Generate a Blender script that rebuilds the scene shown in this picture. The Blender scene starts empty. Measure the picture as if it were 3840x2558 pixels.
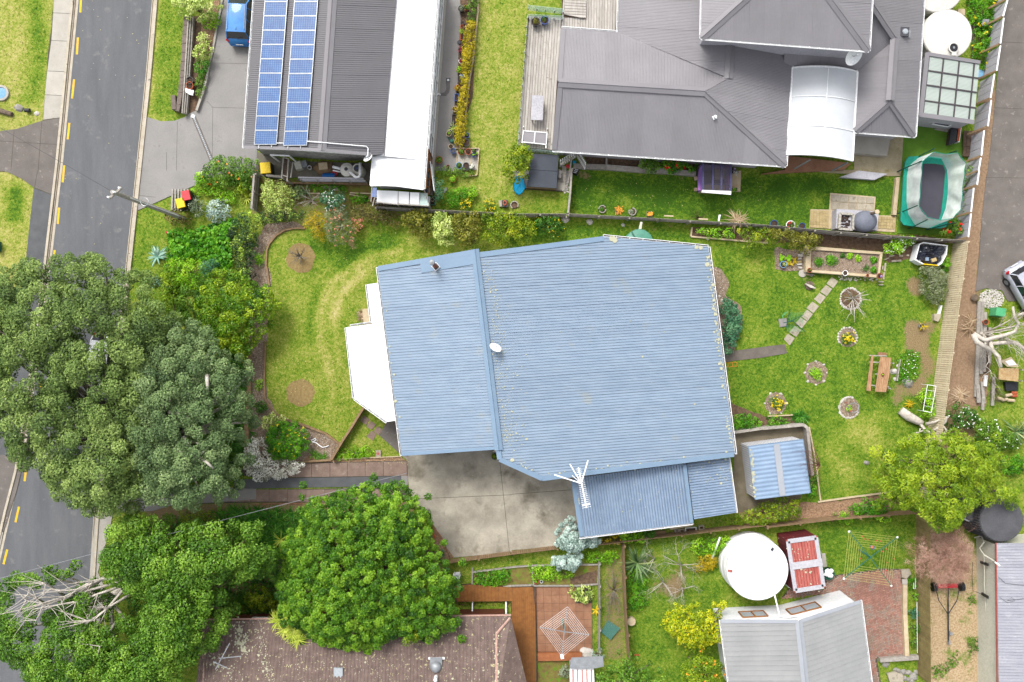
import bpy,bmesh,math,random
import numpy as np
from mathutils import Matrix,Vector
random.seed(7);rng=np.random.default_rng(7)
S=bpy.context.scene;COL=S.collection
H=57.0;PPM=52.0
cd=bpy.data.cameras.new('drone_camera');cam=bpy.data.objects.new('drone_camera',cd);COL.objects.link(cam)
cam.location=(0,0,H);cam.rotation_euler=(0,0,0)
cd.sensor_width=36;cd.lens=36*H*PPM/3840;cd.clip_end=1000;S.camera=cam
wd=bpy.data.worlds.new('World');S.world=wd;wd.use_nodes=True
nt=wd.node_tree;nt.nodes.clear()
SUN_EL=math.radians(50);SUN_AZ=math.radians(-28)
sky=nt.nodes.new('ShaderNodeTexSky');sky.sky_type='NISHITA';sky.sun_disc=False
sky.sun_elevation=SUN_EL;sky.sun_rotation=SUN_AZ;sky.dust_density=4;sky.air_density=1
hs=nt.nodes.new('ShaderNodeHueSaturation');hs.inputs['Saturation'].default_value=0.22
bg=nt.nodes.new('ShaderNodeBackground');bg.inputs[1].default_value=0.15
wo=nt.nodes.new('ShaderNodeOutputWorld')
nt.links.new(sky.outputs[0],hs.inputs['Color']);nt.links.new(hs.outputs[0],bg.inputs[0]);nt.links.new(bg.outputs[0],wo.inputs[0])
sl=bpy.data.lights.new('sun','SUN');sl.energy=1.3;sl.angle=math.radians(18);sl.color=(1,.97,.92)
sun=bpy.data.objects.new('sun',sl);COL.objects.link(sun);sun.location=(0,0,60)
sd=Vector((math.sin(SUN_AZ)*math.cos(SUN_EL),math.cos(SUN_AZ)*math.cos(SUN_EL),math.sin(SUN_EL)))
sun.rotation_euler=sd.to_track_quat('Z','Y').to_euler()
S.view_settings.view_transform='Standard';S.view_settings.look='None'
S.view_settings.gamma=1;S.view_settings.use_curve_mapping=False
S.view_settings.exposure=1.2
S.cycles.max_bounces=5;S.cycles.diffuse_bounces=3;S.cycles.transparent_max_bounces=12
TR=[0,640,1280,1918]
EXT={'F':(0,0,1),'O':(0,0,2354/3840),'A':(1000,520,2.936),'B':(2880,900,3.267),'C':(1040,560,5.8725),'D':(3300,540,3.92),'E':(2380,540,4.9),'G':(1880,520,3.3625),'H':(3600,920,1.4)}
def P(s):
 out=[];ox=oy=0;k=1;nums=[]
 for t in s.split():
  if t[-1]==':':
   t=t[:-1]
   if t in EXT:ox,oy,k=EXT[t]
   else:ox,oy,k=int(t[0])*960,TR[int(t[1])],2.45
  else:
   nums.append(float(t))
   if len(nums)==2:out.append((ox+nums[0]/k,oy+nums[1]/k));nums=[]
 return out
def W(p,z=0.0):
 k=(H-z)/H/PPM
 return Vector(((p[0]-1920)*k,(1279-p[1])*k,z))
def Q(s,z=0.0):return W(P(s)[0],z)
def PW(s,z=0.0):
 if isinstance(s,str):s=P(s)
 if not isinstance(z,(list,tuple)):z=[z]*len(s)
 return [W(p,zz) for p,zz in zip(s,z)]
def mpx(d,z=0):return d*(H-z)/H/PPM
def C(r,g,b,k=.5):
 f= lambda c:((c/255)/12.92 if c<=10 else (((c/255)+.055)/1.055)**2.4)*k
 return (f(r),f(g),f(b))
MATS={};LEAFK=1.5
class N:
 def __init__(s,name):
  s.m=bpy.data.materials.new(name);s.m.use_nodes=True;s.t=s.m.node_tree;s.t.nodes.clear()
  s.pos=s.n('ShaderNodeNewGeometry').outputs['Position']
 def n(s,typ,**kw):
  n=s.t.nodes.new(typ)
  for k,v in kw.items():setattr(n,k,v)
  return n
 def l(s,a,b):s.t.links.new(a,b)
 def inp(s,sock,v):
  if hasattr(v,'is_linked') or isinstance(v,bpy.types.NodeSocket):s.l(v,sock)
  else:
   if isinstance(v,tuple) and len(v)==3 and sock.type=='RGBA':v=(*v,1)
   sock.default_value=v
 def noise(s,sc,det=3,rough=.55,vec=None,scale3=None,dist=0):
  v=vec or s.pos
  if scale3:
   mp=s.n('ShaderNodeMapping');s.l(v,mp.inputs[0]);mp.inputs['Scale'].default_value=scale3;v=mp.outputs[0]
  n=s.n('ShaderNodeTexNoise');s.l(v,n.inputs['Vector']);n.inputs['Scale'].default_value=sc
  n.inputs['Detail'].default_value=det;n.inputs['Roughness'].default_value=rough;n.inputs['Distortion'].default_value=dist
  return n.outputs['Fac']
 def vor(s,sc,feat='F1',out='Distance'):
  n=s.n('ShaderNodeTexVoronoi',feature=feat);s.l(s.pos,n.inputs['Vector']);n.inputs['Scale'].default_value=sc
  return n.outputs[out]
 def ramp(s,f,stops):
  r=s.n('ShaderNodeValToRGB');s.l(f,r.inputs[0]);e=r.color_ramp.elements
  e[0].position=stops[0][0];e[0].color=(*stops[0][1],1) if isinstance(stops[0][1],tuple) else (stops[0][1],)*3+(1,)
  e[1].position=stops[-1][0];e[1].color=(*stops[-1][1],1) if isinstance(stops[-1][1],tuple) else (stops[-1][1],)*3+(1,)
  for p,c in stops[1:-1]:
   x=e.new(p);x.color=(*c,1) if isinstance(c,tuple) else (c,c,c,1)
  return r.outputs[0]
 def mix(s,f,a,b,mode='MIX'):
  m=s.n('ShaderNodeMix',data_type='RGBA',blend_type=mode)
  s.inp(m.inputs[0],f);s.inp(m.inputs[6],a);s.inp(m.inputs[7],b);return m.outputs[2]
 def math(s,op,a,b=0.0,clamp=False):
  m=s.n('ShaderNodeMath',operation=op,use_clamp=clamp);s.inp(m.inputs[0],a);s.inp(m.inputs[1],b);return m.outputs[0]
 def attr(s,name):return s.n('ShaderNodeAttribute',attribute_name=name).outputs['Fac']
 def bsdf(s,col,rough=.8,metal=0,spec=.3,bump=None,bd=.02,alpha=None,coat=0,trans=0):
  b=s.n('ShaderNodeBsdfPrincipled');s.inp(b.inputs['Base Color'],col);s.inp(b.inputs['Roughness'],rough)
  b.inputs['Metallic'].default_value=metal;b.inputs['Specular IOR Level'].default_value=spec;b.inputs['Coat Weight'].default_value=coat
  b.inputs['Transmission Weight'].default_value=trans
  if alpha is not None:s.inp(b.inputs['Alpha'],alpha)
  if bump is not None:
   n=s.n('ShaderNodeBump');s.l(bump,n.inputs['Height']);n.inputs['Distance'].default_value=bd;n.inputs['Strength'].default_value=.6
   s.l(n.outputs[0],b.inputs['Normal'])
  return b.outputs[0]
 def out(s,sh):o=s.n('ShaderNodeOutputMaterial');s.l(sh,o.inputs[0]);return s.m
def mat(name,c,c2=None,sc=1.5,fine=12,rough=.75,rand=0.,speck=None,metal=0,spec=.3,bd=.01,coat=0,alpha=None,trans=0,grain=None,dirt=None,amp=.5,fa=.55):
 """wear noise between c and c2, fine mottling, optional specks (colour, scale, threshold) and grain along an axis"""
 if name in MATS:return MATS[name]
 g=N(name);c2=c2 or tuple(x*.72 for x in c)
 n1=g.noise(sc,4,.6,scale3=grain);n2=g.noise(fine,3,.6,scale3=grain)
 col=g.mix(g.ramp(n1,[(.5-amp*.42,0.),(.5+amp*.42,1.)]),c2,c)
 col=g.mix(fa,col,g.ramp(n2,[(.3,.72),(.7,1.15)]),'MULTIPLY')
 if dirt:
  d=g.noise(dirt[1],5,.65);col=g.mix(g.ramp(d,[(dirt[2],0.),(dirt[2]+.12,1.)]),col,dirt[0])
 if speck:
  v=g.noise(speck[1],3,.7);col=g.mix(g.ramp(v,[(speck[2],0.),(speck[2]+.04,1.)]),col,speck[0])
 if rand:
  oi=g.n('ShaderNodeObjectInfo').outputs['Random'];r=g.math('MULTIPLY_ADD',oi,2*rand);r.node.inputs[2].default_value=1-rand
  h=g.n('ShaderNodeHueSaturation');g.l(r,h.inputs['Value']);g.l(col,h.inputs['Color']);col=h.outputs[0]
 m=g.out(g.bsdf(col,rough,metal,spec,bump=n2,bd=bd,coat=coat,alpha=alpha,trans=trans));MATS[name]=m;return m
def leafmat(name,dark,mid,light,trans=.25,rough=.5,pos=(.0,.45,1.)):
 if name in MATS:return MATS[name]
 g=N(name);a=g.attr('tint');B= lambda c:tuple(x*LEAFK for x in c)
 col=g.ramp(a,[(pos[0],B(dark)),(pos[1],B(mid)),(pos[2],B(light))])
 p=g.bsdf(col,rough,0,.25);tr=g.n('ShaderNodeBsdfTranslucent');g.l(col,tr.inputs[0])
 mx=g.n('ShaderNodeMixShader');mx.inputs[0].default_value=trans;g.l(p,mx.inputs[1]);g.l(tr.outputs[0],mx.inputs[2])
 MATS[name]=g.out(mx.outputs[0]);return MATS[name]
def MR(m):return MATS[m] if isinstance(m,str) else m
class MB:
 def __init__(s):s.v=[];s.f=[];s.m=[]
 def add(s,v,f,m=0):
  n=len(s.v);s.v+=[tuple(x) for x in v];s.f+=[[i+n for i in q] for q in f];s.m+=[m]*len(f);return s
 def frame(s,p,q,w,h,m=0,up=(0,0,1),taper=1.):
  p=Vector(p);q=Vector(q);d=(q-p).normalized();u=Vector(up)
  if abs(d.dot(u))>.98:u=Vector((1,0,0))
  a=d.cross(u).normalized()*w/2;b=a.cross(d).normalized()*h/2
  v=[p-a-b,p+a-b,p+a+b,p-a+b]+[q-(a+b)*taper,q+(a-b)*taper,q+(a+b)*taper,q-(a-b)*taper]
  return s.add(v,[(0,3,2,1),(4,5,6,7),(0,1,5,4),(1,2,6,5),(2,3,7,6),(3,0,4,7)],m)
 bar=frame
 def prism(s,poly,z0,z1,m=0,cap=True):
  """poly: xy points; z0/z1 numbers or lists"""
  n=len(poly);Z0=z0 if isinstance(z0,(list,tuple)) else [z0]*n;Z1=z1 if isinstance(z1,(list,tuple)) else [z1]*n
  ar=sum(poly[i][0]*poly[(i+1)%n][1]-poly[(i+1)%n][0]*poly[i][1] for i in range(n))
  if ar<0:poly=poly[::-1];Z0=Z0[::-1];Z1=Z1[::-1]
  v=[(p[0],p[1],z) for p,z in zip(poly,Z0)]+[(p[0],p[1],z) for p,z in zip(poly,Z1)]
  f=[(i,(i+1)%n,n+(i+1)%n,n+i) for i in range(n)]
  if cap:f+=[tuple(range(n,2*n)),tuple(range(n-1,-1,-1))]
  return s.add(v,f,m)
 def box(s,c,sx,sy,sz,rz=0,m=0,top=1.):
  ca,sa=math.cos(rz),math.sin(rz);v=[]
  for z,k in ((0,1.),(sz,top)):
   for x,y in ((-1,-1),(1,-1),(1,1),(-1,1)):
    x*=sx/2*k;y*=sy/2*k;v.append((c[0]+x*ca-y*sa,c[1]+x*sa+y*ca,c[2]+z))
  return s.add(v,[(3,2,1,0),(4,5,6,7),(0,1,5,4),(1,2,6,5),(2,3,7,6),(3,0,4,7)],m)
 def tube(s,pts,rad,n=6,m=0,cap=True):
  pts=[Vector(p) for p in pts];k=len(pts);rad=rad if isinstance(rad,(list,tuple)) else [rad]*k
  base=len(s.v);v=[];u=None
  for i,p in enumerate(pts):
   d=(pts[min(i+1,k-1)]-pts[max(i-1,0)])
   d=d.normalized() if d.length>1e-6 else Vector((0,0,1))
   if u is None:u=d.orthogonal().normalized()
   else:
    u=u-d*u.dot(d);u=u.normalized() if u.length>1e-6 else d.orthogonal().normalized()
   w=d.cross(u)
   for j in range(n):
    a=2*math.pi*j/n;v.append(p+(u*math.cos(a)+w*math.sin(a))*rad[i])
  f=[(i*n+j,i*n+(j+1)%n,(i+1)*n+(j+1)%n,(i+1)*n+j) for i in range(k-1) for j in range(n)]
  if cap:f+=[tuple(range(n-1,-1,-1)),tuple((k-1)*n+j for j in range(n))]
  return s.add(v,f,m)
 def lathe(s,c,prof,n=20,m=0,ex=1.,rz=0.,capb=False,capt=True):
  v=[];k=len(prof);ca,sa=math.cos(rz),math.sin(rz)
  for r,z in prof:
   for j in range(n):
    a=2*math.pi*j/n;x=r*math.cos(a);y=r*ex*math.sin(a)
    v.append((c[0]+x*ca-y*sa,c[1]+x*sa+y*ca,c[2]+z))
  f=[(i*n+j,i*n+(j+1)%n,(i+1)*n+(j+1)%n,(i+1)*n+j) for i in range(k-1) for j in range(n)]
  if capb:f.append(tuple(range(n-1,-1,-1)))
  if capt:f.append(tuple((k-1)*n+j for j in range(n)))
  return s.add(v,f,m)
 def rock(s,c,r,m=0,sq=.6,seed=None,rz=0):
  R=random.Random(seed if seed is not None else random.random());v=[];nn=7
  v.append((0,0,sq));rings=[(.6,.8),(1,.35),(1.02,0)]
  for rr,zz in rings:
   for j in range(nn):a=2*math.pi*(j+R.random()*.5)/nn;q=rr*R.uniform(.78,1.15);v.append((q*math.cos(a),q*math.sin(a),zz*sq*R.uniform(.8,1.1)))
  f=[(0,1+j,1+(j+1)%nn) for j in range(nn)]
  for i in range(2):f+=[(1+i*nn+j,1+(i+1)*nn+j,1+(i+1)*nn+(j+1)%nn,1+i*nn+(j+1)%nn) for j in range(nn)]
  ex=R.uniform(.7,1.);ca,sa=math.cos(rz),math.sin(rz)
  return s.add([(c[0]+(x*ca-y*ex*sa)*r,c[1]+(x*sa+y*ex*ca)*r,c[2]+z*r) for x,y,z in v],f,m)
XF={}
def obj(name,mb,mats,parent=None,label=None,cat=None,group=None,kind=None,smooth=False,local=False):
 me=bpy.data.meshes.new(name);v=mb.v
 o=bpy.data.objects.new(name,me);base=Vector((0,0,0));M=None
 if parent is not None:
  M=XF.get(parent,Matrix());
  if not local:I=M.inverted();v=[I@Vector(x) for x in v]
  o.parent=parent;XF[o]=M
 elif kind is None and not local and v:
  a=np.array(v);base=Vector(((a[:,0].min()+a[:,0].max())/2,(a[:,1].min()+a[:,1].max())/2,a[:,2].min()))
  v=[(x[0]-base.x,x[1]-base.y,x[2]-base.z) for x in v];o.location=base;XF[o]=Matrix.Translation(base)
 me.from_pydata(v,[],mb.f)
 for mm in (mats if isinstance(mats,(list,tuple)) else [mats]):me.materials.append(MR(mm))
 if len(me.materials)>1:me.polygons.foreach_set('material_index',mb.m)
 if smooth:me.polygons.foreach_set('use_smooth',[True]*len(me.polygons))
 COL.objects.link(o);tag(o,label,cat,group,kind);return o
def tag(o,label=None,cat=None,group=None,kind=None):
 if label:o['label']=label
 if cat:o['category']=cat
 if group:o['group']=group
 if kind:o['kind']=kind
 return o
def thing(name,label,cat,p,group=None,rz=0.):
 o=bpy.data.objects.new(name,None);o.empty_display_size=.3;COL.objects.link(o);o.location=p;o.rotation_euler=(0,0,rz)
 XF[o]=Matrix.Translation(Vector(p))@Matrix.Rotation(rz,4,'Z');return tag(o,label,cat,group)
def copy_thing(o,p,rz=0.,label=None,group=None,scale=1.):
 def cp(s,par):
  c=s.copy();COL.objects.link(c)
  if par is not None:c.parent=par
  for ch in [x for x in KIDS.get(s,[])]:cp(ch,c)
  return c
 KIDS={}
 for x in o.children_recursive:KIDS.setdefault(x.parent,[]).append(x)
 c=cp(o,None);c.location=p;c.rotation_euler=(0,0,rz);c.scale=(scale,)*3
 if label:c['label']=label
 if group:c['group']=group
 return c
def dup(o,loc,rz=0.,parent=None,name=None):
 c=o.copy();COL.objects.link(c)
 if parent is not None:c.parent=parent
 c.location=loc;c.rotation_euler=(0,0,rz);return c
def inpoly(poly,X,Y):
 r=np.zeros(X.shape,bool);n=len(poly)
 for i in range(n):
  x0,y0=poly[i][0],poly[i][1];x1,y1=poly[(i+1)%n][0],poly[(i+1)%n][1]
  if y0==y1:continue
  c=((y0>Y)!=(y1>Y))&(X<(x1-x0)*(Y-y0)/(y1-y0)+x0);r^=c
 return r
def segdist(poly,X,Y,closed=True):
 d=np.full(X.shape,1e9);n=len(poly)
 for i in range(n if closed else n-1):
  ax,ay=poly[i][0],poly[i][1];bx,by=poly[(i+1)%n][0],poly[(i+1)%n][1]
  L=(bx-ax)**2+(by-ay)**2+1e-9;t=np.clip(((X-ax)*(bx-ax)+(Y-ay)*(by-ay))/L,0,1)
  d=np.minimum(d,np.hypot(X-ax-t*(bx-ax),Y-ay-t*(by-ay)))
 return d
def samp(poly,n,holes=(),mind=0.):
 a=np.array([(p[0],p[1]) for p in poly]);lo,hi=a.min(0),a.max(0);out=[]
 ox=np.zeros(0);oy=np.zeros(0)
 for _ in range(60):
  X=rng.uniform(lo[0],hi[0],n*2+20);Y=rng.uniform(lo[1],hi[1],n*2+20);k=inpoly(a,X,Y)
  for h in holes:k&=~inpoly(h,X,Y)
  ox=np.r_[ox,X[k]];oy=np.r_[oy,Y[k]]
  if len(ox)>=n:break
 return ox[:n],oy[:n]
def poisson(poly,r,holes=(),tries=14):
 a=np.array([(p[0],p[1]) for p in poly]);lo,hi=a.min(0),a.max(0);area=(hi-lo).prod()
 n=int(area/(r*r)*tries/2)+20;X=rng.uniform(lo[0],hi[0],n);Y=rng.uniform(lo[1],hi[1],n);k=inpoly(a,X,Y)
 for h in holes:k&=~inpoly(h,X,Y)
 X,Y=X[k],Y[k];cell={};out=[]
 for x,y in zip(X,Y):
  i,j=int(x//r),int(y//r);ok=True
  for di in (-1,0,1):
   for dj in (-1,0,1):
    for q in cell.get((i+di,j+dj),()):
     if (q[0]-x)**2+(q[1]-y)**2<r*r:ok=False
  if ok:cell.setdefault((i,j),[]).append((x,y));out.append((x,y))
 return out
def circ(x,y,r,j=.12,n=14,ex=1.):
 return [(x+r*math.cos(2*math.pi*i/n)*(1+random.uniform(-j,j)),y+r*ex*math.sin(2*math.pi*i/n)*(1+random.uniform(-j,j))) for i in range(n)]
def rough_poly(pts,step=.35,amp=.08):
 out=[];n=len(pts)
 for i in range(n):
  a,b=Vector(pts[i][:2]),Vector(pts[(i+1)%n][:2]);k=max(1,int((b-a).length/step))
  for j in range(k):
   p=a.lerp(b,j/k);out.append((p.x+(random.uniform(-amp,amp) if 1 else 0),p.y+random.uniform(-amp,amp)))
 return out
def offset(poly,d):
 """move each vertex of an xyz polygon inwards by d"""
 n=len(poly);ar=sum(poly[i].x*poly[(i+1)%n].y-poly[(i+1)%n].x*poly[i].y for i in range(n));sg=1 if ar>0 else -1;out=[]
 for i in range(n):
  p0,p1,p2=poly[i-1].xy,poly[i].xy,poly[(i+1)%n].xy
  a=(p1-p0).normalized();b=(p2-p1).normalized();na=Vector((-a.y,a.x))*sg;nb=Vector((-b.y,b.x))*sg
  m=(na+nb);m=m/max(m.length_squared,.3)*2;q=p1+m*d;out.append(Vector((q.x,q.y,poly[i].z)))
 return out
def plane(pts):
 A=np.array([[p.x,p.y,1] for p in pts]);z=np.array([p.z for p in pts]);return np.linalg.lstsq(A,z,rcond=None)[0]
def onplane(px,pl):
 """photo pixel -> point on the plane z = ax+by+c"""
 a,b,c=pl;x0=(px[0]-1920)/PPM;y0=(1279-px[1])/PPM
 t=(H-c)/(H+a*x0+b*y0) if abs(H+a*x0+b*y0)>1e-6 else 1
 x,y=x0*t,y0*t;return Vector((x,y,a*x+b*y+c))
def corr(name,poly,d,pitch,hgt,m,parent,sheet=None,prof='trap',label=None):
 """profiled metal roofing laid over a convex polygon, ribs along d, one object per sheet"""
 a,b,c=plane(poly);d=Vector((d[0],d[1])).normalized();pr=Vector((-d.y,d.x))
 P2=[p.xy for p in poly];T=[p.dot(pr) for p in P2];t0,t1=min(T),max(T)
 if prof=='trap':st=[(0,0),(.82,0),(.86,-1),(.93,-1),(.97,0)]
 elif prof=='wide':st=[(0,0),(.66,0),(.7,-1),(.9,-1),(.95,0)]
 elif prof=='tray':st=[(0,0),(.88,0),(.9,1),(.96,1),(.98,0)]
 else:st=[(i/6,.5+.5*math.sin(2*math.pi*i/6)) for i in range(6)]
 ts=[];k=math.floor(t0/pitch)
 while k*pitch<t1:
  for u,z in st:ts.append(((k+u)*pitch,z))
  k+=1
 zs= lambda t:np.interp(t,[q[0] for q in ts],[q[1] for q in ts])
 al=sorted([(t,z) for t,z in ts if t0+1e-4<t<t1-1e-4]+[(t,float(zs(t))) for t in T])
 sheet=sheet or 1e9;cur=None;out=[];last=None;mb=None
 def iv(t):
  s=[]
  n=len(P2)
  for i in range(n):
   p,q=P2[i],P2[(i+1)%n];tp,tq=T[i],T[(i+1)%n]
   if abs(tp-tq)<1e-9:
    if abs(tp-t)<1e-6:s+=[p.dot(d),q.dot(d)]
    continue
   u=(t-tp)/(tq-tp)
   if -1e-6<=u<=1+1e-6:s.append(p.lerp(q,u).dot(d))
  return (min(s),max(s)) if s else None
 def pt(t,s,z):
  x=pr.x*t+d.x*s;y=pr.y*t+d.y*s;return (x,y,a*x+b*y+c+z*hgt)
 for t,z in al:
  e=iv(t)
  if e is None:continue
  k=math.floor((t-t0+.01)/sheet);row=[pt(t,e[0],z),pt(t,e[1],z)]
  if last is not None and t-last[0]>1e-6:
   if mb is None:mb=MB()
   mb.add([last[1][0],row[0],row[1],last[1][1]],[(0,1,2,3)])
  if cur is not None and k!=cur and mb is not None and mb.f:out.append(mb);mb=None
  cur=k;last=(t,row)
 if mb and mb.f:out.append(mb)
 os_=[]
 for i,q in enumerate(out):
  dz=.01*(i%2);q.v=[(x[0],x[1],x[2]+dz) for x in q.v]
  os_.append(obj(name,q,m,parent,label=label))
 return os_
def cap(mb,p,q,w=.4,rise=.06,drop=.03,m=0,roll=True):
 p,q=Vector(p),Vector(q);d=(q-p);d.z=0;d.normalize();s=Vector((-d.y,d.x,0))*w/2;u=Vector((0,0,1))
 prof=[(-1,-drop),(-.12,rise*.6),(0,rise+.02),(.12,rise*.6),(1,-drop)] if roll else [(-1,0),(-.1,.02),(0,rise),(.1,.02),(1,0)]
 v=[]
 for e in (p,q):
  for k,z in prof:v.append(e+s*k+u*(z+.03))
 mb.add(v,[(i,i+1,i+6,i+5) for i in range(4)],m);return mb
def gutter(name,p,q,parent,m,out,w=.12,br=.9):
 """open channel along an eave with a lip and straps across it"""
 p,q=Vector(p),Vector(q);d=(q-p).normalized();o=Vector((out[0],out[1],0)).normalized();mb=MB();z=Vector((0,0,-.06))
 mb.frame(p+z+o*.02,q+z+o*.02,.015,.1);mb.frame(p+z+o*w+Vector((0,0,.03)),q+z+o*w+Vector((0,0,.03)),.03,.1)
 mb.frame(p+z*2.1+o*w/2,q+z*2.1+o*w/2,w,.01,1)
 L=(q-p).length;n=max(2,int(L/br))
 for i in range(n+1):
  c=p+d*(L*i/n)+o*w/2+Vector((0,0,-.005));mb.frame(c-o*w/2,c+o*w/2,.03,.01)
 return obj(name,mb,[m,MATS['gutter_dark']],parent)
def setmesh(name,V,F4,tint,m,parent,label=None,cat=None,group=None,kind=None,tri=False):
 me=bpy.data.meshes.new(name);o=bpy.data.objects.new(name,me)
 if parent is not None:
  o.parent=parent;M=XF.get(parent,Matrix());XF[o]=M;I=np.array(M.inverted());V=V@I[:3,:3].T+I[:3,3]
 elif kind is None:
  b=np.array([(V[:,0].min()+V[:,0].max())/2,(V[:,1].min()+V[:,1].max())/2,V[:,2].min()]);V=V-b;o.location=b
 nv=len(V);nf,k=F4.shape
 me.vertices.add(nv);me.vertices.foreach_set('co',V.astype(np.float32).ravel())
 me.loops.add(nf*k);me.loops.foreach_set('vertex_index',F4.astype(np.int32).ravel())
 me.polygons.add(nf);me.polygons.foreach_set('loop_start',np.arange(0,nf*k,k,dtype=np.int32))
 try:me.polygons.foreach_set('loop_total',np.full(nf,k,dtype=np.int32))
 except Exception:pass
 at=me.attributes.new('tint','FLOAT','POINT');at.data.foreach_set('value',tint.astype(np.float32))
 me.update(calc_edges=True);me.materials.append(MR(m));COL.objects.link(o);tag(o,label,cat,group,kind);return o
def leaves(name,Cn,Nr,size,m,parent,tint,aspect=.5,fold=.25,**kw):
 n=len(Cn);Nr=Nr/np.linalg.norm(Nr,axis=1,keepdims=True)
 R=rng.normal(size=(n,3));T=R-(R*Nr).sum(1,keepdims=True)*Nr;T/=np.linalg.norm(T,axis=1,keepdims=True);B=np.cross(Nr,T)
 L=(size*.5)[:,None];w=L*aspect
 V=np.stack([Cn-T*L,Cn-B*w+Nr*L*fold,Cn+T*L,Cn+B*w+Nr*L*fold],1).reshape(-1,3)
 F=np.arange(4*n).reshape(n,4)
 return setmesh(name,V,F,np.repeat(tint,4),m,parent,**kw)
DENSK=1.35
def shell(bl,dens,up=.35,inner=.55,zmin=-.25):
 """leaf centres on the skins of ellipsoid clumps; bl rows x y z r squash tint"""
 bl=np.array(bl,float);dens=dens*DENSK;area=4*np.pi*bl[:,3]**2*.62;cnt=np.maximum(6,(area*dens)).astype(int)
 idx=np.repeat(np.arange(len(bl)),cnt);n=len(idx);D=rng.normal(size=(n,3));D/=np.linalg.norm(D,axis=1,keepdims=True)
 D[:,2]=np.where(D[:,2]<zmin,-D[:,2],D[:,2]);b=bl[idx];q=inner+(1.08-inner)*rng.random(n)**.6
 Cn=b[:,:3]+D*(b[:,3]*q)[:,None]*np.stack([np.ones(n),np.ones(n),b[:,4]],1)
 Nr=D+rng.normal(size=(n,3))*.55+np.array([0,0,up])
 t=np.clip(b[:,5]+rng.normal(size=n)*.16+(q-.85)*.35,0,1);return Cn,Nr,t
def crown_blobs(poly,h0,h1,r,holes=(),dome=.5,squash=.8,jit=.25,tv=.16,edge=.3):
 a=np.array([(p[0],p[1]) for p in poly]);pts=poisson(poly,r*1.05,holes)
 if not pts:pts=[tuple(a.mean(0))]
 X=np.array([p[0] for p in pts]);Y=np.array([p[1] for p in pts]);d=segdist(a,X,Y);dm=max(d.max(),.01)
 t=np.clip(d/dm,0,1);z=h0+(h1-h0)*(1-(1-t)**2)**dome+rng.uniform(-jit,jit,len(pts))*r*1.5
 rr=r*rng.uniform(.75,1.25,len(pts));rr=np.minimum(rr,np.maximum(d+edge*r,r*.45))
 z=z-rr*.5;tt=.45+rng.normal(size=len(pts))*tv
 return [(x,y,max(zz,rr_*.3),rr_,squash,ti) for x,y,zz,rr_,ti in zip(X,Y,z,rr,tt)]
def limbs(mb,base,tips,r0=.2,seg=4,wob=.25,rt=.03,z0=0.):
 for tp in tips:
  a=Vector(base);b=Vector(tp);pts=[];L=(b-a).length
  for i in range(seg+1):
   u=i/seg;p=a.lerp(b,u);p.z=a.z+(b.z-a.z)*(u**.75)
   if 0<i<seg:p+=Vector((random.uniform(-1,1),random.uniform(-1,1),random.uniform(-.6,.6)))*wob*L*.12
   pts.append(p)
  mb.tube(pts,[r0*(1-.85*i/seg)*.7+rt*.3 for i in range(seg+1)],5)
def tree(name,label,cat,outline,h0,h1,r,dens,ls,m,bark='bark',base=None,holes=(),tr=.2,aspect=.5,group=None,
   flowers=None,up=.35,dome=.5,zc=None,under=0,us=2,nl=None,squash=.8,core=True,tv=.16,inner=.55,limbn=10,edge=.3,jit=.25):
 """outline in photo pixels, seen at height zc; builds trunk with limbs and a crown of leaf clumps"""
 zc=h1*.7 if zc is None else zc
 poly=[tuple(W(p,zc).xy) for p in outline];hol=[[tuple(W(p,zc).xy) for p in h] for h in holes]
 a=np.array(poly);cx,cy=a.mean(0)
 b=W(base,0) if base else Vector((cx,cy,0))
 t=thing(name,label,cat,(b.x,b.y,0),group)
 bl=crown_blobs(poly,h0,h1,r,hol,dome,squash,jit,tv=tv,edge=edge)
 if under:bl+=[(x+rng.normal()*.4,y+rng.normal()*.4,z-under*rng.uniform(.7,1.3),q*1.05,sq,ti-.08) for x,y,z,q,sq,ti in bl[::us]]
 mb=MB();fork=Vector((b.x+(cx-b.x)*.15,b.y+(cy-b.y)*.15,max(h0*.35,h1*.2)))
 mb.tube([(b.x,b.y,-.05),(b.x+tr*.1,b.y,fork.z*.5),fork],[tr*1.25,tr,tr*.85],7)
 tips=random.sample(bl,min(len(bl),limbn));limbs(mb,fork,[(q[0],q[1],q[2]) for q in tips],tr*.8)
 obj('trunk' if h1>1.8 else 'stem',mb,MATS[bark],t,smooth=True)
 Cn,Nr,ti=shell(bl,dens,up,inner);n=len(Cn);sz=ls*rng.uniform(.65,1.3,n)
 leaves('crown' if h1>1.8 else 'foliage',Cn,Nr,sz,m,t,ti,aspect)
 if flowers:
  fm,fn,fs=flowers;bl2=[bl[i] for i in rng.integers(0,len(bl),fn)];fl=[]
  for q in bl2:
   D=rng.normal(size=3);D[2]=abs(D[2])*1.3+.3;D/=np.linalg.norm(D);fl.append((q[0]+D[0]*q[3]*1.05,q[1]+D[1]*q[3]*1.05,q[2]+D[2]*q[3]*1.05*squash))
  bloom(fl,fs,fm,t)
 return t
def bloom(pts,fs,fm,parent,name='flowers',per=5):
 Cn=np.repeat(np.array(pts),per,0);n=len(Cn);Cn=Cn+rng.normal(size=(n,3))*fs*.3
 Nr=rng.normal(size=(n,3))*.5+np.array([0,0,1.]);leaves(name,Cn,Nr,fs*rng.uniform(.7,1.2,n),fm,parent,rng.random(n),.8,kind='stuff')
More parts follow.
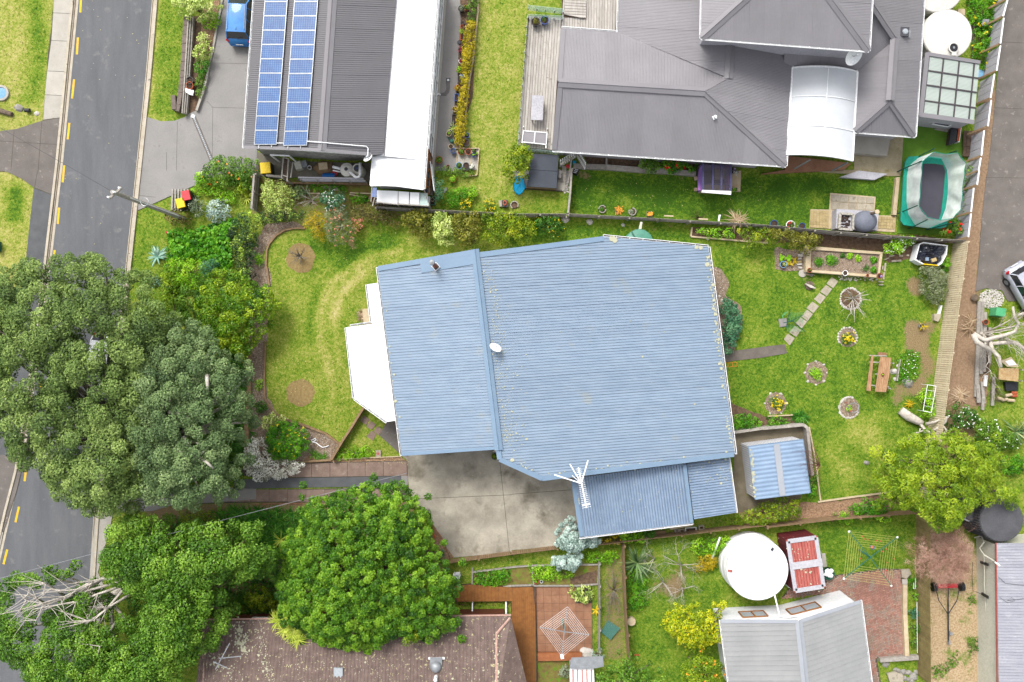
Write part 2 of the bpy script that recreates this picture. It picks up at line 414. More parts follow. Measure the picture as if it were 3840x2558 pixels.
def strappy(name,label,cat,cs,n,L,w,m,rise=.7,droop=.8,group=None,trunk=0.,parent=None,tri=None,kind=None):
 """rosettes of long arching blades; cs: list of (x, y, z) crown centres"""
 V=[];F=[];T=[];k=0
 for c in cs:
  tc=random.uniform(.3,.6)
  for i in range(n):
   a=random.uniform(0,2*math.pi);el=random.uniform(.15,1.);l=L*random.uniform(.7,1.15);dx,dy=math.cos(a),math.sin(a);sx,sy=-dy,dx
   rows=[]
   for j in range(5):
    u=j/4;hr=l*(u*(1-.25*el));z=l*(rise*el*u*1.3-droop*(1-el*.5)*u*u)
    ww=w*(1-u**2*.95)*(.6+.8*u*(1-u)*2);rows.append((hr,z,ww))
   tt=np.clip(tc+random.gauss(0,.2),0,1)
   for hr,z,ww in rows:
    for s in (-1,1):V.append((c[0]+dx*hr+sx*s*ww/2,c[1]+dy*hr+sy*s*ww/2,c[2]+max(z,-c[2]+.02)+abs(s)*ww*.1));T.append(tt)
   for j in range(4):F.append((k+2*j,k+2*j+1,k+2*j+3,k+2*j+2))
   k+=10
 V=np.array(V);F=np.array(F);T=np.array(T)
 if parent is None and kind is None:
  t=thing(name,label,cat,(cs[0][0],cs[0][1],0),group)
 else:t=parent
 if kind:return setmesh(name,V,F,T,m,None,label,cat,group,kind)
 setmesh('leaves' if parent is None else name,V,F,T,m,t)
 if trunk:
  mb=MB()
  for c in cs:mb.tube([(cs[0][0],cs[0][1],0),((c[0]+cs[0][0])/2,(c[1]+cs[0][1])/2,c[2]*.5),(c[0],c[1],c[2])],[trunk*1.2,trunk,trunk*.8],6)
  obj('trunk',mb,MATS['bark'],t)
 return t
def twigs(name,label,cat,base,z0,tips,m,r0=.08,depth=3,spread=.6,ln=1.5,group=None,parent=None,nchild=3,zf=1.,sides=4):
 """a bare branching plant: main limbs from the base to each tip, then forks"""
 t=parent or thing(name,label,cat,base,group);mb=MB()
 def grow(p,d,l,r,k):
  pts=[p];q=p
  for i in range(3):
   d2=(d+Vector((random.gauss(0,.22),random.gauss(0,.22),random.gauss(0,.12)))).normalized();q=q+d2*l/3;q.z=max(q.z,.03);pts.append(q.copy())
  mb.tube(pts,[r*(1-.22*i) for i in range(4)],sides,cap=False)
  if k>0:
   for _ in range(nchild):
    dd=(d+Vector((random.uniform(-1,1),random.uniform(-1,1),random.uniform(-.6,.8)*zf))*spread).normalized()
    grow(pts[random.choice((1,2,3))],dd,l*random.uniform(.55,.85),r*.5,k-1)
 b=Vector(base)+Vector((0,0,z0))
 if z0>0:mb.tube([Vector(base),b],[r0*1.3,r0],6)
 for tp in tips:
  tp=Vector(tp);d=tp-b;L=d.length;grow(b,d.normalized(),L*.65,r0*.7,depth)
  mb.tube([b,b.lerp(tp,.5)+Vector((0,0,.05*L)),tp],[r0*.8,r0*.5,r0*.15],5)
 obj('branches',mb,m,t,smooth=True);return t
# ================================================================ materials
def gmat():
 g=N('grass_ground');dry=g.attr('tint');dirt=g.attr('dirt')
 n1=g.noise(.8,3,.6);n2=g.noise(5,4,.7);n3=g.noise(26,3,.75);n4=g.noise(2.2,3,.6,dist=1.5)
 n5=g.noise(11,3,.7,dist=1.)
 v=g.math('ADD',g.math('MULTIPLY',dry,.85),g.math('MULTIPLY',g.math('SUBTRACT',n1,.5),.45))
 v=g.math('ADD',v,g.math('MULTIPLY',g.math('SUBTRACT',n2,.5),.8));v=g.math('ADD',v,g.math('MULTIPLY',g.math('SUBTRACT',n4,.5),.6))
 v=g.math('ADD',v,g.math('MULTIPLY',g.math('SUBTRACT',n3,.5),.7));v=g.math('ADD',v,g.math('MULTIPLY',g.math('SUBTRACT',n5,.5),.9))
 col=g.ramp(v,[(0.,C(70,112,26,.5)),(.14,C(98,140,30,.51)),(.29,C(132,160,46,.52)),(.45,C(162,174,70,.54)),(.63,C(192,186,106,.58)),(1.,C(216,202,150,.62))])
 col=g.mix(.8,col,g.ramp(g.noise(48,2,.8),[(.25,.62),(.55,1.),(.8,1.3)]),'MULTIPLY')
 dn=g.math('ADD',dirt,g.math('MULTIPLY',g.math('SUBTRACT',n2,.5),.9));dn=g.math('ADD',dn,g.math('MULTIPLY',g.math('SUBTRACT',n3,.5),.5))
 dc=g.ramp(g.noise(14,4,.75),[(.25,C(108,86,58)),(.5,C(160,138,100)),(.75,C(196,174,136))])
 col=g.mix(g.ramp(dn,[(.42,0.),(.62,1.)]),col,dc)
 MATS['grass']=g.out(g.bsdf(col,.9,0,.15,bump=n3,bd=.05))
gmat()
MT=MATS
mat('asphalt',C(122,123,126,.55),C(106,108,112,.55),.8,40,.9,speck=(C(176,174,170),9,.735),bd=.004,grain=(1.6,.25,1),dirt=(C(134,134,134,.55),.9,.58))
mat('asphalt_drive',C(118,120,122),C(98,100,103),1.2,50,.9)
mat('concrete_light',C(214,208,196),C(196,190,178),1.1,30,.85,rand=.05,dirt=(C(170,160,142),3,.62))
mat('concrete_kerb',C(212,202,184,.6),C(190,178,158,.58),2,24,.85,rand=.05,dirt=(C(120,108,90),4,.6))
mat('kerb_groove',C(128,108,84),C(100,84,66),3,24,.9)
mat('concrete_grey',C(176,172,168),C(160,157,154),.7,26,.85,dirt=(C(146,142,136),1.4,.6))
mat('concrete_dark',C(140,132,126),C(120,113,107),.9,20,.9,dirt=(C(172,164,156),2.4,.6),speck=(C(205,200,196),5,.72))
mat('concrete_stained',C(200,192,174,.56),C(160,152,138,.56),.6,10,.9,dirt=(C(136,128,112),.35,.54),amp=.4,fa=.4)
mat('joint',C(110,102,92),C(84,78,70),4,20,.95)
mat('road_paint',C(250,208,44,.58),C(232,184,34,.56),4,30,.7,rand=.05,speck=(C(150,146,120),16,.64))
mat('brown_paver',C(160,138,126,.58),C(136,114,102,.58),1.8,16,.9,rand=.06,dirt=(C(196,180,168),2.6,.6))
mat('terracotta_paver',C(186,138,108),C(158,112,84),1.6,14,.9,rand=.08)
mat('bark_mulch',C(190,154,122,.6),C(128,98,74,.58),9,34,.95,speck=(C(214,190,156),22,.62),bd=.05,amp=.4)
mat('dark_soil',C(136,110,88,.56),C(92,72,56,.56),5,30,.95,speck=(C(176,150,120),26,.64),bd=.05,amp=.4)
mat('stony_soil',C(168,146,124,.6),C(118,98,80,.58),6,30,.95,speck=(C(232,224,212),18,.58),bd=.05,amp=.4)
mat('weedy_soil',C(150,150,66),C(128,100,66),3,26,.95,dirt=(C(110,156,30),2.4,.52),bd=.04)
mat('straw_litter',C(216,194,156,.58),C(176,144,106,.58),8,30,.95,dirt=(C(122,146,54),.9,.54),bd=.05,amp=.4)
mat('white_paint',(.72,.72,.72),(.64,.65,.66),1,8,.5,bd=.002)
mat('white_sheet',(.68,.68,.68),(.6,.61,.62),.6,4,.6,bd=0,fa=.1,dirt=((.55,.55,.53),.8,.62))
mat('gutter_dark',C(110,96,84,.4),C(70,64,60,.4),4,20,.9)
mat('wood_grey',C(196,190,180,.56),C(160,152,142,.56),5,30,.9,rand=.12,dirt=(C(112,100,88),6,.62))
mat('wood_deck',C(212,206,198,.6),C(182,174,164,.58),3,26,.85,rand=.12,grain=(3,.4,1),dirt=(C(140,126,110),2,.62))
mat('wood_pale',C(224,206,174,.6),C(200,178,142,.6),3,26,.85,rand=.1,dirt=(C(146,118,88),5,.64))
mat('wood_paling',C(222,208,178,.72),C(200,182,148,.7),3,20,.85,rand=.09,dirt=(C(150,138,112),3,.6))
mat('wood_brown',C(176,118,58),C(146,92,44),3,26,.7,rand=.08,dirt=(C(112,72,40),3,.66))
mat('wood_dark',C(116,96,80),C(84,68,56),4,26,.9,rand=.1)
mat('timber_old',C(176,146,110,.56),C(140,114,86,.56),4,22,.9,rand=.1)
mat('picnic_wood',C(204,164,124,.58),C(164,120,86,.58),4,24,.8,rand=.12,grain=(3,.5,1))
mat('bark',C(150,132,114),C(104,90,76),5,24,.95,bd=.03)
mat('bark_pale',C(226,218,206,.62),C(184,174,160,.6),5,24,.95,bd=.02)
mat('bark_grey',C(176,166,150),C(128,118,102),5,24,.95,bd=.02)
mat('stone_white',C(246,240,230),C(206,198,186),4,16,.9,rand=.08)
mat('stone_grey',C(190,186,178),C(150,144,136),4,16,.9,rand=.12)
mat('terracotta',C(214,112,70),C(186,92,58),5,20,.8,rand=.08)
mat('black_plastic',C(52,54,60),C(36,38,42),4,20,.45)
mat('dark_grey',C(88,88,94),C(72,72,78),3,20,.6)
mat('soil_pot',C(96,76,60),C(60,48,38),14,30,.95)
mat('steel',C(206,210,214),C(176,180,184),4,20,.35,metal=.5)
mat('galv',C(190,194,198),C(160,164,168),3,20,.5,metal=.3)
mat('glazed_blue',C(70,110,190),C(50,86,160),5,20,.3)
mat('water_blue',C(150,200,235),C(130,186,226),3,12,.15)
mat('glass_dark',C(96,104,112,.4),C(66,72,80,.4),2,8,.12,spec=.5)
mat('glass_pale',C(200,206,212),C(184,192,198),1.5,8,.2,spec=.5)
g=N('clear_glass');b_=g.n('ShaderNodeBsdfPrincipled');b_.inputs['Base Color'].default_value=(.62,.78,.72,1);b_.inputs['Roughness'].default_value=.08;b_.inputs['Alpha'].default_value=.35
MATS['clear_glass']=g.out(b_.outputs[0])
g=N('mesh_net');b_=g.n('ShaderNodeBsdfPrincipled');b_.inputs['Base Color'].default_value=(.42,.47,.44,1);b_.inputs['Roughness'].default_value=.7
b_.inputs['Base Color'].default_value=(.52,.56,.54,1);v_=g.noise(2.0,3,.6);g.l(g.ramp(v_,[(.3,.62),(.7,.9)]),b_.inputs['Alpha']);MATS['mesh_net']=g.out(b_.outputs[0])
L=leafmat
L('lf_pohutukawa',C(72,94,60,.6),C(104,130,80,.58),C(160,182,122,.56),trans=.3,rough=.7)
L('lf_pohutukawa_b',C(76,98,54,.6),C(108,134,66,.58),C(164,186,104,.56),trans=.3,rough=.7)
L('lf_green',C(46,84,18,.5),C(90,134,34,.55),C(148,186,66,.54),trans=.3)
L('lf_rosette',C(34,78,12,.48),C(84,134,20,.54),C(150,190,50,.54),trans=.3,rough=.5)
L('lf_yellowgreen',C(48,80,6,.45),C(116,148,18,.5),C(190,200,46,.52))
L('lf_lime',C(60,110,10,.5),C(124,184,26,.6),C(186,222,62,.62))
L('lf_bright',C(28,90,8,.45),C(80,152,18,.5),C(138,194,44,.54))
L('lf_olive',C(62,66,14,.42),C(120,124,34,.46),C(184,180,72,.5))
L('lf_oliveb',C(60,58,26,.42),C(104,100,46,.5),C(150,138,70,.56))
L('lf_golden',C(90,80,6,.5),C(182,158,18,.6),C(226,196,40,.62))
L('lf_feather',C(70,104,8,.45),C(126,158,22,.5),C(186,202,52,.52))
L('lf_citrus',C(90,116,8,.45),C(156,176,16,.52),C(222,216,40,.54))
L('lf_lush',C(34,80,6,.45),C(94,142,18,.5),C(176,198,44,.54))
L('lf_hedge',C(120,116,10,.52),C(176,164,22,.58),C(214,190,40,.6))
L('lf_ivy',C(18,44,26,.4),C(60,98,50,.5),C(190,220,80,.6),pos=(0,.55,1))
L('lf_silver',C(96,122,112,.5),C(160,184,172,.6),C(214,228,220,.65))
L('lf_bluegrey',C(78,98,76,.45),C(134,150,118,.52),C(180,184,160,.58))
L('lf_lavender',C(84,98,66,.45),C(132,144,100,.5),C(176,182,150,.58))
L('lf_bluegreen',C(30,84,60,.45),C(74,132,92,.52),C(120,166,120,.56))
L('lf_palegreen',C(110,140,50,.5),C(176,196,96,.6),C(222,230,150,.65))
L('lf_darkgreen',C(22,60,10,.46),C(58,112,22,.54),C(96,146,44,.55))
L('lf_whiteblossom',C(120,128,96,.5),C(228,228,214,.66),C(255,255,250,.65))
L('lf_strap',C(30,72,10,.45),C(80,134,28,.52),C(150,190,66,.6))
L('lf_strapdark',C(26,76,14,.5),C(60,124,26,.56),C(120,172,56,.6))
L('lf_cordyline',C(96,120,20,.5),C(168,186,60,.58),C(220,220,110,.62))
L('lf_flax',C(50,80,40,.45),C(110,140,84,.55),C(196,200,130,.6))
L('lf_agave',C(80,130,110,.5),C(126,170,150,.56),C(180,206,190,.6))
L('lf_red',C(96,24,34,.5),C(156,48,66,.55),C(190,90,90,.6))
L('lf_maroon',C(60,36,30,.45),C(96,62,50,.5),C(130,96,70,.55))
L('lf_dead',C(120,96,72,.5),C(178,152,120,.56),C(216,196,166,.6))
L('lf_rust',C(150,106,88,.42),C(204,160,142,.5),C(226,192,174,.52))
L('fl_yellow',C(226,196,20,.5),C(240,214,30,.5),C(250,232,60,.5))
L('fl_white',C(220,220,214,.65),C(246,246,242,.7),C(255,255,252,.75))
L('fl_orange',C(226,110,40,.6),C(246,150,50,.65),C(250,190,70,.7))
L('fl_salmon',C(220,130,100,.5),C(236,156,124,.5),C(240,176,150,.5))
L('fl_red',C(190,20,24,.6),C(226,36,34,.65),C(240,70,60,.7))
L('fl_lilac',C(150,120,190,.6),C(176,150,210,.65),C(200,180,224,.7))
# ================================================================ ground sheet with painted dryness
xs=np.unique(np.r_[np.linspace(-300,-42,16),np.arange(-42,42.01,.25),np.linspace(42,300,16)])
ys=np.unique(np.r_[np.linspace(-300,-30,16),np.arange(-30,30.01,.25),np.linspace(30,300,16)])
GX,GY=np.meshgrid(xs,ys);DRY=np.full(GX.shape,.36);DIRT=np.zeros(GX.shape)
def pix(X,Y):return X*PPM+1920,1279-Y*PPM
def paint_poly(A,s,val,soft=.4):
 poly=[tuple(W(p).xy) for p in P(s)];ins=inpoly(poly,GX,GY);d=segdist(poly,GX,GY);sd=np.where(ins,d,-d)
 k=np.clip(sd/soft*.5+.5,0,1);A[:]=A*(1-k)+val*k
def paint_line(A,s,w,add):
 poly=[tuple(W(p).xy) for p in P(s)];d=segdist(poly,GX,GY,False);A+=add*np.exp(-(d/w)**2)
def paint_dots(A,s,r,add):
 for p in P(s):q=W(p);A+=add*np.exp(-((GX-q.x)**2+(GY-q.y)**2)/(r*r))
paint_poly(DRY,'F: -200 -200 200 -200 200 1100 -200 1100',.62)
paint_poly(DRY,'00: 1430 -100 1700 -100 1700 1100 1340 1100',.3)
paint_line(DRY,'00: 1440 0 1400 500 1370 900 1350 1060 1500 1110',.35,.3)
paint_line(DRY,'00: 330 0 360 500 300 900',.7,-.35)
paint_line(DRY,'01: 150 200 130 420',.6,-.5)
paint_poly(DRY,'01: 1250 370 1500 260 1480 1200 1200 1000',.3)
paint_line(DIRT,'01: 1280 420 1260 700 1240 980',.5,.28)
paint_poly(DRY,'F: 1760 -60 2000 -60 1985 760 1700 740',.52)
paint_poly(DRY,'11: 0 500 1100 450 2352 650 F: 1480 1700 960 1750 960 1000',.42)
paint_line(DRY,'11: 1300 740 1080 780 900 890 720 1020 620 1180 580 1400 600 1568 12: 640 150 690 420 700 600',.28,.2)
paint_line(DRY,'11: 1250 820 1050 900 860 1030 760 1200 720 1400 740 1568 12: 780 200',.2,.14)
paint_line(DRY,'11: 1300 690 1000 700 800 860 620 1000 520 1200 490 1400 510 1568',.25,-.15)
paint_line(DRY,'11: 960 960 780 1130 720 1350',.4,.25)
paint_dots(DRY,'11: 1450 680 1300 720 700 1150 640 1180 12: 670 240 700 300',.5,.12)
paint_line(DRY,'11: 560 700 800 760 1200 620',.8,-.3)
paint_poly(DRY,'21: 530 0 2352 60 31: 1180 60 1180 400 560 500 0 520 21: 530 380',.08)
paint_dots(DRY,'21: 1100 150 700 120 1400 250 31: 120 120 420 130',.8,-.2)
paint_dots(DRY,'21: 800 150 1050 280 31: 440 250',.6,.25)
paint_poly(DRY,'21: 0 470 1650 560 1700 700 840 610 0 690',.12)
paint_poly(DRY,'21: 1830 700 F: 3480 880 3500 1900 2700 1900',.23)
paint_dots(DRY,'21: 2200 900 2250 1500 31: 1000 900 32: 800 850 950 850 1050 1000 700 1150 1000 1250 600 1000',.8,.2)
paint_dots(DRY,'32: 850 750 1000 900 700 1300',1.3,.12)
paint_dots(DIRT,'B: 1800 1150 1900 1250 1750 1050 2000 1050 1830 620 1780 520',.7,.6)
paint_dots(DIRT,'32: 1300 50 1450 150 1480 260 1200 420 1350 460 1180 560 1400 380',.7,.55)
paint_dots(DIRT,'B: 300 120 150 330 480 470 1100 560 1500 60',.6,.5)
paint_dots(DIRT,'21: 1870 1000 1880 1100 1780 850 1850 900 1300 540 1450 500 500 440 2100 250',.45,.5)
paint_dots(DIRT,'21: 620 20 700 60 1560 60',.5,.5)
paint_dots(DIRT,'11: 1450 550 1560 640 1750 660 1850 680 1300 520 850 640 900 700',.45,.5)
paint_poly(DIRT,'F: 3560 1000 3700 1000 3660 1900 3480 1900',.75,.8)
paint_poly(DIRT,'F: 3490 2000 3680 2050 3680 2700 3490 2700',.62,.8)
paint_dots(DIRT,'33: 1850 800 1700 1100 1900 1250 1700 1350 1600 1500',.9,-.5)
paint_poly(DRY,'23: 1060 200 2000 300 1950 1568 1080 1568',.25)
paint_dots(DIRT,'23: 1300 400 1500 650 1300 700 1500 750 1600 500 1650 1350',1.,.4)
paint_poly(DIRT,'23: 820 350 1060 350 1080 1400 820 1400',.55,.5)
paint_poly(DIRT,'23: 0 300 2352 120 33: 0 100 1300 -40 32: 1300 1400 23: 0 270',.5,.5)
paint_poly(DRY,'33: 450 80 1360 60 1250 540 450 600',.2)
paint_poly(DIRT,'O: 330 1155 1060 1130 1030 1330 330 1400',.75,.6)
paint_poly(DIRT,'O: 380 960 560 820 600 1100 340 1130',.45,.6)
paint_poly(DIRT,'O: 600 420 870 430 1000 460 1000 500 700 530 560 500',.5,.4)
paint_poly(DRY,'O: 640 420 860 440 860 470 640 460',.3)
ny,nx=GX.shape;V=np.stack([GX.ravel(),GY.ravel(),np.zeros(GX.size)],1)
I=np.arange(ny*nx).reshape(ny,nx);F=np.stack([I[:-1,:-1],I[:-1,1:],I[1:,1:],I[1:,:-1]],-1).reshape(-1,4)
go=setmesh('ground',V,F,DRY.ravel(),'grass',None,kind='structure')
at=go.data.attributes.new('dirt','FLOAT','POINT');at.data.foreach_set('value',DIRT.ravel().astype(np.float32))
NOGRASS=[]
def sheet(name,s,z,m,kind='structure',thick=.06,rag=0,parent=None,label=None,grass=False):
 pts=[w.xy for w in PW(s,z)]
 if rag:pts=[Vector(p) for p in rough_poly(pts,.3,rag)]
 if not grass:NOGRASS.append([tuple(p) for p in pts])
 return obj(name,MB().prism(pts,z-thick,z),m,parent,kind=None if parent else kind,label=label)
def strip(pa,w,z0,z1,mb,m=0,close=False):
 """a ribbon of width w along ground points"""
 pts=[Vector(p).xy for p in pa];n=len(pts);Lf=[];Rt=[]
 for i in range(n):
  a=pts[i-1] if (i>0 or close) else pts[i];b=pts[(i+1)%n] if (i<n-1 or close) else pts[i]
  d=(b-a).normalized();s=Vector((-d.y,d.x))*w/2;Lf.append(pts[i]+s);Rt.append(pts[i]-s)
 if close:Lf.append(Lf[0]);Rt.append(Rt[0]);n+=1
 v=[]
 for l,r in zip(Lf,Rt):v+=[(l.x,l.y,z0),(r.x,r.y,z0),(r.x,r.y,z1),(l.x,l.y,z1)]
 f=[]
 for i in range(n-1):
  k=4*i;f+=[(k+3,k+2,k+6,k+7),(k,k+3,k+7,k+4),(k+2,k+1,k+5,k+6)]
 if not close:f+=[(0,1,2,3),(4*n-1,4*n-2,4*n-3,4*n-4)]
 mb.add(v,f,m);return mb
def joints(s,w=.03,z=.0,name='joint',parent=None,m='joint'):
 """s: list of polylines; thin sunk-looking seams laid 4 mm over a slab"""
 mb=MB()
 for q in s:
  strip(PW(q,z),w,z,z+.004,mb)
 return obj(name,mb,MT[m],parent,kind='stuff' if parent is None else 'stuff')
def edging(name,label,s,w,h,m,seg='board',cat='garden edging',closed=False,z0=-.03,maxl=1.2,group=None,gap=.0):
 pts=PW(s,h)
 if closed:pts.append(pts[0])
 t=thing(name,label,cat,(pts[0].x,pts[0].y,0),group)
 for a,b in zip(pts,pts[1:]):
  L_=(b-a).length;k=max(1,round(L_/maxl))
  for i in range(k):
   p=a.lerp(b,i/k);q=a.lerp(b,(i+1)/k);d=(q-p).normalized()*(gap/2+.004);jz=random.uniform(-.01,.01)
   p=p+d;q=q-d;p.z=q.z=(h+z0)/2+jz;obj(seg,MB().frame(p,q,w,h-z0),MT[m],t)
 return t
RL='F: 400 -1100 306 -160 292 0 253 408 233 612 192 962 150 1300 80 1762 39 1920 0 2093 -120 2620 -300 3600'
RR='F: 690 -1100 592 -160 573 0 551 261 512 640 469 1044 420 1500 355 1918 339 2163 315 2350 275 2620 110 3600'
rl,rr=P(RL),P(RR)
fp= lambda L:'F: '+' '.join(f'{x:.1f} {y:.1f}' for x,y in L)
road=sheet('road',fp(rl+rr[::-1]),.012,'asphalt')
def shift(L_,dx):return [(x+dx,y+dx*.0) for x,y in L_]
sheet('gutter_channel',fp(shift(rl,-17)+shift(rl,3)[::-1]),.02,'concrete_kerb')
sheet('gutter_channel',fp(shift(rr,-3)+shift(rr,9)[::-1]),.02,'concrete_kerb')
def kerb(line,dx,w):
 pts=PW(fp(shift(line,dx)),.1);kt=None;n=0;par=obj('kerb_base',strip(pts,w*.9,-.05,.05,MB()),'concrete_kerb',kind='structure');par.name='kerb'
 for a,b in zip(pts,pts[1:]):
  k=max(1,round((b-a).length/2.4))
  for i in range(k):
   p=a.lerp(b,i/k);q=a.lerp(b,(i+1)/k);d=(q-p).normalized()*.008;p=p+d;q=q-d;p.z=q.z=.06
   obj('kerb_stone',MB().frame(p,q,w,.12),'concrete_kerb',par)
kerb(rl,-21,.17);kerb(rr,13,.16)
obj('gutter_stain',strip(PW(fp(shift(rl,-8)),.024),.06,.02,.0245,MB()),'kerb_groove',kind='stuff')
obj('gutter_stain',strip(PW(fp(shift(rr,1)),.024),.05,.02,.0245,MB()),'kerb_groove',kind='stuff')
for s in ['00: 743 0 738 115','00: 716 345 706 500','00: 681 730 662 905','00: 637 1130 622 1280','00: 590 1520 01: 575 108','01: 543 340 531 490','01: 503 730 493 800',
    '02: 405 0 398 80','02: 372 340 366 420','02: 240 1170 226 1285','02: 174 1520 03: 142 100','03: 67 350 32 485','00: 760 -300 752 -150']:
 a,b=PW(s,.016);obj('road_marking',MB().frame((a.x,a.y,.014),(b.x,b.y,.014),.155,.008),'road_paint',road)
FA='00: 497 -230 490 0 475 230 440 500 420 800 392 1105';FB='00: 660 -230 660 0 650 240 620 540 600 800 555 1078'
fpar=sheet('footpath',fp(P(FA)+P(FB)[::-1]),.04,'joint')
La,Lb=P('00: 497 -230 487 118 470 372 432 652 412 870 394 1103'),P('00: 660 -230 655 125 645 380 612 660 590 880 556 1080')
for i in range(5):
 pts=[W(p,.06) for p in (La[i],Lb[i],Lb[i+1],La[i+1])];obj('paving_slab',MB().prism([p.xy for p in offset(pts,.015)],.0,.06),'concrete_light',fpar)
sheet('driveway_crossing','00: -300 1290 0 1205 150 1185 390 1108 560 1082 540 1300 515 1568 01: 500 225 310 155 200 75 60 8 -300 0',.05,'concrete_dark')
joints(['00: 130 1195 100 1568','00: 385 1110 350 1568','01: 345 0 318 150','00: -100 1290 560 1330','01: 310 155 500 228'],.03,.05)
sheet('footpath','01: 310 160 500 232 480 450 415 800 02: 380 0 250 500 150 1150 60 1568 -300 1568 -200 1050 100 300 01: 240 800 260 600',.045,'asphalt_drive')
sheet('footpath','02: 30 1040 205 1155 150 1380 90 1568 03: 90 0 60 110 0 260 -200 600 -300 0 02: -200 1100',.058,'concrete_dark')
sheet('footpath','03: 0 180 28 195 0 330 -60 500 -60 200',.066,'concrete_light')
sheet('footpath','03: 880 0 1040 0 1000 200 940 400 900 560 960 700 900 1100 850 1400 800 1400 820 700 835 400 862 200',.045,'concrete_light')
sheet('path_edge','02: 1060 1500 1300 1330 1700 1330 2300 1350 2352 1355 2352 1450 2000 1480 1600 1500 1400 1560 1100 1568',.05,'concrete_grey')
sheet('driveway','00: 1330 1070 1480 1115 1600 1110 1700 1075 1745 1040 1800 1015 1850 880 1915 680 1990 330 2040 0 2060 -300 2500 -300 2400 700 2352 1568 01: 2352 60 1900 60 1780 140 1640 200 1500 262 1250 372 1262 200 1275 0 00: 1300 1568 1315 1300',.05,'concrete_grey')
joints(['00: 1990 580 2300 585','00: 1940 985 2260 995','00: 1955 990 1950 1440','00: 1630 1115 1620 1568','00: 1530 1400 1530 1568','00: 1900 930 1960 990','01: 1262 225 1430 245'],.02,.05)
t=thing('strip_drain','long galvanised strip drain cut slantwise across the grey concrete driveway','drain',Q('00: 1855 1260',.05))
a,b=PW('00: 1775 1065 1943 1470',.06);obj('drain_surround',MB().frame(a,b,.3,.02),'concrete_dark',t);a.z+=.012;b.z+=.012;obj('drain_channel',MB().frame(a,b,.11,.02),'galv',t)
d=(b-a)
for i in range(26):
 p=a+d*((i+.5)/26);u=d.normalized().cross(Vector((0,0,1)))*.05;obj('drain_slot',MB().frame(p-u+Vector((0,0,.012)),p+u+Vector((0,0,.012)),.03,.004),'dark_grey',t)
a,b=PW('00: 1760 1055 1795 1090',.08);obj('drain_lid',MB().box((Q('00: 1778 1070').x,Q('00: 1778 1070').y,.05),.3,.26,.04,-.4),'steel',t)
sheet('driveway','12: 1390 1095 1335 1045 1300 700 1450 600 2215 400 2500 1000 22: 1200 1000 1250 1300 700 1568 23: 700 200 600 310 400 330 0 355 13: 2352 372 1820 425 1750 330 1650 150 1560 40 1480 -10 12: 1415 1470 1405 1330 1395 1240',.05,'concrete_stained')
joints(['12: 2235 1060 2290 1568 13: 2330 390','12: 1412 1450 2352 1410 22: 0 1405 545 1365','13: 1480 0 1640 140 1700 240 1780 420'],.03,.05)
sheet('concrete_apron','12: 1200 740 1310 730 1400 1060 1340 1050 1135 865',.07,'concrete_dark')
dw=sheet('driveway','12: 0 1262 1340 1240 1335 1330 0 1352 02: 2352 1355 2150 1350 2150 1270 2352 1265',.05,'asphalt_drive')
sheet('paver_patch','12: 1335 1235 1393 1237 1398 1330 1333 1328',.052,'concrete_grey')
pv=sheet('driveway_strip','12: 60 1130 500 1115 1390 1095 1392 1238 60 1258 02: 2200 1230 2200 1180',.035,'joint')
for a,b in [(60,215),(215,360),(360,510),(510,680),(680,838),(838,1003),(1003,1170),(1170,1388)]:
 ta,tb=1130-15*a/700,1130-15*b/700
 pts=PW(f'12: {a} {ta} {b} {tb} {b} {1256-b*.014} {a} {1256-a*.014}',.05);obj('paver',MB().prism([p.xy for p in offset(pts,.02)],0,.05),'brown_paver',pv)
pv=sheet('driveway_strip','02: 1500 1480 1700 1440 2352 1365 12: 1405 1340 1415 1470 1300 1482 0 1480 02: 1600 1500',.035,'joint')
for i in range(12):
 a,b=-560+i*170,-560+(i+1)*170
 if b>1410:break
 pts=PW(f'12: {a} {1362} {b} {1360} {b} 1474 {a} 1476',.048);obj('paver',MB().prism([p.xy for p in offset(pts,.012)],0,.048),'brown_paver',pv)
e=edging('brick_edging','row of small bricks edging the brown drive above the strappy planting','12: 0 1498 430 1490',.1,.07,'terracotta_paver','brick',maxl=.22,gap=.02)
edging('brick_edging','curved row of pale bricks edging the concrete pad beside the big rosette-leaved tree','12: 1410 1390 1425 1480 1480 1568 13: 1560 60 1630 150 1700 240 1740 330',.16,.1,'terracotta_paver','brick',maxl=.3,gap=.03)
sheet('side_path','10: 1690 -200 1870 -200 1880 200 1860 500 1850 800 1800 1100 1830 1360 1850 1420 1840 1568 1640 1568 1640 1100 1670 600',.05,'concrete_grey')
sheet('neighbour_driveway','30: 2352 -300 2250 -300 2195 0 2130 400 2090 900 2050 1300 2020 1568 31: 2000 100 1960 500 1930 900 1905 1110 2000 1080 2150 1100 2200 1200 2700 1200 2700 -300',.05,'concrete_dark')
joints(['30: 2080 990 2352 1002','31: 2000 63 2352 68','30: 2140 385 2352 395'],.03,.05)
sheet('artificial_turf','30: 1240 1130 1790 1130 1800 1460 1830 1568 31: 1830 500 1640 590 1195 575 1210 0 30: 1225 1568',.04,mat('turf_green',C(112,158,50),C(98,144,42),2,60,.95))
sheet('concrete_patio','30: 800 1220 1245 1250 1225 1568 31: 1215 50 1040 50 560 20 30: 400 1568 790 1560',.05,mat('patio_tan',C(206,192,160),C(180,166,132),1.5,16,.9,dirt=(C(160,150,96),1.6,.58)))
sheet('shed_yard','22: 2035 850 2352 800 32: 330 780 370 830 380 1200 300 1440 22: 2200 1568 2060 1568 2040 1300',.03,mat('yard_concrete',C(150,138,116),C(118,108,88),1.2,16,.9,dirt=(C(130,130,70),1.5,.6)))
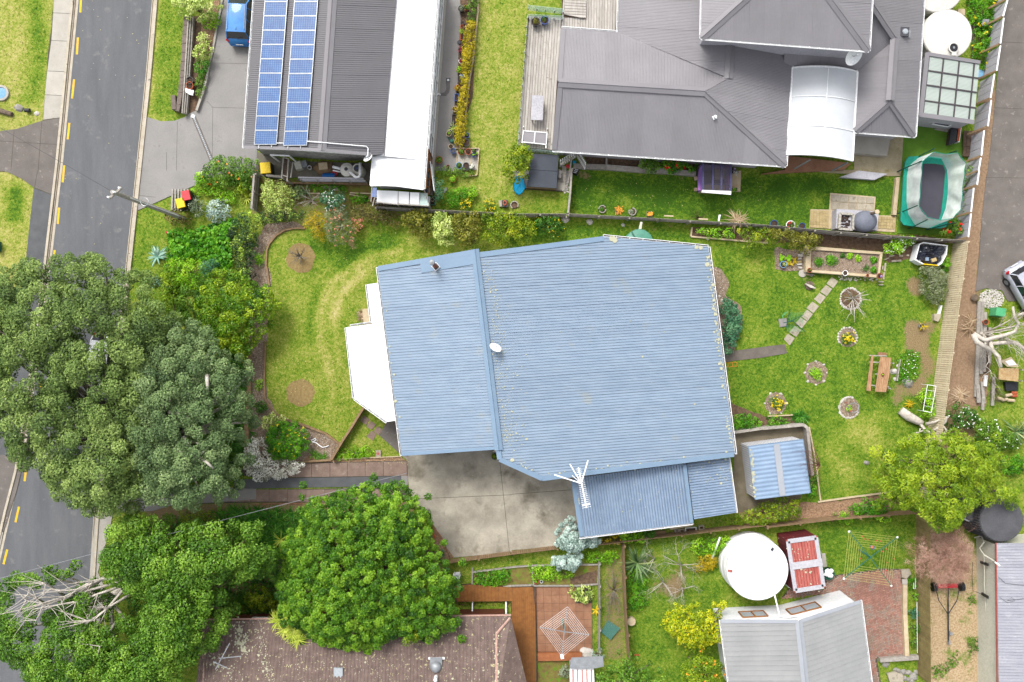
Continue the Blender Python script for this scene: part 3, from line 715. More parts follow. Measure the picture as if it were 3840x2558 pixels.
sheet('back_path','22: 1930 112 2050 86 2352 46 32: 0 44 160 28 175 110 0 140 22: 2300 150 2040 178 1940 196',.045,mat('path_dark',C(142,132,122),C(112,104,96),1.4,20,.9))
sheet('utility_yard','10: 0 1395 330 1480 1060 1500 1060 1568 11: 1050 110 380 95 380 60 230 80 0 40 10: 0 1568',.04,mat('yard_dark',C(150,144,130),C(112,106,92),1.2,18,.9,dirt=(C(120,112,70),1.4,.55)))
sheet('pad','21: 0 0 120 160 510 190 540 0 20: 600 1568 430 1568',.04,'concrete_grey')
sheet('garden_bed','A: 0 930 300 915 440 980 300 1000 130 1040 20 1160 -60 1300 11: 130 900 150 1000 130 1100 100 1568 12: 60 0 110 520 200 660 320 730 640 850 760 945 690 1090 430 1110 0 1120 02: 2290 1000 2250 500 2280 100 01: 2300 1300 2280 800',.02,'stony_soil',rag=.06)
sheet('garden_bed','12: 480 1050 690 1090 1100 1065 1330 1060 1385 1100 700 1120 420 1120',.026,'bark_mulch',rag=.03)
sheet('garden_bed','32: 0 1440 200 1470 470 1490 1130 1390 1300 1400 1100 1568 33: 600 60 0 80 23: 2100 100 2080 20 22: 2060 1470',.022,'bark_mulch',rag=.08)
sheet('garden_bed','31: 60 680 200 640 440 690 1060 750 1100 850 1400 800 1640 660 1480 600 500 560 200 560',.018,'dark_soil',rag=.08)
sheet('garden_bed','31: 60 700 330 740 330 900 200 930 60 900',.02,'stony_soil',rag=.06)
sheet('garden_bed','21: 1830 880 1930 900 2000 1050 1960 1150 2100 1240 2120 1400 2060 1568 22: 2040 80 1930 180 21: 1880 1200',.02,'stony_soil',rag=.06)
sheet('garden_bed','21: 1650 520 2352 560 2352 665 1650 600',.02,'dark_soil',rag=.05)
sheet('garden_bed','22: 2000 560 2352 700 32: 200 700 380 790 0 800 22: 2030 835',.024,'dark_soil',rag=.05)
sheet('garden_bed','00: 1760 150 1850 150 1830 900 1800 1010 1740 1050 1720 900',.03,'dark_soil')
sheet('garden_bed','00: 1840 100 2030 -100 1990 300 1900 690 1805 1010 1830 600',.028,'bark_mulch')
sheet('garden_bed','20: 660 1430 1180 1455 1720 1500 1700 1568 700 1520',.03,'dark_soil')
sheet('garden_bed','10: 1870 -50 2040 -50 1990 900 1920 1100 1920 1350 1830 1360 1800 1100 1860 500',.03,'dark_soil')
sheet('garden_bed','13: 1560 60 1640 150 1820 425 1400 560 1500 200',.025,'bark_mulch',rag=.05)
sheet('garden_bed','11: 0 60 1050 110 1060 300 0 330',.014,'weedy_soil',rag=.05)
sheet('mulch_patch','30: 2080 660 1900 1200 1850 1568 31: 1800 600 1640 1568 32: 1540 560 2000 600 2060 100 31: 1900 1200 1905 1100 1960 500 30: 2030 1568 2090 900',.024,mat('mulch_dry',C(184,152,122,.58),C(142,116,90,.56),7,30,.95,dirt=(C(196,172,132),1.2,.6),bd=.05),rag=.05)
sheet('mulch_patch','33: 1490 80 1960 380 1960 1700 1490 1700',.02,'straw_litter',rag=.06)
sheet('bare_patch','A: '+' '.join(f'{x:.0f} {y:.0f}' for x,y in circ(375,1310,165,.08,18)),.016,mat('bare_soil',C(180,156,104,.54),C(144,120,76,.54),7,30,.95,bd=.04),rag=.06)
sheet('bare_patch','12: '+' '.join(f'{x:.0f} {y:.0f}' for x,y in circ(410,475,130,.06,18)),.016,'bare_soil',rag=.06)
def grass_tufts():
 n=90000;X=rng.uniform(-37.5,37.5,n);Y=rng.uniform(-25,25,n);k=np.ones(n,bool)
 for p in NOGRASS:k&=~inpoly(p,X,Y)
 X,Y=X[k],Y[k];ix=np.clip(np.searchsorted(xs,X),0,nx-1);iy=np.clip(np.searchsorted(ys,Y),0,ny-1)
 d=DIRT[iy,ix];kk=d<.3;X,Y,ix,iy=X[kk],Y[kk],ix[kk],iy[kk];n=len(X);a=rng.uniform(0,6.283,n)
 h=rng.uniform(.03,.09,n);w=rng.uniform(.02,.05,n);l=rng.uniform(.02,.1,n);dx,dy=np.cos(a),np.sin(a);Z=np.zeros(n)
 V=np.stack([np.stack([X-dy*w,Y+dx*w,Z],1),np.stack([X+dy*w,Y-dx*w,Z],1),np.stack([X+dx*l,Y+dy*l,h],1)],1).reshape(-1,3)
 return setmesh('grass',V,np.arange(3*n).reshape(n,3),np.repeat(DRY[iy,ix],3),'grass',None,kind='stuff',label='short mown lawn grass around the houses')
# ================================================================ roof and wall materials
mat('roof_blue',C(160,180,201,.51),C(149,170,193,.51),2.,7,.5,rand=.035,dirt=(C(168,178,184,.5),.7,.6),bd=0,fa=.15,grain=(.4,1.2,1),amp=.3,speck=(C(214,216,200),9,.75))
mat('roof_blue_flash',C(146,172,197,.49),C(138,165,192,.49),.8,6,.5,bd=0,fa=.12,speck=(C(214,216,200),5,.76))
mat('roof_blue_old',C(160,182,207,.5),C(138,160,188,.5),1.2,6,.6,fa=.2,bd=0,rand=.03,speck=(C(218,220,196),6,.66),grain=(1,1,1))
mat('shed_roof',C(164,188,216,.5),C(146,172,202,.5),1.4,5,.5,fa=.15,bd=0,rand=.02)
mat('roof_grey',C(154,151,155,.58),C(148,145,149,.58),.5,5,.55,rand=.045,bd=0,fa=.12,amp=.3)
mat('roof_grey_flash',C(144,141,145,.56),C(138,135,139,.56),.8,6,.55,bd=0,fa=.12)
mat('roof_light',C(180,181,180,.5),C(170,171,171,.5),.5,5,.5,rand=.03,bd=0,fa=.12,amp=.3)
mat('roof_light_flash',C(176,180,186,.6),C(164,168,176,.6),.5,5,.5,bd=0,fa=.12)
mat('roof_lilac',C(186,187,196,.55),C(168,169,180,.55),.8,8,.5,rand=.03,dirt=(C(206,206,216),2,.6),grain=(1,3,1))
mat('roof_tile',C(140,120,112,.56),C(112,94,88,.56),2.4,20,.9,rand=.12,speck=(C(216,208,160),5,.62),bd=.01)
mat('wall_white',C(246,246,246,.62),C(226,228,232,.62),.7,8,.6,bd=.002)
mat('wall_grey',C(168,166,172,.5),C(154,152,158,.5),1,8,.7)
mat('wall_palegrey',C(208,206,212,.55),C(192,190,198,.55),1,8,.7)
mat('wall_block',C(206,204,198,.55),C(160,158,152,.55),4,22,.8,amp=.35)
mat('wall_brown',C(120,66,44,.5),C(100,54,36,.5),2,16,.7)
mat('wall_cream',C(226,224,208,.58),C(212,210,194,.58),1,8,.6)
mat('roof_dark',C(132,130,134,.46),C(126,124,128,.46),.5,5,.55,rand=.03,bd=0,fa=.12)
mat('solar_cell',C(68,118,178,.52),C(48,92,158,.52),2.2,14,.18,spec=.6,rand=.08)
mat('solar_back',C(186,202,224,.5),C(170,190,216,.5),3,10,.4)
mat('pinkish',C(226,186,170,.5),C(196,156,140,.5),3,12,.7)
mat('rust_red',C(206,118,108,.56),C(176,86,78,.54),3,16,.8,grain=(1,.3,1),speck=(C(226,200,160),4,.66))
mat('lichen',C(226,224,196,.5),C(204,204,170,.5),9,30,.95)
def PT(px,pl,dz=0.):
 a,b,c=pl;return onplane(px,(a,b,c+dz))
def roof(s,z,ribs,pitch,hgt,m,par,sheetw=.8,prof='trap',pl=None):
 """photo outline + corner heights (None = take it from the plane) -> sheets on that plane; returns the plane and its corners"""
 px=P(s) if isinstance(s,str) else s
 if pl is None:pl=plane([W(p,q) for p,q in zip(px,z) if q is not None])
 pts=[onplane(p,pl) for p in px];r=P(ribs);a,b=onplane(r[0],pl),onplane(r[1],pl);d=(b-a).xy
 corr('roof_sheet',pts,d,pitch,hgt,MT[m],par,sheetw,prof);return pl,pts
def lichen(par,pl,s,n,spread,size,name='lichen'):
 L_=P(s);mb=MB()
 for i in range(n):
  k=random.randrange(len(L_)-1);u=random.random();p=(L_[k][0]+(L_[k+1][0]-L_[k][0])*u+random.gauss(0,spread),L_[k][1]+(L_[k+1][1]-L_[k][1])*u+random.gauss(0,spread))
  c=PT(p,pl,.045);r=size*random.uniform(.3,1.3)*(2.2 if random.random()<.06 else 1);nn=7;q=[(c.x+r*math.cos(6.283*j/nn)*random.uniform(.6,1.1),c.y+r*math.sin(6.283*j/nn)*random.uniform(.6,1.1)) for j in range(nn)]
  mb.add([(x,y,pl[0]*x+pl[1]*y+pl[2]+.042+random.random()*.006) for x,y in q],[tuple(range(nn))])
 return obj(name,mb,'lichen',par,kind='stuff')
def body(par,pts,m,inset=.45,drop=.15,name='wall',base=-.05):
 q=offset([Vector(p) for p in pts],inset);mb=MB().prism([p.xy for p in q],base,[p.z-drop for p in q]);return obj(name,mb,MT[m],par),q
def flash(par,pl,s,w,m,name='flashing',dz=.05,th=.02):
 L_=[PT(p,pl,dz) for p in P(s)];mb=MB()
 for a,b in zip(L_,L_[1:]):mb.frame(a,b,w,th)
 return obj(name,mb,MT[m],par)
def ridge(par,a,b,w,m,drop=.03):return obj('ridge_cap',cap(MB(),a,b,w,.07,drop),MT[m],par)
def eave(par,a,b,m='white_paint',w=.12,out=None,cen=None):
 a,b=Vector(a),Vector(b)
 if out is None:
  d=(b-a).normalized();o=Vector((-d.y,d.x,0));out=o if (a+b).lerp(Vector((0,0,0)),0).dot(o)/2>(cen.dot(o)) else -o
 return gutter('gutter',a,b,par,MT[m],out,w)
def dish(par,px,z,r,toward,m='white_paint',top=False):
 """satellite dish: tilted bowl, feed arm and mast"""
 c=W(px,z);d=Vector((toward[0],toward[1],.7)).normalized();u=d.orthogonal().normalized();w=d.cross(u);mb=MB();v=[c];n=20
 for k in (1,2,3):v+=[c+(u*math.cos(6.283*j/n)+w*math.sin(6.283*j/n))*r*k/3+d*(.22*r*(k/3)**2) for j in range(n)]
 f=[(0,1+j,1+(j+1)%n) for j in range(n)]
 for k in range(2):f+=[(1+k*n+j,1+(k+1)*n+j,1+(k+1)*n+(j+1)%n,1+k*n+(j+1)%n) for j in range(n)]
 mb.add(v,f);o=obj('satellite_dish',mb,MT[m],par,smooth=True)
 e=c+d*r*1.1-Vector((toward[0],toward[1],0)).normalized()*r*.5;a2=MB();a2.frame(c-w*r*.2,e,.03,.03);a2.box((e.x,e.y,e.z-.05),.1,.1,.1);a2.frame(c,c-Vector((0,0,.5)),.05,.05)
 obj('feed_arm',a2,'steel',o);return o
# ================================================================ the blue roofed house
HB=thing('house','large single storey house with a ribbed blue metal roof in the middle of the plot','house',W((2050,1350)))
wp,wq=roof('11: 1117 882 2020 722 12: 2215 985 1340 1052',[3.7,4.75,4.75,3.7],'12: 1260 205 2120 145',.19,.032,'roof_blue',HB,.76)
ep,eq=roof('11: 2040 750 21: 838 604 1802 700 22: 2048 1040 280 1280 12: 2238 1092',[4.68,None,2.9,2.9,None,4.68],'12: 2352 240 22: 1950 100',.19,.05,'roof_blue',HB,.76)
ridge(HB,PT(P('11: 2012 722')[0],wp,.02),PT(P('12: 2232 1000')[0],wp,.02),.52,'roof_blue_flash')
flash(HB,wp,'11: 1125 900 2000 748',.34,'roof_blue_flash','barge_flashing');flash(HB,wp,'12: 1345 1040 2215 980',.2,'roof_blue_flash','barge_flashing')
flash(HB,ep,'11: 2052 775 21: 840 625',.34,'roof_blue_flash','barge_flashing')
flash(HB,ep,'12: 2226 990 2238 1085 22: 278 1262 2040 1040',.32,'roof_blue_flash','barge_flashing',.055)
flash(HB,wp,'11: 1515 898 1990 818',.62,'roof_blue_flash','flue_flashing',.045)
eave(HB,PT(P('21: 838 604')[0],ep),PT(P('21: 1802 700')[0],ep),out=(.1,1));eave(HB,PT(P('21: 1804 702')[0],ep),PT(P('22: 2050 1035')[0],ep),out=(1,0))
eave(HB,PT(P('11: 1117 890')[0],wp),PT(P('12: 1338 1050')[0],wp),out=(-1,0),w=.1)
lichen(HB,ep,'11: 2110 850 2180 1150 2230 1500 12: 2250 300 2300 800 2340 900',620,15,.03);lichen(HB,ep,'22: 40 0 60 700 60 1000',40,22,.04)
lichen(HB,ep,'21: 1790 780 1850 1200 22: 1900 60 2020 1020',130,4,.075);lichen(HB,ep,'22: 10 1110 290 1250 600 1190 1100 1140 2000 1030',60,6,.07);lichen(HB,ep,'21: 880 625 960 625',7,3,.2);lichen(HB,ep,'21: 1690 705 1760 708',5,2,.14)
lichen(HB,ep,'21: 200 900 1700 1500 22: 200 900 1900 300',60,260,.03);lichen(HB,wp,'11: 1190 1250 12: 1255 300 1300 700',12,3,.09)
body(HB,wq,'wall_white');body(HB,eq,'wall_white',drop=.16)
va,vq=roof('11: 1020 1045 1142 1028 1196 1388 1062 1408',[2.9,3.35,3.35,2.9],'11: 1040 1200 1160 1185',.2,.02,'white_sheet',HB,.9)
vb,vq2=roof('11: 830 1440 1062 1408 1200 1386 12: 1300 728 1204 740 905 526 840 0',[2.6,None,3.3,3.3,None,None,2.6],'12: 850 100 1230 75',.2,.02,'white_sheet',HB,.9)
for a,b,pl,o in [('11: 1018 1050','11: 1060 1400',va,(-1,0)),('11: 865 1428','11: 1060 1400',vb,(-.1,1)),('11: 828 1445','12: 900 522',vb,(-1,0)),('12: 905 528','12: 1200 742',vb,(-.6,-.8))]:gutter('gutter',PT(P(a)[0],pl),PT(P(b)[0],pl),HB,'white_paint',o,.09,.5)
for s in ('11: 860 1470','12: 870 60','12: 925 500','11: 1035 1080'):
 p=W(P(s)[0],2.5);obj('verandah_post',MB().box((p.x+.15,p.y,0),.12,.12,2.5),'white_paint',HB)
body(HB,[W(p,2.9) for p in P('11: 1100 1100 1200 1100 12: 1300 640 1180 640')],'wall_white',.1,.3)
pl=Q('11: 1025 1340',0);obj('step',MB().box((pl.x,pl.y,0),.55,1.1,.3,.08),'wood_pale',HB)
c=PT(P('11: 1655 885')[0],wp);mb=MB();mb.box((c.x,c.y,c.z-.2),.42,.42,.4,.7);f=obj('chimney',mb,'white_paint',HB)
obj('soot_box',MB().box((c.x,c.y,c.z+.2),.36,.36,.02,.7),'dark_grey',f)
ct=Q('11: 1618 845',c.z+1.1);obj('flue',MB().tube([(c.x,c.y,c.z),ct],.13,14),mat('copper',C(190,116,86,.5),C(150,84,60,.5),3,12,.5,metal=.3),f,smooth=False)
obj('flue_cap',MB().lathe(tuple(ct),[(.17,0),(.19,.1),(.17,.2),(.05,.24)],16),'galv',f)
dish(HB,P('12: 2195 65')[0],5.1,.42,(.5,.9))
c=Q('22: 636 1305',4.6);an=MB();an.tube([(c.x,c.y,2.8),(c.x,c.y,5.0)],.03,6);mp=obj('aerial',an,'steel',HB);top=5.0
def apx(s,z=5.0):return W(P(s)[0],z)
for nm,s1,s2,w_ in [('boom','22: 610 1160','22: 685 1530',.08),('arm','22: 636 1305','22: 698 1092',.07),('arm','22: 636 1305','22: 532 1128',.07),('arm','22: 636 1305','22: 388 1225',.07),('arm','22: 636 1305','22: 552 1232',.04)]:
 obj(nm,MB().frame(apx(s1),apx(s2),w_,w_),'white_paint',mp)
eb=MB();a,b=apx('22: 612 1170'),apx('22: 685 1525')
for i in range(22):
 p=a.lerp(b,i/21);d=(b-a).normalized();s_=Vector((-d.y,d.x,0))*(.16+.14*(i/21));eb.frame(p-s_,p+s_,.022,.02)
p=apx('22: 682 1502');d=(b-a).normalized();s_=Vector((-d.y,d.x,0))*.26;eb.frame(p-s_,p+s_,.05,.2);obj('aerial_element',eb,'white_paint',mp,kind='stuff')
gp,gq=roof('22: 545 1262 1596 1122 23: 1664 108 622 240',[2.75,2.75,2.4,2.4],'22: 1000 1200 1040 1500',.185,.07,'roof_blue_old',HB,.76,'wide')
g2,gq2=roof('22: 1606 1125 1990 1072 23: 2062 10 1672 72',[2.5,2.3,2.3,2.5],'22: 1650 1300 2030 1250',.185,.06,'roof_blue_old',HB,.76,'wide')
flash(HB,gp,'22: 562 1275 23: 640 230',.3,'roof_blue_flash','barge_flashing');flash(HB,gp,'22: 1585 1135 23: 1650 105',.26,'roof_blue_flash','barge_flashing',.07)
gutter('gutter',PT(P('23: 622 240')[0],gp),PT(P('23: 1664 108')[0],gp),HB,'white_paint',(-.1,-1),.09);gutter('gutter',PT(P('22: 1992 1072')[0],g2),PT(P('23: 2062 10')[0],g2),HB,'white_paint',(1,0),.08)
lichen(HB,gp,'22: 700 1250 1550 1160 1600 1500 800 1500',70,30,.03);lichen(HB,g2,'22: 1650 1160 1960 1120 1980 1250 1700 1250',60,14,.04);lichen(HB,gp,'22: 595 1390 615 1500',7,2,.12)
body(HB,gq,'wall_white',.25,.1);body(HB,gq2,'wall_white',.25,.1)
# ================================================================ grey house with solar panels
HS=thing('house','dark grey ribbed roof house carrying two long rows of blue solar panels','house',W((1200,300)))
sw,sq=roof('F: 965 -160 1259 -160 1207 566 914 555',[3.2,4.4,4.4,3.2],'10: 700 400 100 380',.14,.035,'roof_dark',HS,.76)
se,sq2=roof('F: 1259 -160 1500 -160 1438 577 1395 583 1207 566',[4.4,3.4,3.4,None,4.4],'10: 700 400 1230 415',.14,.035,'roof_dark',HS,.76)
ridge(HS,onplane((1258,-160),sw),onplane((1207,565),sw),.6,'roof_grey_flash',.06)
flash(HS,sw,'F: 914 551 1207 562',.22,'roof_grey_flash','barge_flashing');flash(HS,se,'F: 1207 562 1393 579',.22,'roof_grey_flash','barge_flashing')
gutter('gutter',onplane((964,-160),sw),onplane((914,555),sw),HS,'white_paint',(-1,0),.09,.6)
b_=[onplane((965,-160),sw),onplane((1259,-160),sw),onplane((1490,-160),se),onplane((1430,575),se),onplane((1207,562),sw),onplane((914,553),sw)]
obj('wall',MB().prism([p.xy for p in offset(b_,.3)],-.05,[p.z-.15 for p in b_]),'wall_block',HS)
q=offset(b_,.27);mb=MB()
for a,b in ((q[3],q[4]),(q[4],q[5])):
 v=[(a.x,a.y-.02,2.75),(b.x,b.y-.02,2.75),(b.x,b.y-.02,b.z-.12),(a.x,a.y-.02,a.z-.12)];mb.add(v+[(x,y+.01,z) for x,y,z in v],[(0,1,2,3),(0,4,5,1)])
obj('gable_cladding',mb,'wall_grey',HS)
a,b=q[3],q[5];obj('fascia_pipe',MB().tube([(a.x-.4,a.y-.16,2.62),(b.x+2.2,b.y-.16,2.62)],.1,8),'white_paint',HS,smooth=True)
R1=[((990-16,-107),(1076-16+3,-107),(953,543),(1037,543))]
def solar(tl,tr,bl_,br_,n):
 for i in range(n):
  c4=[]
  for v_ in (i/n,(i+1)/n):
   A_=(tl[0]+(bl_[0]-tl[0])*v_,tl[1]+(bl_[1]-tl[1])*v_);B_=(tr[0]+(br_[0]-tr[0])*v_,tr[1]+(br_[1]-tr[1])*v_);c4.append((PT(A_,sw,.14),PT(B_,sw,.14)))
  (a,b),(c,d)=c4;up=Vector((0,0,.035));e=.018
  f= lambda x,y,dz=0.:a*(1-x)*(1-y)+b*x*(1-y)+c*(1-x)*y+d*x*y+Vector((0,0,dz))
  mb=MB();mb.add([f(.004,e),f(.996,e),f(.996,1-e),f(.004,1-e)],[(3,2,1,0)]);po=obj('solar_panel',mb,'solar_back',HS)
  fr=MB()
  for x0,y0,x1,y1 in ((0,e,1,e),(0,1-e,1,1-e),(.008,e,.008,1-e),(.992,e,.992,1-e)):fr.frame(f(x0,y0),f(x1,y1),.04,.05)
  obj('panel_frame',fr,'steel',po);ce=MB()
  for x in range(10):
   for y in range(6):
    x0,x1=.02+.096*x,.02+.096*(x+1)-.007;y0,y1=.05+.15*y,.05+.15*(y+1)-.011
    ce.add([f(x0,y0,.006),f(x1,y0,.006),f(x1,y1,.006),f(x0,y1,.006)],[(3,2,1,0)])
  obj('solar_cells',ce,'solar_cell',po,kind='stuff')
solar((1001,-101),(1086,-101),(953,543),(1037,543),12);solar((1112,-102),(1200,-102),(1063,547),(1151,546),12)
rl_=MB()
for s in ('10: 25 1325 27 1362','10: 143 1325 144 1352','10: 295 1335 294 1366','10: 410 1335 409 1366'):
 a,b=[PT(p,sw,.1) for p in P(s)];rl_.frame(a,b,.05,.04)
obj('mounting_rail',rl_,'steel',HS)
cp_=[PT(p,se if p[0]>1207 else sw,.12) for p in P('10: 190 1315 252 1315')];obj('conduit',MB().tube(cp_,.025,6),'white_paint',HS)
cp_=[PT(p,sw if p[0]<1207 else se,.14) for p in P('10: 470 1298 590 1308 1015 1345 1030 1365 1028 1440')];obj('conduit',MB().tube(cp_,.035,6),'white_paint',HS)
dish(HS,P('10: 1033 1455')[0],3.6,.34,(-.4,.5));a,b=Q('10: 1005 1430',3.7),Q('10: 920 1393',3.9);obj('dish_arm',MB().frame(a,b,.04,.04),'steel',HS)
la,lq=roof('10: 1290 -300 1685 -300 1557 1475 1174 1432',[3.3,2.8,2.8,3.3],'10: 1280 400 1600 400',.6,.012,'white_sheet',HS,2.4)
lb,lq2=roof('10: 1070 1440 1174 1430 1557 1475 11: 1540 168 1300 146 1045 135',[3.2,None,2.8,2.8,None,3.2],'11: 1100 50 1500 60',.6,.012,'white_sheet',HS,2.4)
flash(HS,la,'10: 1285 -300 1178 1430',.06,'roof_grey_flash','flashing');gutter('gutter',PT(P('10: 1685 -300')[0],la),PT(P('11: 1540 168')[0],la),HS,'white_paint',(1,0),.09,.7)
flash(HS,lb,'11: 1048 135 10: 1070 1440',.06,'white_paint','flashing',.03)
mb=MB();pts=[PT(p,lb,-.02) for p in P('11: 1050 137 1180 134 1300 140 1430 158 1538 172')]
for a,b in zip(pts,pts[1:]):mb.frame(a,b,.1,.12)
obj('fascia',mb,'white_paint',HS)
obj('flashing',MB().box(tuple(Q('10: 1120 1418',3.35)),.85,.2,.04),'galv',HS)
ea,eb_=PT(P('10: 1672 -250')[0],la),PT(P('11: 1530 160')[0],la);n=11;dv=(eb_-ea)/n
for i in range(n):
 a=ea+dv*i;b=ea+dv*(i+1);a.x+=.2;b.x+=.2;fr=MB();m_='wood_brown' if i>=9 else 'white_paint'
 for z in (.25,2.6):fr.frame((a.x,a.y,z),(b.x,b.y,z),.09,.08)
 fr.frame((a.x,a.y,.2),(a.x,a.y,2.65),.1,.08);fr.frame((a.x,a.y,1.4),(b.x,b.y,1.4),.06,.06);w_=obj('window',fr,MT[m_],HS)
 d=(b-a).normalized()*.03;v=[(a.x+d.x,a.y+d.y,.25),(b.x-d.x,b.y-d.y,.25),(b.x-d.x,b.y-d.y,2.6),(a.x+d.x,a.y+d.y,2.6)];obj('pane',MB().add(v,[(0,1,2,3)]),MT['glass_pale' if i<8 else 'glass_dark'],w_)
obj('base_plinth',MB().frame((ea.x+.28,ea.y,.1),(eb_.x+.28,eb_.y,.1),.3,.3),'concrete_light',HS)
w0=Q('11: 1070 150',2.8);obj('wall',MB().prism([w0.xy+Vector((.1,.4)),Q('10: 1090 1470',2.8).xy,Q('10: 1500 1480',2.8).xy,Q('11: 1490 160',2.8).xy+Vector((0,.4))],0,2.6),'wall_white',HS)
for s in ('A: 1215 568 1445 578 1440 722 1212 700','A: 1452 580 1568 588 1564 722 1450 714','A: 1580 590 1680 594 1678 728 1576 722'):
 pts=[W(p,z) for p,z in zip(P(s),(2.35,2.35,2.0,2.0))];mb=MB();mb.prism([p.xy for p in pts],[p.z-.05 for p in pts],[p.z for p in pts]);obj('roof_panel',mb,'white_sheet',HS)
pts=[W(p,2.05) for p in P('A: 1684 596 1770 600 1780 738 1684 728')];obj('roof_panel',MB().prism([p.xy for p in pts],2.0,2.05),'clear_glass',HS,label='clear greenish glass roof panel')
mb=MB()
for s in ('A: 1448 578 1446 715','A: 1574 588 1570 722','A: 1682 592 1682 728','A: 1212 570 1160 740','A: 1160 525 1145 690','A: 1735 560 1785 735','A: 1212 700 1440 722','A: 1440 722 1780 738'):
 a,b=PW(s,2.12);b.z=2.0;mb.frame(a,b,.06,.06)
for s in ('A: 1150 690','A: 1440 722','A: 1570 724','A: 1785 738'):a=W(P(s)[0],2.0);mb.frame((a.x,a.y,0),a,.07,.07)
obj('glazing_frame',mb,'wood_grey',HS)
pts=[W(p,2.2) for p in P('A: 1168 535 1212 540 1208 640 1150 640')];obj('roof_panel',MB().prism([p.xy for p in pts],2.1,2.15),mat('blue_sheet',C(150,170,214,.5),C(120,140,200,.5),3,8,.4),HS)
mb=MB()
for s in ('A: 1760 228 1815 238','A: 1750 330 1808 340','A: 1745 440 1806 450','A: 1742 525 1800 535','A: 1740 600 1792 608','A: 1812 240 1790 610','A: 1760 230 1738 605'):
 a,b=PW(s,1.9);mb.frame(a,b,.07,.07)
o=obj('window',mb,'wood_brown',HS);pts=[W(p,1.86) for p in P('A: 1760 230 1812 240 1790 608 1740 604')];obj('pane',MB().prism([p.xy for p in pts],1.84,1.86),'glass_dark',o)
a,b=PW('A: 1815 280 1858 600',1.0);obj('door',MB().frame(a,b,.05,1.9),'white_paint',HS)
body(HS,[W(p,1.8) for p in P('A: 1165 560 1790 600 1780 730 1155 690')],'wall_white',.05,1.0,'low_wall')
# ================================================================ two storey grey house
HG=thing('house','two storey house with many dark grey corrugated hips, a white canopy and a timber deck','house',W((2800,300)))
a1,q1=roof('20: 430 757 1775 842 30: 165 1525 20: 372 1382',[4.3,4.3,2.9,2.9],'20: 700 1000 680 1350',.1,.03,'roof_grey',HG,1.0)
a2,q2=roof('20: 430 755 1775 840 1985 715 970 297 455 257',[4.3,4.3,None,2.95,2.9],'20: 900 350 890 750',.1,.034,'roof_grey',HG,1.0)
a3,q3=roof('20: 970 297 1985 715 2010 430 2040 -200 992 -200',[2.9,4.05,None,4.05,2.9],'20: 1100 200 1900 240',.1,.034,'roof_grey',HG,1.0)
a4,q4=roof('20: 2010 430 1985 715 30: 165 1525 220 600 225 430',[None,4.05,2.9,2.9,None],'20: 2050 700 30: 190 790',.1,.034,'roof_grey',HG,1.0)
roof('20: 1985 715 1775 842 30: 165 1525',None,'20: 2050 700 30: 190 790',.1,.034,'roof_grey',HG,1.0,pl=a4)
R= lambda pl,s:PT(P(s)[0],pl,.01)
ridge(HG,R(a1,'20: 425 757'),R(a1,'20: 1775 842'),.62,'roof_grey_flash',.05);ridge(HG,R(a1,'20: 1775 842'),R(a1,'30: 160 1520'),.55,'roof_grey_flash',.05)
ridge(HG,R(a2,'20: 1775 840'),R(a2,'20: 1990 722'),.6,'roof_grey_flash',.04);ridge(HG,R(a3,'20: 1990 722'),R(a3,'20: 2015 300'),.6,'roof_grey_flash',.04)
flash(HG,a1,'20: 445 770 388 1375',.34,'roof_grey_flash','barge_flashing');flash(HG,a2,'20: 440 745 468 262',.34,'roof_grey_flash','barge_flashing')
flash(HG,a2,'20: 975 300 1970 705',.1,'roof_grey_flash','valley_gutter',-.01)
G= lambda pl,s,t,o:gutter('gutter',PT(P(s)[0],pl),PT(P(t)[0],pl),HG,'white_paint',o,.09,.62)
G(a1,'20: 372 1382','30: 165 1525',(-.05,-1));G(a2,'20: 457 255','20: 968 294',(0,1));G(a3,'20: 970 297','20: 992 -200',(-1,0));G(a4,'30: 165 1525','30: 220 600',(1,0))
b1,r1=roof('30: 965 -200 1445 -200 1415 350 1180 350 965 50',[None,2.9,2.9,4.2,None],'30: 1200 500 1390 510',.1,.03,'roof_grey',HG,1.0)
roof('30: 1180 350 1415 350 1352 1252 1125 922',None,'30: 1200 500 1390 510',.1,.03,'roof_grey',HG,1.0,pl=b1)
b2,r2=roof('30: 1180 350 1125 922 800 1208 830 642',[4.2,4.2,2.9,2.9],'30: 850 800 1100 790',.1,.034,'roof_grey',HG,1.0)
b3,r3=roof('30: 1125 922 1350 1252 800 1212',[4.2,2.9,2.9],'30: 1100 1000 1095 1200',.1,.03,'roof_grey',HG,1.0)
b4,r4=roof('30: 965 50 1185 350 830 642 150 600 150 300',[5.2,4.2,2.9,2.95,None],'30: 900 300 880 500',.1,.034,'roof_grey',HG,1.0)
ridge(HG,R(b1,'30: 968 50'),R(b1,'30: 1172 355'),.5,'roof_grey_flash',.04);ridge(HG,R(b1,'30: 1165 355'),R(b1,'30: 1125 922'),.6,'roof_grey_flash',.05)
ridge(HG,R(b3,'30: 1125 922'),R(b3,'30: 802 1208'),.5,'roof_grey_flash',.05);ridge(HG,R(b3,'30: 1125 922'),R(b3,'30: 1345 1248'),.5,'roof_grey_flash',.05)
G(b3,'30: 800 1212','30: 1352 1254',(0,-1));G(b1,'30: 1352 1254','30: 1445 -200',(1,.05));G(b2,'30: 830 642','30: 800 1208',(-1,0))
u1,s1=roof('20: 1737 352 30: 928 468 F: 2987 -178',[6.0,6.0,7.7],'30: 100 100 95 380',.1,.03,'roof_grey',HG,1.0)
u2,s2=roof('20: 1737 352 F: 2987 -178 2640 -420',[6.0,7.7,6.0],'20: 1800 150 2200 140',.1,.03,'roof_grey',HG,1.0)
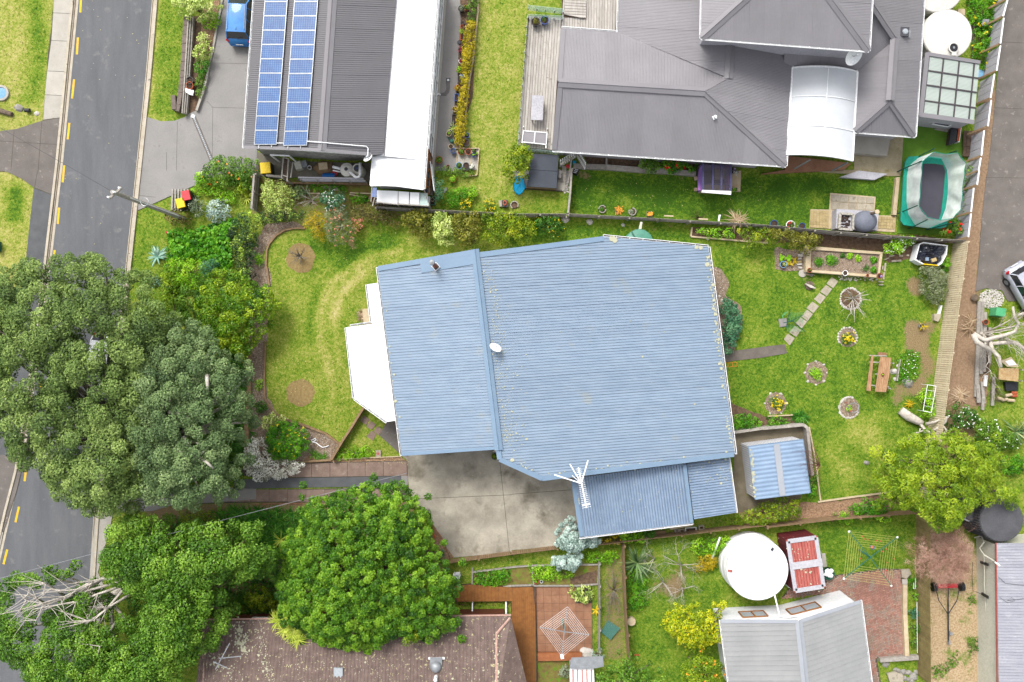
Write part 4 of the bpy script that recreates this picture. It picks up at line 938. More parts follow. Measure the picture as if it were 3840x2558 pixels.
u3,s3=roof('30: 928 468 F: 2987 -178 3292 -420',[6.0,7.7,6.0],'30: 700 150 930 160',.1,.03,'roof_grey',HG,1.0)
ridge(HG,s1[0],s1[2],.55,'roof_grey_flash',.05);ridge(HG,s1[1],s1[2],.55,'roof_grey_flash',.05)
G(u1,'20: 1737 352','30: 928 468',(-.08,-1));G(u2,'20: 1737 352','F: 2640 -420',(-1,0));G(u3,'30: 928 468','F: 3292 -420',(1,0))
ub,uq=body(HG,[s1[0],s1[1],s3[2],s2[2]],'wall_palegrey',.45,.15,'upper_wall',2.5)
body(HG,[q1[0],q1[1],q1[2],q1[3]],'wall_palegrey',.4,.18);body(HG,[q2[4],q2[3],q2[1],q2[0]],'wall_palegrey',.4,.3);body(HG,[q3[0],q4[2],q4[3],q3[3],q3[4]],'wall_palegrey',.4,.4)
body(HG,[onplane(p,b1) for p in P('30: 830 642 1410 400 1352 1252 800 1210')][:0] or [Vector((p.x,p.y,2.9)) for p in (r2[3],r1[2],r3[1],r3[2])],'wall_palegrey',.4,.18)
for s0,s1_ in (('20: 650 1420','20: 780 1428'),('20: 1410 1470','20: 1560 1480'),('30: -40 1530','30: 40 1535')):
 a,b=W(P(s0)[0],1.6),W(P(s1_)[0],1.6);y=q1[3].y+.4+(q1[2].y-q1[3].y)*((a.x-q1[3].x)/(q1[2].x-q1[3].x))-.04;fr=MB()
 for z in (1.1,2.1):fr.frame((a.x,y,z),(b.x,y-.05,z),.07,.07)
 fr.frame((a.x,y,1.1),(a.x,y,2.1),.07,.07);fr.frame((b.x,y-.05,1.1),(b.x,y-.05,2.1),.07,.07);w_=obj('window',fr,'white_paint',HG)
 obj('pane',MB().add([(a.x,y,1.1),(b.x,y-.05,1.1),(b.x,y-.05,2.1),(a.x,y,2.1)],[(0,1,2,3)]),'glass_pale',w_)
dish(HG,P('30: 778 510')[0],5.4,.62,(.3,-.6))
c=PT(P('20: 1860 1080')[0],a1);mb=MB();mb.lathe((c.x,c.y,c.z),[(.1,0),(.09,.3),(.05,.3)],10);mb.box((c.x,c.y,c.z+.01),.26,.26,.02,.5);obj('roof_vent',mb,'white_paint',HG)
c=PT(P('30: 1245 298')[0],b1);sk=obj('skylight',MB().box((c.x,c.y,c.z),.6,.62,.16,-.05),'dark_grey',HG);obj('pane',MB().lathe((c.x+.05,c.y,c.z+.165),[(.2,0),(.16,.05),(.02,.07)],16),'glass_pale',sk)
c=PT(P('30: 1290 310')[0],b1,.05);obj('flashing',MB().box(tuple(c),.26,.5,.02,-.05),'galv',sk)
CN=12;TL,TR_,BR,BL=P('30: 222 622 822 662 776 1480 166 1420')
def cpt(u,v,dz=0.):
 z=2.85+.62*(1-(2*u-1)**2)+dz;p=((TL[0]*(1-u)+TR_[0]*u)*(1-v)+(BL[0]*(1-u)+BR[0]*u)*v,(TL[1]*(1-u)+TR_[1]*u)*(1-v)+(BL[1]*(1-u)+BR[1]*u)*v)
 w=W(p,2.85);w.z=z;return w
mat('canopy_white',C(236,238,238,.56),C(220,225,232,.55),.35,3,.6,bd=0,fa=.1,amp=.5)
for k,(v0,v1) in enumerate(((0,.335),(.335,.67),(.67,1))):
 for u0,u1 in ((0,.5),(.5,1)):
  mb=MB();v=[]
  for i in range(7):u=u0+(u1-u0)*i/6;v+=[cpt(u,v0),cpt(u,v1)]
  mb.add(v,[(2*i,2*i+1,2*i+3,2*i+2) for i in range(6)]);obj('canopy_panel',mb,'canopy_white',HG,smooth=True)
mb=MB()
for v in (0,.335,.67,1):mb.tube([cpt(i/CN,v,.03) for i in range(CN+1)],.03 if 0<v<1 else .06,5)
for u in (0,.5,1):mb.frame(cpt(u,0,.03),cpt(u,1,.03),.1 if u!=.5 else .04,.06)
obj('canopy_frame',mb,'white_paint',HG)
for s,t2 in (('30: 385 1470','30: 245 1550'),('30: 730 1495','30: 590 1568')):
 a,b=W(P(s)[0],2.8),W(P(t2)[0],1.0);obj('brace',MB().frame(a,b,.1,.1),'galv',HG)
pts=PW('30: 170 1430 770 1500 700 1560 31: -60 30 30: 160 1560',.3);obj('canopy_floor',MB().prism([p.xy for p in pts],0,.3),'terracotta_paver',HG)
def boards(name,s,z,ribs,w,gap,m,par,th=.03,kind=None,jog=0.,rnd=0.):
 px=P(s) if isinstance(s,str) else s;pts=[W(p,z).xy for p in px];r=[W(p,z) for p in P(ribs)];d=(r[1]-r[0]).xy.normalized();pr=Vector((-d.y,d.x));T=[p.dot(pr) for p in pts];t=min(T);out=[]
 def iv(t):
  s_=[]
  for i in range(len(pts)):
   p,q,tp,tq=pts[i],pts[(i+1)%len(pts)],T[i],T[(i+1)%len(pts)]
   if abs(tp-tq)>1e-9:
    u=(t-tp)/(tq-tp)
    if 0<=u<=1:s_.append(p.lerp(q,u).dot(d))
  return (min(s_),max(s_)) if len(s_)>1 else None
 while t+w<max(T)+.01:
  a,b=iv(t+.004),iv(t+w-.004)
  if a and b:
   j=random.uniform(-rnd,rnd);zz=z+random.uniform(-jog,jog);c4=[pr*t+d*(a[0]+j),pr*t+d*(a[1]+j),pr*(t+w)+d*(b[1]+j),pr*(t+w)+d*(b[0]+j)]
   if min(a[1]-a[0],b[1]-b[0])>.05:out.append(obj(name,MB().prism(c4,zz-th,zz),MT[m],par))
  t+=w+gap
 return out
dk=HG
boards('deck_board','20: 150 145 455 160 375 1378 52 1350',.6,'20: 300 200 225 1300',.17,.022,'wood_deck',HG)
boards('deck_board','20: 470 -200 982 -200 962 285 455 255',.6,'20: 720 0 715 250',.17,.022,'wood_deck',HG)
pts=PW('20: 150 145 455 160 470 -200 982 -200 962 285 455 255 375 1378 52 1350',.55);obj('deck_frame',MB().prism([p.xy for p in pts],0,.545),'wood_dark',HG)
mb=MB();cl=MB()
for s in ('20: 148 60 475 95','20: 142 150 100 700 52 1345','20: 130 1372 480 1405','20: 150 145 470 158'):
 L_=PW(s,1.1)
 for a,b in zip(L_,L_[1:]):
  mb.frame(a-Vector((0,0,.2)),b-Vector((0,0,.2)),.012,.9);n=max(2,int((b-a).length/.55))
  for i in range(n+1):p=a.lerp(b,i/n);cl.box((p.x,p.y,.5),.06,.05,.4)
obj('glass_balustrade',mb,'clear_glass',HG);obj('balustrade_clip',cl,'steel',HG,kind='stuff')
mb=MB();pts=PW('20: 500 -40 686 -36 678 162 475 150',.75)
st=obj('slatted_screen',MB().prism([p.xy for p in pts],.61,.64),'wood_dark',HG)
boards('slat','20: 500 -40 686 -36 678 162 475 150',.76,'20: 480 100 680 110',.17,.03,'wood_deck',HG,.1)
pts=PW('30: 800 1225 1150 1245 1120 1420 790 1390',1.0);obj('porch_slab',MB().prism([p.xy for p in pts],.1,.6),'concrete_light',HG)
pts=PW('31: 680 50 850 -10 1120 20 1000 75',.7);obj('ramp',MB().prism([p.xy for p in pts],.05,.35),'wall_palegrey',HG)
# ================================================================ brown tiled house
HT=thing('house','brown tile roofed house with lichen streaks below the big rosette-leaved tree','house',W((1300,2500)))
tp=plane([W(p,z) for p,z in zip(P('F: 764 2330 1915 2312 1862 2700 764 2700'),(3.0,3.0,5.2,5.2))])
A0=onplane((764,2330),tp);A1=onplane((1915,2312),tp);ux=(A1-A0).normalized();nrm=Vector((-tp[0],-tp[1],1)).normalized();uy=ux.cross(nrm).normalized()
if uy.y>0:uy=-uy
tw,th_=.235,.4
def tile_mesh():
 v=[];n=5
 for j,(yy,zz) in enumerate(((-.012,.035),(th_*.98,.0))):
  for i in range(n+1):u=i/n;v.append((u*tw*.985,yy,zz+.022*math.sin(u*2*math.pi)+.01))
 v+=[(v[i][0],v[i][1],v[i][2]-.035) for i in range(n+1)]
 f=[(i,i+1,n+2+i,n+1+i) for i in range(n)]+[(2*(n+1)+i,2*(n+1)+i+1,i+1,i) for i in range(n)];return v,f
tv_,tf_=tile_mesh();tme=bpy.data.meshes.new('tile')
B3=Matrix((ux,uy,nrm)).transposed()
tme.from_pydata([tuple(B3@Vector(v)) for v in tv_],[],tf_);tme.materials.append(MR('roof_tile'));rest=MB();nt_=0;I_=XF[HT].inverted()
rid=plane([onplane((1915,2312),tp),onplane((1862,2375),tp),Vector(onplane((1862,2375),tp))+Vector((0,0,1))])if 0 else None
nx_t=int((A1-A0).length/tw);rows=12
for r_ in range(rows):
 for c_ in range(nx_t):
  p=A0+ux*(c_*tw)+uy*(r_*th_)+nrm*(.03+.002*random.random())
  q=p+ux*tw/2+uy*th_/2;px_=(1920+q.x*H/(H-q.z)*PPM,1279-q.y*H/(H-q.z)*PPM)
  if px_[0]>1862+max(0,(2375-px_[1]))*.84+6:continue
  hid=px_[1]>2570 or (px_[0]<1700 and px_[1]<2400 and px_[0]>1000)
  if nt_<300 and not hid and (px_[0]>1120 or px_[1]>2420):
   o=bpy.data.objects.new('tile',tme);COL.objects.link(o);o.parent=HT;o.location=I_@p;nt_+=1
  else:rest.add([p+B3@Vector(v) for v in tv_],tf_)
obj('roof_tiles',rest,'roof_tile',HT,kind='stuff')
mb=MB();q0=[onplane(p,tp) for p in P('F: 764 2330 1915 2312 1862 2375 1862 2650 764 2650')];mb.add([q-Vector((0,0,.03)) for q in q0],[(0,1,2,3,4)]);obj('roof_underlay',mb,'roof_tile',HT)
q1_=onplane((1862,2375),tp);q2_=onplane((1862,2650),tp);q3_=onplane((1915,2312),tp);q4_=Vector((W((1985,2650),3).x,q2_.y,3.0))
rs=MB();rs.add([q3_-Vector((0,0,.03)),q4_,q2_,q1_],[(0,1,2,3)]);obj('roof_underlay',rs,'roof_tile',HT)
er=plane([q1_,q2_,W((1925,2500),3.0)]);mb=MB()
for j in range(14):
 for i in range(4):
  p=W((1866+i*18,2385+j*16+(0 if i<3 else 0)),3.0);p.z=er[0]*p.x+er[1]*p.y+er[2]+.03
  if 1866+i*18<1862+max(0,(2385+j*16-2312)):mb.box((p.x,p.y,p.z),.33,.29,.03)
obj('roof_tiles',mb,'roof_tile',HT,kind='stuff')
for a,b in (((1913,2316),(1862,2375)),((1862,2375),(1862,2640))):
 a,b=onplane(a,tp),onplane(b,tp);L_=(b-a).length;k=int(L_/.4)
 for i in range(k):
  p,q=a.lerp(b,i/k),a.lerp(b,(i+1)/k+.01);obj('ridge_tile',MB().tube([p+Vector((0,0,.03)),q+Vector((0,0,.05))],.085,6),'pinkish',HT)
a,b=onplane((764,2326),tp),onplane((1917,2309),tp);eave_=MB().frame(a+Vector((0,.05,0)),b+Vector((0,.05,0)),.09,.1);obj('gutter',eave_,'pinkish',HT)
a,b=onplane((764,2330),tp),onplane((764,2650),tp);obj('barge_board',MB().frame(a,b,.1,.12),'pinkish',HT)
lichen(HT,(tp[0],tp[1],tp[2]+.04),'13: 10 1020 60 1300 130 1560',190,12,.035);lichen(HT,(tp[0],tp[1],tp[2]+.04),'03: 2180 1040 2250 1300',150,14,.07);lichen(HT,(tp[0],tp[1],tp[2]+.04),'13: 300 1450 2100 1400',330,45,.03);lichen(HT,(tp[0],tp[1],tp[2]+.04),'13: 2210 1130 2215 1560',60,3,.06);lichen(HT,(tp[0],tp[1],tp[2]+.04),'03: 1900 1300 2200 1540',120,22,.04)
w_=[W(p,2.9) for p in P('F: 770 2345 1900 2326 1900 2700 770 2700')];obj('wall',MB().prism([p.xy for p in offset(w_,.18)],-.05,[2.85,2.85,5.1,5.1]),'wall_brown',HT)
wy=offset(w_,.18)
def northwin(par,pa,pb,z0,z1,y,fm='white_paint',gm='glass_pale',mull=True,out=.05,sk=0.):
 xa,xb=W(pa,(z0+z1)/2).x,W(pb,(z0+z1)/2).x;y1=y+sk*(xb-xa);fr=MB()
 for z in (z0,z1):fr.frame((xa,y,z),(xb,y1,z),out*2,.08)
 for x,yy in [(xa,y),(xb,y1)]+([((xa+xb)/2,(y+y1)/2)] if mull else []):fr.frame((x,yy,z0),(x,yy,z1),.08,out*2)
 w=obj('window',fr,MT[fm],par);g_=.02;obj('pane',MB().add([(xa,y+g_,z0),(xa,y+g_,z1),(xb,y1+g_,z1),(xb,y1+g_,z0)],[(0,1,2,3)]),MT[gm],w);return w
northwin(HT,P('13: 1885 930')[0],P('13: 2062 925')[0],1.2,2.3,wy[0].y+.08)
aw=MB();xa,xb=Q('13: 1885 930',1.9).x,Q('13: 2062 925',1.9).x
for x0,x1 in ((xa,(xa+xb)/2-.04),((xa+xb)/2+.04,xb)):aw.add([(x0,wy[0].y+.1,2.25),(x1,wy[0].y+.1,2.25),(x1,wy[0].y+.4,1.85),(x0,wy[0].y+.4,1.85)],[(3,2,1,0),(0,1,2,3)])
obj('awning_sash',aw,'glass_pale',HT);northwin(HT,P('03: 2300 930')[0],P('13: 90 935')[0],1.1,2.2,wy[0].y+.06)
for s in ('13: 1988 835 1985 875','13: 2297 820 2297 840 2285 950'):
 L_=P(s);a=W(L_[0],.3);obj('downpipe',MB().tube([(a.x,a.y,.1),(a.x,wy[0].y+.12,.5),(a.x,wy[0].y+.12,2.7)],.05,8),'white_paint',HT)
c=onplane(P('13: 1655 1420')[0],tp);vb_=obj('vent_flashing',MB().box((c.x,c.y-.1,c.z),.8,1.35,.1,0),'galv',HT);mb=MB();mb.lathe((c.x,c.y,c.z+.08),[(.38,0),(.38,.1),(.3,.3),(.12,.4)],18);obj('vent_dome',mb,'galv',vb_,smooth=True)
c=onplane(P('13: 1655 1515')[0],tp);mb=MB();mb.tube([c,c+Vector((0,0,.6))],.12,12);obj('vent_pipe',mb,'white_paint',vb_);c=onplane(P('13: 1660 1345')[0],tp);obj('vent_rim',MB().box((c.x,c.y,c.z+.05),1.1,.14,.06),'white_paint',vb_)
c=onplane(P('13: 758 1500')[0],tp);obj('skylight',MB().box((c.x,c.y,c.z+.03),.6,1.0,.08),'glass_pale',HT)
an=obj('aerial',MB().tube([onplane(P('03: 2060 1350')[0],tp),Q('03: 2060 1350',6.2)],.03,6),'steel',HT)
for a,b in (('03: 1980 1450','03: 2110 1210'),('03: 2010 1350','03: 2215 1330'),('03: 1960 1380','03: 2090 1440')):
 obj('arm',MB().frame(W(P(a)[0],6.),W(P(b)[0],6.),.05,.05),'steel',an)
DK=thing('deck','orange brown timber deck running along and down beside the brown tiled house','deck',Q('23: 100 1100'))
boards('deck_board','13: 1815 690 1960 672 2352 700 23: 215 695 0 825 13: 1830 830',.35,'13: 2000 700 2005 820',.235,.012,'wood_brown',DK)
boards('deck_board','23: 0 712 208 706 232 1600 -10 1600',.352,'23: 100 720 110 1560',.13,.01,'wood_brown',DK)
pts=PW('13: 1815 690 1960 672 2352 700 23: 215 695 232 1600 -10 1600 -10 825 13: 1830 830',.3);obj('deck_frame',MB().prism([p.xy for p in pts],0,.31),'wood_dark',DK)
PTO=sheet('patio','23: 205 690 735 690 740 1290 230 1290',.045,'joint')
for j in range(8):
 for i in range(7):
  if i>4 and j<2:continue
  def g_(a,b):return (P('23: 212 695')[0][0]*(1-a)*(1-b)+P('23: 732 700')[0][0]*a*(1-b)+P('23: 236 1288')[0][0]*(1-a)*b+P('23: 738 1288')[0][0]*a*b,P('23: 212 695')[0][1]*(1-b)+P('23: 236 1288')[0][1]*b)
  c4=[W(g_(a,b),.07) for a,b in ((i/7,j/8),((i+1)/7,j/8),((i+1)/7,(j+1)/8),(i/7,(j+1)/8))];jz=random.uniform(-.004,.004)
  obj('paver',MB().prism([p.xy for p in offset(c4,.01)],0,.07+jz),'terracotta_paver',PTO)
tag(obj('plank',MB().box(tuple(Q('23: 438 1322')),3.2,.55,.32,.01),mat('orange_wood',C(192,122,76),C(172,104,64),3,14,.7)),'wide orange timber bench plank at the foot of the washing line','bench')
sheet('paving','23: 235 1365 530 1365 540 1600 235 1600',.04,'weedy_soil')
# ================================================================ light grey roofed house, bottom right
HL=thing('house','white walled house with a light grey ribbed gable roof beside the brick paving','house',W((2950,2480)))
l1,k1=roof('23: 1915 1000 33: 275 1000 350 1700 23: 2010 1700',[3.05,3.75,3.75,3.05],'23: 1950 1200 33: 280 1190',.34,.03,'roof_light',HL,.84,'tray')
l2,k2=roof('33: 285 1000 850 815 965 1700 360 1700',[3.75,3.05,3.05,3.75],'33: 300 1130 860 930',.34,.03,'roof_light',HL,.84,'tray')
ridge(HL,PT(P('33: 282 1002')[0],l1),PT(P('33: 355 1690')[0],l1),.5,'roof_light_flash');flash(HL,l1,'23: 1920 1010 33: 265 1012',.24,'roof_light_flash');flash(HL,l2,'33: 300 1008 845 830',.24,'roof_light_flash')
G2= lambda pl,s,t,o:gutter('gutter',PT(P(s)[0],pl),PT(P(t)[0],pl),HL,'white_paint',o,.09,.6)
G2(l1,'23: 1915 1000','23: 2010 1700',(-1,0));G2(l2,'33: 850 815','33: 965 1700',(1,0))
wl=[k1[0],k1[1],k2[1],k2[2],k2[3],k1[3]];wo_=offset([Vector((p.x,p.y,p.z)) for p in wl],.22);obj('wall',MB().prism([p.xy for p in wo_],-.05,[p.z-.12 for p in wo_]),'wall_white',HL)
def wallwin(par,a,b,u0,u1,z0,z1,fm='wood_brown',gm='glass_pale'):
 a,b=Vector((a.x,a.y,0)),Vector((b.x,b.y,0));d=(b-a).normalized();o=Vector((d.y,-d.x,0));o=o if o.y>0 else -o;p,q=a.lerp(b,u0)+o*.03,a.lerp(b,u1)+o*.03;fr=MB();up=Vector((0,0,1))
 for z in (z0,z1):fr.frame(p+up*z,q+up*z,.08,.09)
 for u in (0,.5,1):fr.frame(p.lerp(q,u)+up*z0,p.lerp(q,u)+up*z1,.09,.08)
 w=obj('window',fr,MT[fm],par);obj('pane',MB().add([p+up*z0-o*.01,p+up*z1-o*.01,q+up*z1-o*.01,q+up*z0-o*.01],[(0,1,2,3)]),MT[gm],w)
wallwin(HL,wo_[0],wo_[1],.32,.68,1.1,2.2);wallwin(HL,wo_[1],wo_[2],.02,.5,1.1,2.2)
a=wo_[0].lerp(wo_[1],.8);tt_=Q('33: 60 765',2.2);obj('downpipe',MB().tube([tt_,(a.x+.1,a.y+.12,2.6),(a.x+.5,a.y+.12,2.75),(wo_[1].x+1.2,wo_[1].y+.3,2.85)],.05,7),'white_paint',HL)
# ================================================================ far right house
HR=thing('house','cream walled house with a pale lilac ribbed roof at the lower right edge','house',W((3850,2400)))
l3,k3=roof('33: 2102 292 2800 292 2800 1750 2122 1750',[2.7,3.6,3.6,2.7],'33: 2110 500 2700 500',.2,.03,'roof_lilac',HR,.84)
gutter('gutter',PT(P('33: 2104 292')[0],l3),PT(P('33: 2120 1750')[0],l3),HR,'rust_red',(-1,0),.07,.5);body(HR,[PT(p,l3) for p in P('33: 2104 300 2800 300 2800 1750 2120 1750')],'wall_cream',.15,.1)
for s,t2 in (('33: 1955 465','33: 2022 490'),('33: 1965 755','33: 2022 790')):
 a,b=W(P(s)[0],.9),W(P(t2)[0],1.8);obj('wall_light',MB().frame(a,b,.18,.1),'black_plastic',HR)
mb=MB();pp=[W(p,2.2) for p in P('33: 1950 1000')]
mb.tube([W(p,z) for p,z in zip(P('33: 1900 240 1960 225 1985 280 1945 340 1985 400 2095 465'),(.6,1.2,1.6,1.2,1.8,2.5))],.05,7);mb.tube([W(p,z) for p,z in zip(P('33: 1985 400 1990 700 2005 975'),(1.4,1.2,1.0))],.03,6);obj('downpipe',mb,'wall_cream',HR)
mb=MB();mb.tube([PT(p,l3,.06) for p in P('33: 2115 600 2180 660 2352 680 2500 690')],.012,5);mb.tube([PT(p,l3,.06) for p in P('33: 2130 790 2200 840 2270 820 2240 790 2200 820 2352 800')],.012,5);obj('loose_cable',mb,'dark_grey',HR)
a,b=PT(P('33: 2085 465')[0],l3),PT(P('33: 2130 500')[0],l3,.05);obj('gutter_outlet',MB().frame(a,b,.09,.06),'white_paint',HR)
# ================================================================ garden shed by the blue house
SH=thing('shed','small pale metal shed with a light blue ribbed roof and a broad ridge strip','shed',Q('32: 60 1150'))
z_=[2.0,2.0,2.2,2.2]
sp_=plane([W(p,z) for p,z in zip(P('22: 2170 965 32: 320 900 388 1390 22: 2232 1452'),(2.0,2.0,2.0,2.0))]);k_=[onplane(p,sp_) for p in P('22: 2170 965 32: 320 900 388 1390 22: 2232 1452')]
corr('roof_sheet',k_,(k_[1]-k_[0]).xy,.3,.03,'shed_roof',SH,1.0,'wave');flash(SH,sp_,'32: 78 945 135 1420',.42,'roof_light_flash','ridge_cap',.07,.03)
mb=MB()
for i in range(4):mb.frame(k_[i],k_[(i+1)%4],.05,.09)
obj('edge_trim',mb,'roof_blue_flash',SH)
qs=offset(k_,.04);qd=[Vector((p.x,p.y,1.95)) for p in qs];obj('wall',MB().prism([p.xy for p in qd],0,1.95),'wall_palegrey',SH)
mb=MB()
for i in range(22):
 for a,b in ((qd[0],qd[3]),(qd[0],qd[1])):
  p=a.lerp(b,(i+.5)/22);mb.frame((p.x,p.y,0),(p.x,p.y,1.93),.03,.05)
obj('wall_rib',mb,'white_paint',SH,kind='stuff');lichen(SH,(sp_[0],sp_[1],sp_[2]+.03),'22: 2195 1000 2235 1430',45,4,.09)
twigs('dead_vine','dry reddish vine creeping over the east edge of the blue shed roof','vine',Q('32: 380 1100',0),2.0,[W(p,2.15) for p in P('32: 290 970 300 1050 320 1120 340 1180 350 1250 365 1000 360 1300 390 900')],mat('vine_red',C(140,92,80),C(106,66,60),5,20,.9),.03,3,.7,group=None)
RS=thing('shed','small dark red metal shed with a white edged red roof beside the big white tank','shed',Q('33: 320 480'))
kr=[W(p,2.1) for p in P('33: 165 262 452 222 525 700 238 745')];pr_=plane(kr);corr('roof_sheet',kr,(kr[3]-kr[0]).xy,.2,.03,'rust_red',RS,.9);fl=MB()
for i in range(4):a,b=offset(kr,.11)[i],offset(kr,.11)[(i+1)%4];fl.frame(a+Vector((0,0,.035)),b+Vector((0,0,.035)),.27 if i%2 else .3,.05)
obj('edge_trim',fl,'wall_palegrey',RS);flash(RS,pr_,'33: 215 505 500 465',.5,'wall_palegrey','ridge_cap',.07,.03);lichen(RS,(pr_[0],pr_[1],pr_[2]+.02),'33: 380 520 430 700',16,18,.08);lichen(RS,(pr_[0],pr_[1],pr_[2]+.02),'33: 250 300 400 400',30,30,.04)
q=offset(kr,.05);obj('wall',MB().prism([p.xy for p in q],0,2.08),mat('wall_red',C(130,44,50),C(100,34,40),3,16,.7),RS)
mb=MB()
for i in range(10):
 for a,b in ((q[0],q[3]),(q[0],q[1])):p=a.lerp(b,(i+.5)/10);mb.frame((p.x,p.y,0),(p.x,p.y,2.05),.04,.07)
obj('wall_rib',mb,'wall_red',RS,kind='stuff')
LT=thing('lean_to','rusty white striped lean-to roof with a plain grey strip, below the tiled patio','shed',Q('23: 660 1480'))
kl,_q=roof('23: 530 1440 750 1440 765 1700 535 1700',[2.0,2.0,2.2,2.2],'23: 600 1450 605 1650',.2,.04,'white_sheet',LT,.4);pts=[W(p,2.25) for p in P('23: 545 1345 835 1330 845 1425 750 1445 530 1445')];obj('roof_panel',MB().prism([p.xy for p in pts],2.2,2.25),'galv',LT);body(LT,_q,'wall_palegrey',.1,.05)
mb=MB();
for i in range(5):a,b=PT(P(f'23: {560+i*42} 1455')[0],kl,.03),PT(P(f'23: {563+i*43} 1690')[0],kl,.03);mb.frame(a,b,.07,.05)
obj('rust_stripe',mb,'rust_red',LT)
PG=thing('shed','grey shed with a clear ribbed roof over a grid of purlins by the round tank','shed',Q('30: 1660 800'))
pgp=plane([W(p,z) for p,z in zip(P('30: 1450 490 1945 570 1890 1135 1388 1065'),(2.5,2.3,2.3,2.5))]);kk_=[PT(p,pgp) for p in P('30: 1450 490 1945 570 1890 1135 1388 1065')]
g=N('ribbed_clear');b_=g.n('ShaderNodeBsdfPrincipled');b_.inputs['Base Color'].default_value=(.36,.41,.37,1);b_.inputs['Roughness'].default_value=.25;b_.inputs['Alpha'].default_value=.8;MATS['ribbed_clear']=g.out(b_.outputs[0])
obj('backing',MB().prism([p.xy for p in offset(kk_,.1)],2.1,2.12),mat('green_board',C(186,196,176),C(160,172,150),1.2,8,.7),PG)
corr('roof_sheet',[p-Vector((0,0,.01)) for p in kk_],(kk_[1]-kk_[0]).xy,.09,.02,'ribbed_clear',PG,.86,'wave')
mb=MB();
for u in (.06,.33,.62,.9):mb.frame(kk_[0].lerp(kk_[1],u)-Vector((0,0,-.04)),kk_[3].lerp(kk_[2],u)-Vector((0,0,-.04)),.09,.05)
for v in (.03,.27,.5,.75,.97):mb.frame(kk_[0].lerp(kk_[3],v)+Vector((0,0,.045)),kk_[1].lerp(kk_[2],v)+Vector((0,0,.045)),.09,.05)
obj('purlins',mb,mat('dark_timber',C(96,88,92),C(76,70,74),3,20,.8),PG)
mb=MB();mb.frame(kk_[0]+Vector((.07,0,.06)),kk_[3]+Vector((.07,0,.06)),.3,.05);mb.frame(kk_[3]+Vector((0,.07,.06)),kk_[2]+Vector((0,.07,.06)),.3,.05);mb.frame(kk_[0]+Vector((0,-.05,.06)),kk_[1]+Vector((0,-.05,.06)),.24,.05);obj('edge_trim',mb,'roof_grey_flash',PG)
body(PG,kk_,'wall_palegrey',.1,.12);pts=PW('30: 1505 1140 1590 1105 1735 1125 1650 1165',1.1);fr=MB()
for i in range(4):fr.frame(pts[i],pts[(i+1)%4],.06,.05)
w_=obj('window',fr,'white_paint',PG);obj('pane',MB().prism([p.xy for p in pts],1.07,1.09),'glass_dark',w_)
pts=PW('30: 1545 1160 1670 1175 1655 1215 1530 1190',.1);obj('step',MB().prism([p.xy for p in pts],0,.12),'wood_grey',PG)
# ================================================================ water tanks
def tank(name,label,px,rpx,h,m,parts=(),base=1.02,lip=.05,group=None):
 r=mpx(rpx,h);c=W(px,h);t=thing(name,label,'water tank',(c.x,c.y,0),group)
 mb=MB();mb.lathe((c.x,c.y,0),[(r*base,0),(r*base,h*.3),(r*1.0,h*.35),(r,h*.7),(r*.985,h*.73),(r,h-.08),(r*.97,h)],40,capt=False);obj('wall',mb,MT[m],t,smooth=False)
 mb=MB();mb.lathe((c.x,c.y,0),[(r*1.0,h-.1),(r*.985,h-.02),(r*.6,h+.1),(r*.1,h+.16)],40);obj('lid',mb,MT[m],t,smooth=False);return t,c,r
T1,c,r=tank('water_tank','big round white tank beside the red roofed shed',(2842,2137),116,2.1,'white_sheet')
mb=MB();p=Q('23: 2045 620',2.22);mb.lathe(tuple(p),[(.34,0),(.34,.03),(.3,.035)],22);obj('hatch',mb,'white_paint',T1);p=Q('23: 2003 545',2.25);obj('sight_glass',MB().box(tuple(p),.32,.16,.04,-.1),'rust_red',T1);p=Q('33: 38 345',2.2);obj('vent',MB().box(tuple(p),.14,.22,.1,-.6),'dark_grey',T1)
T2,c,r=tank('water_tank','round cream tank with a dark round inlet above the clear roofed shed',(3553,127),94,2.2,mat('tank_cream',C(240,236,228,.6),C(226,222,212,.6),.8,8,.6) and 'tank_cream')
p=Q('30: 1700 443',2.32);mb=MB();mb.lathe(tuple(p),[(.36,0),(.36,.12),(.3,.13)],20,capt=False);s_=obj('inlet_collar',mb,'tank_cream',T2);obj('inlet_screen',MB().lathe((p.x,p.y,p.z+.05),[(.3,0),(.28,.03)],20),'black_plastic',s_);obj('inlet_hub',MB().box((p.x,p.y,p.z+.08),.12,.14,.05),'steel',s_);p=Q('30: 1698 505',2.25);obj('outlet_box',MB().box(tuple(p),.28,.22,.2),'tank_cream',T2)
T3,c,r=tank('water_tank','cream tank cut off by the top edge behind the round one',P('30: 1560 -130')[0],100,2.2,'tank_cream')
T4,c,r=tank('water_tank','green plastic tank with a domed lid half under the blue roof edge',P('21: 1170 665')[0],53,2.0,mat('tank_green',C(104,172,148,.5),C(88,156,134,.5),1.4,8,.5) and 'tank_green')
a,b=Q('21: 1100 560',2.14),Q('21: 1140 640',2.14);obj('lid_rib',MB().frame(a,b,.1,.06),mat('tank_green_dark',C(60,130,108),C(50,116,96),2,10,.5),T4)
T5,c,r=tank('water_tank','large charcoal tank touching the cream walled house',P('33: 2150 80')[0],82,2.6,mat('tank_black',C(112,112,116,.5),C(92,92,96,.5),.9,10,.7) and 'tank_black',base=1.04)
mb=MB()
for i in range(24):
 a=2.2+i*.12;x,y=math.cos(a),math.sin(a);mb.frame((c.x+x*(r*1.05),c.y+y*(r*1.05),0),(c.x+x*r*1.0,c.y+y*r*1.0,2.5),.05,.1)
obj('wall_rib',mb,'tank_black',T5,kind='stuff');a,b=Q('33: 1730 40',1.2),Q('33: 1920 115',1.4);obj('pipe',MB().tube([a,b],.06,8),'white_paint',T5)
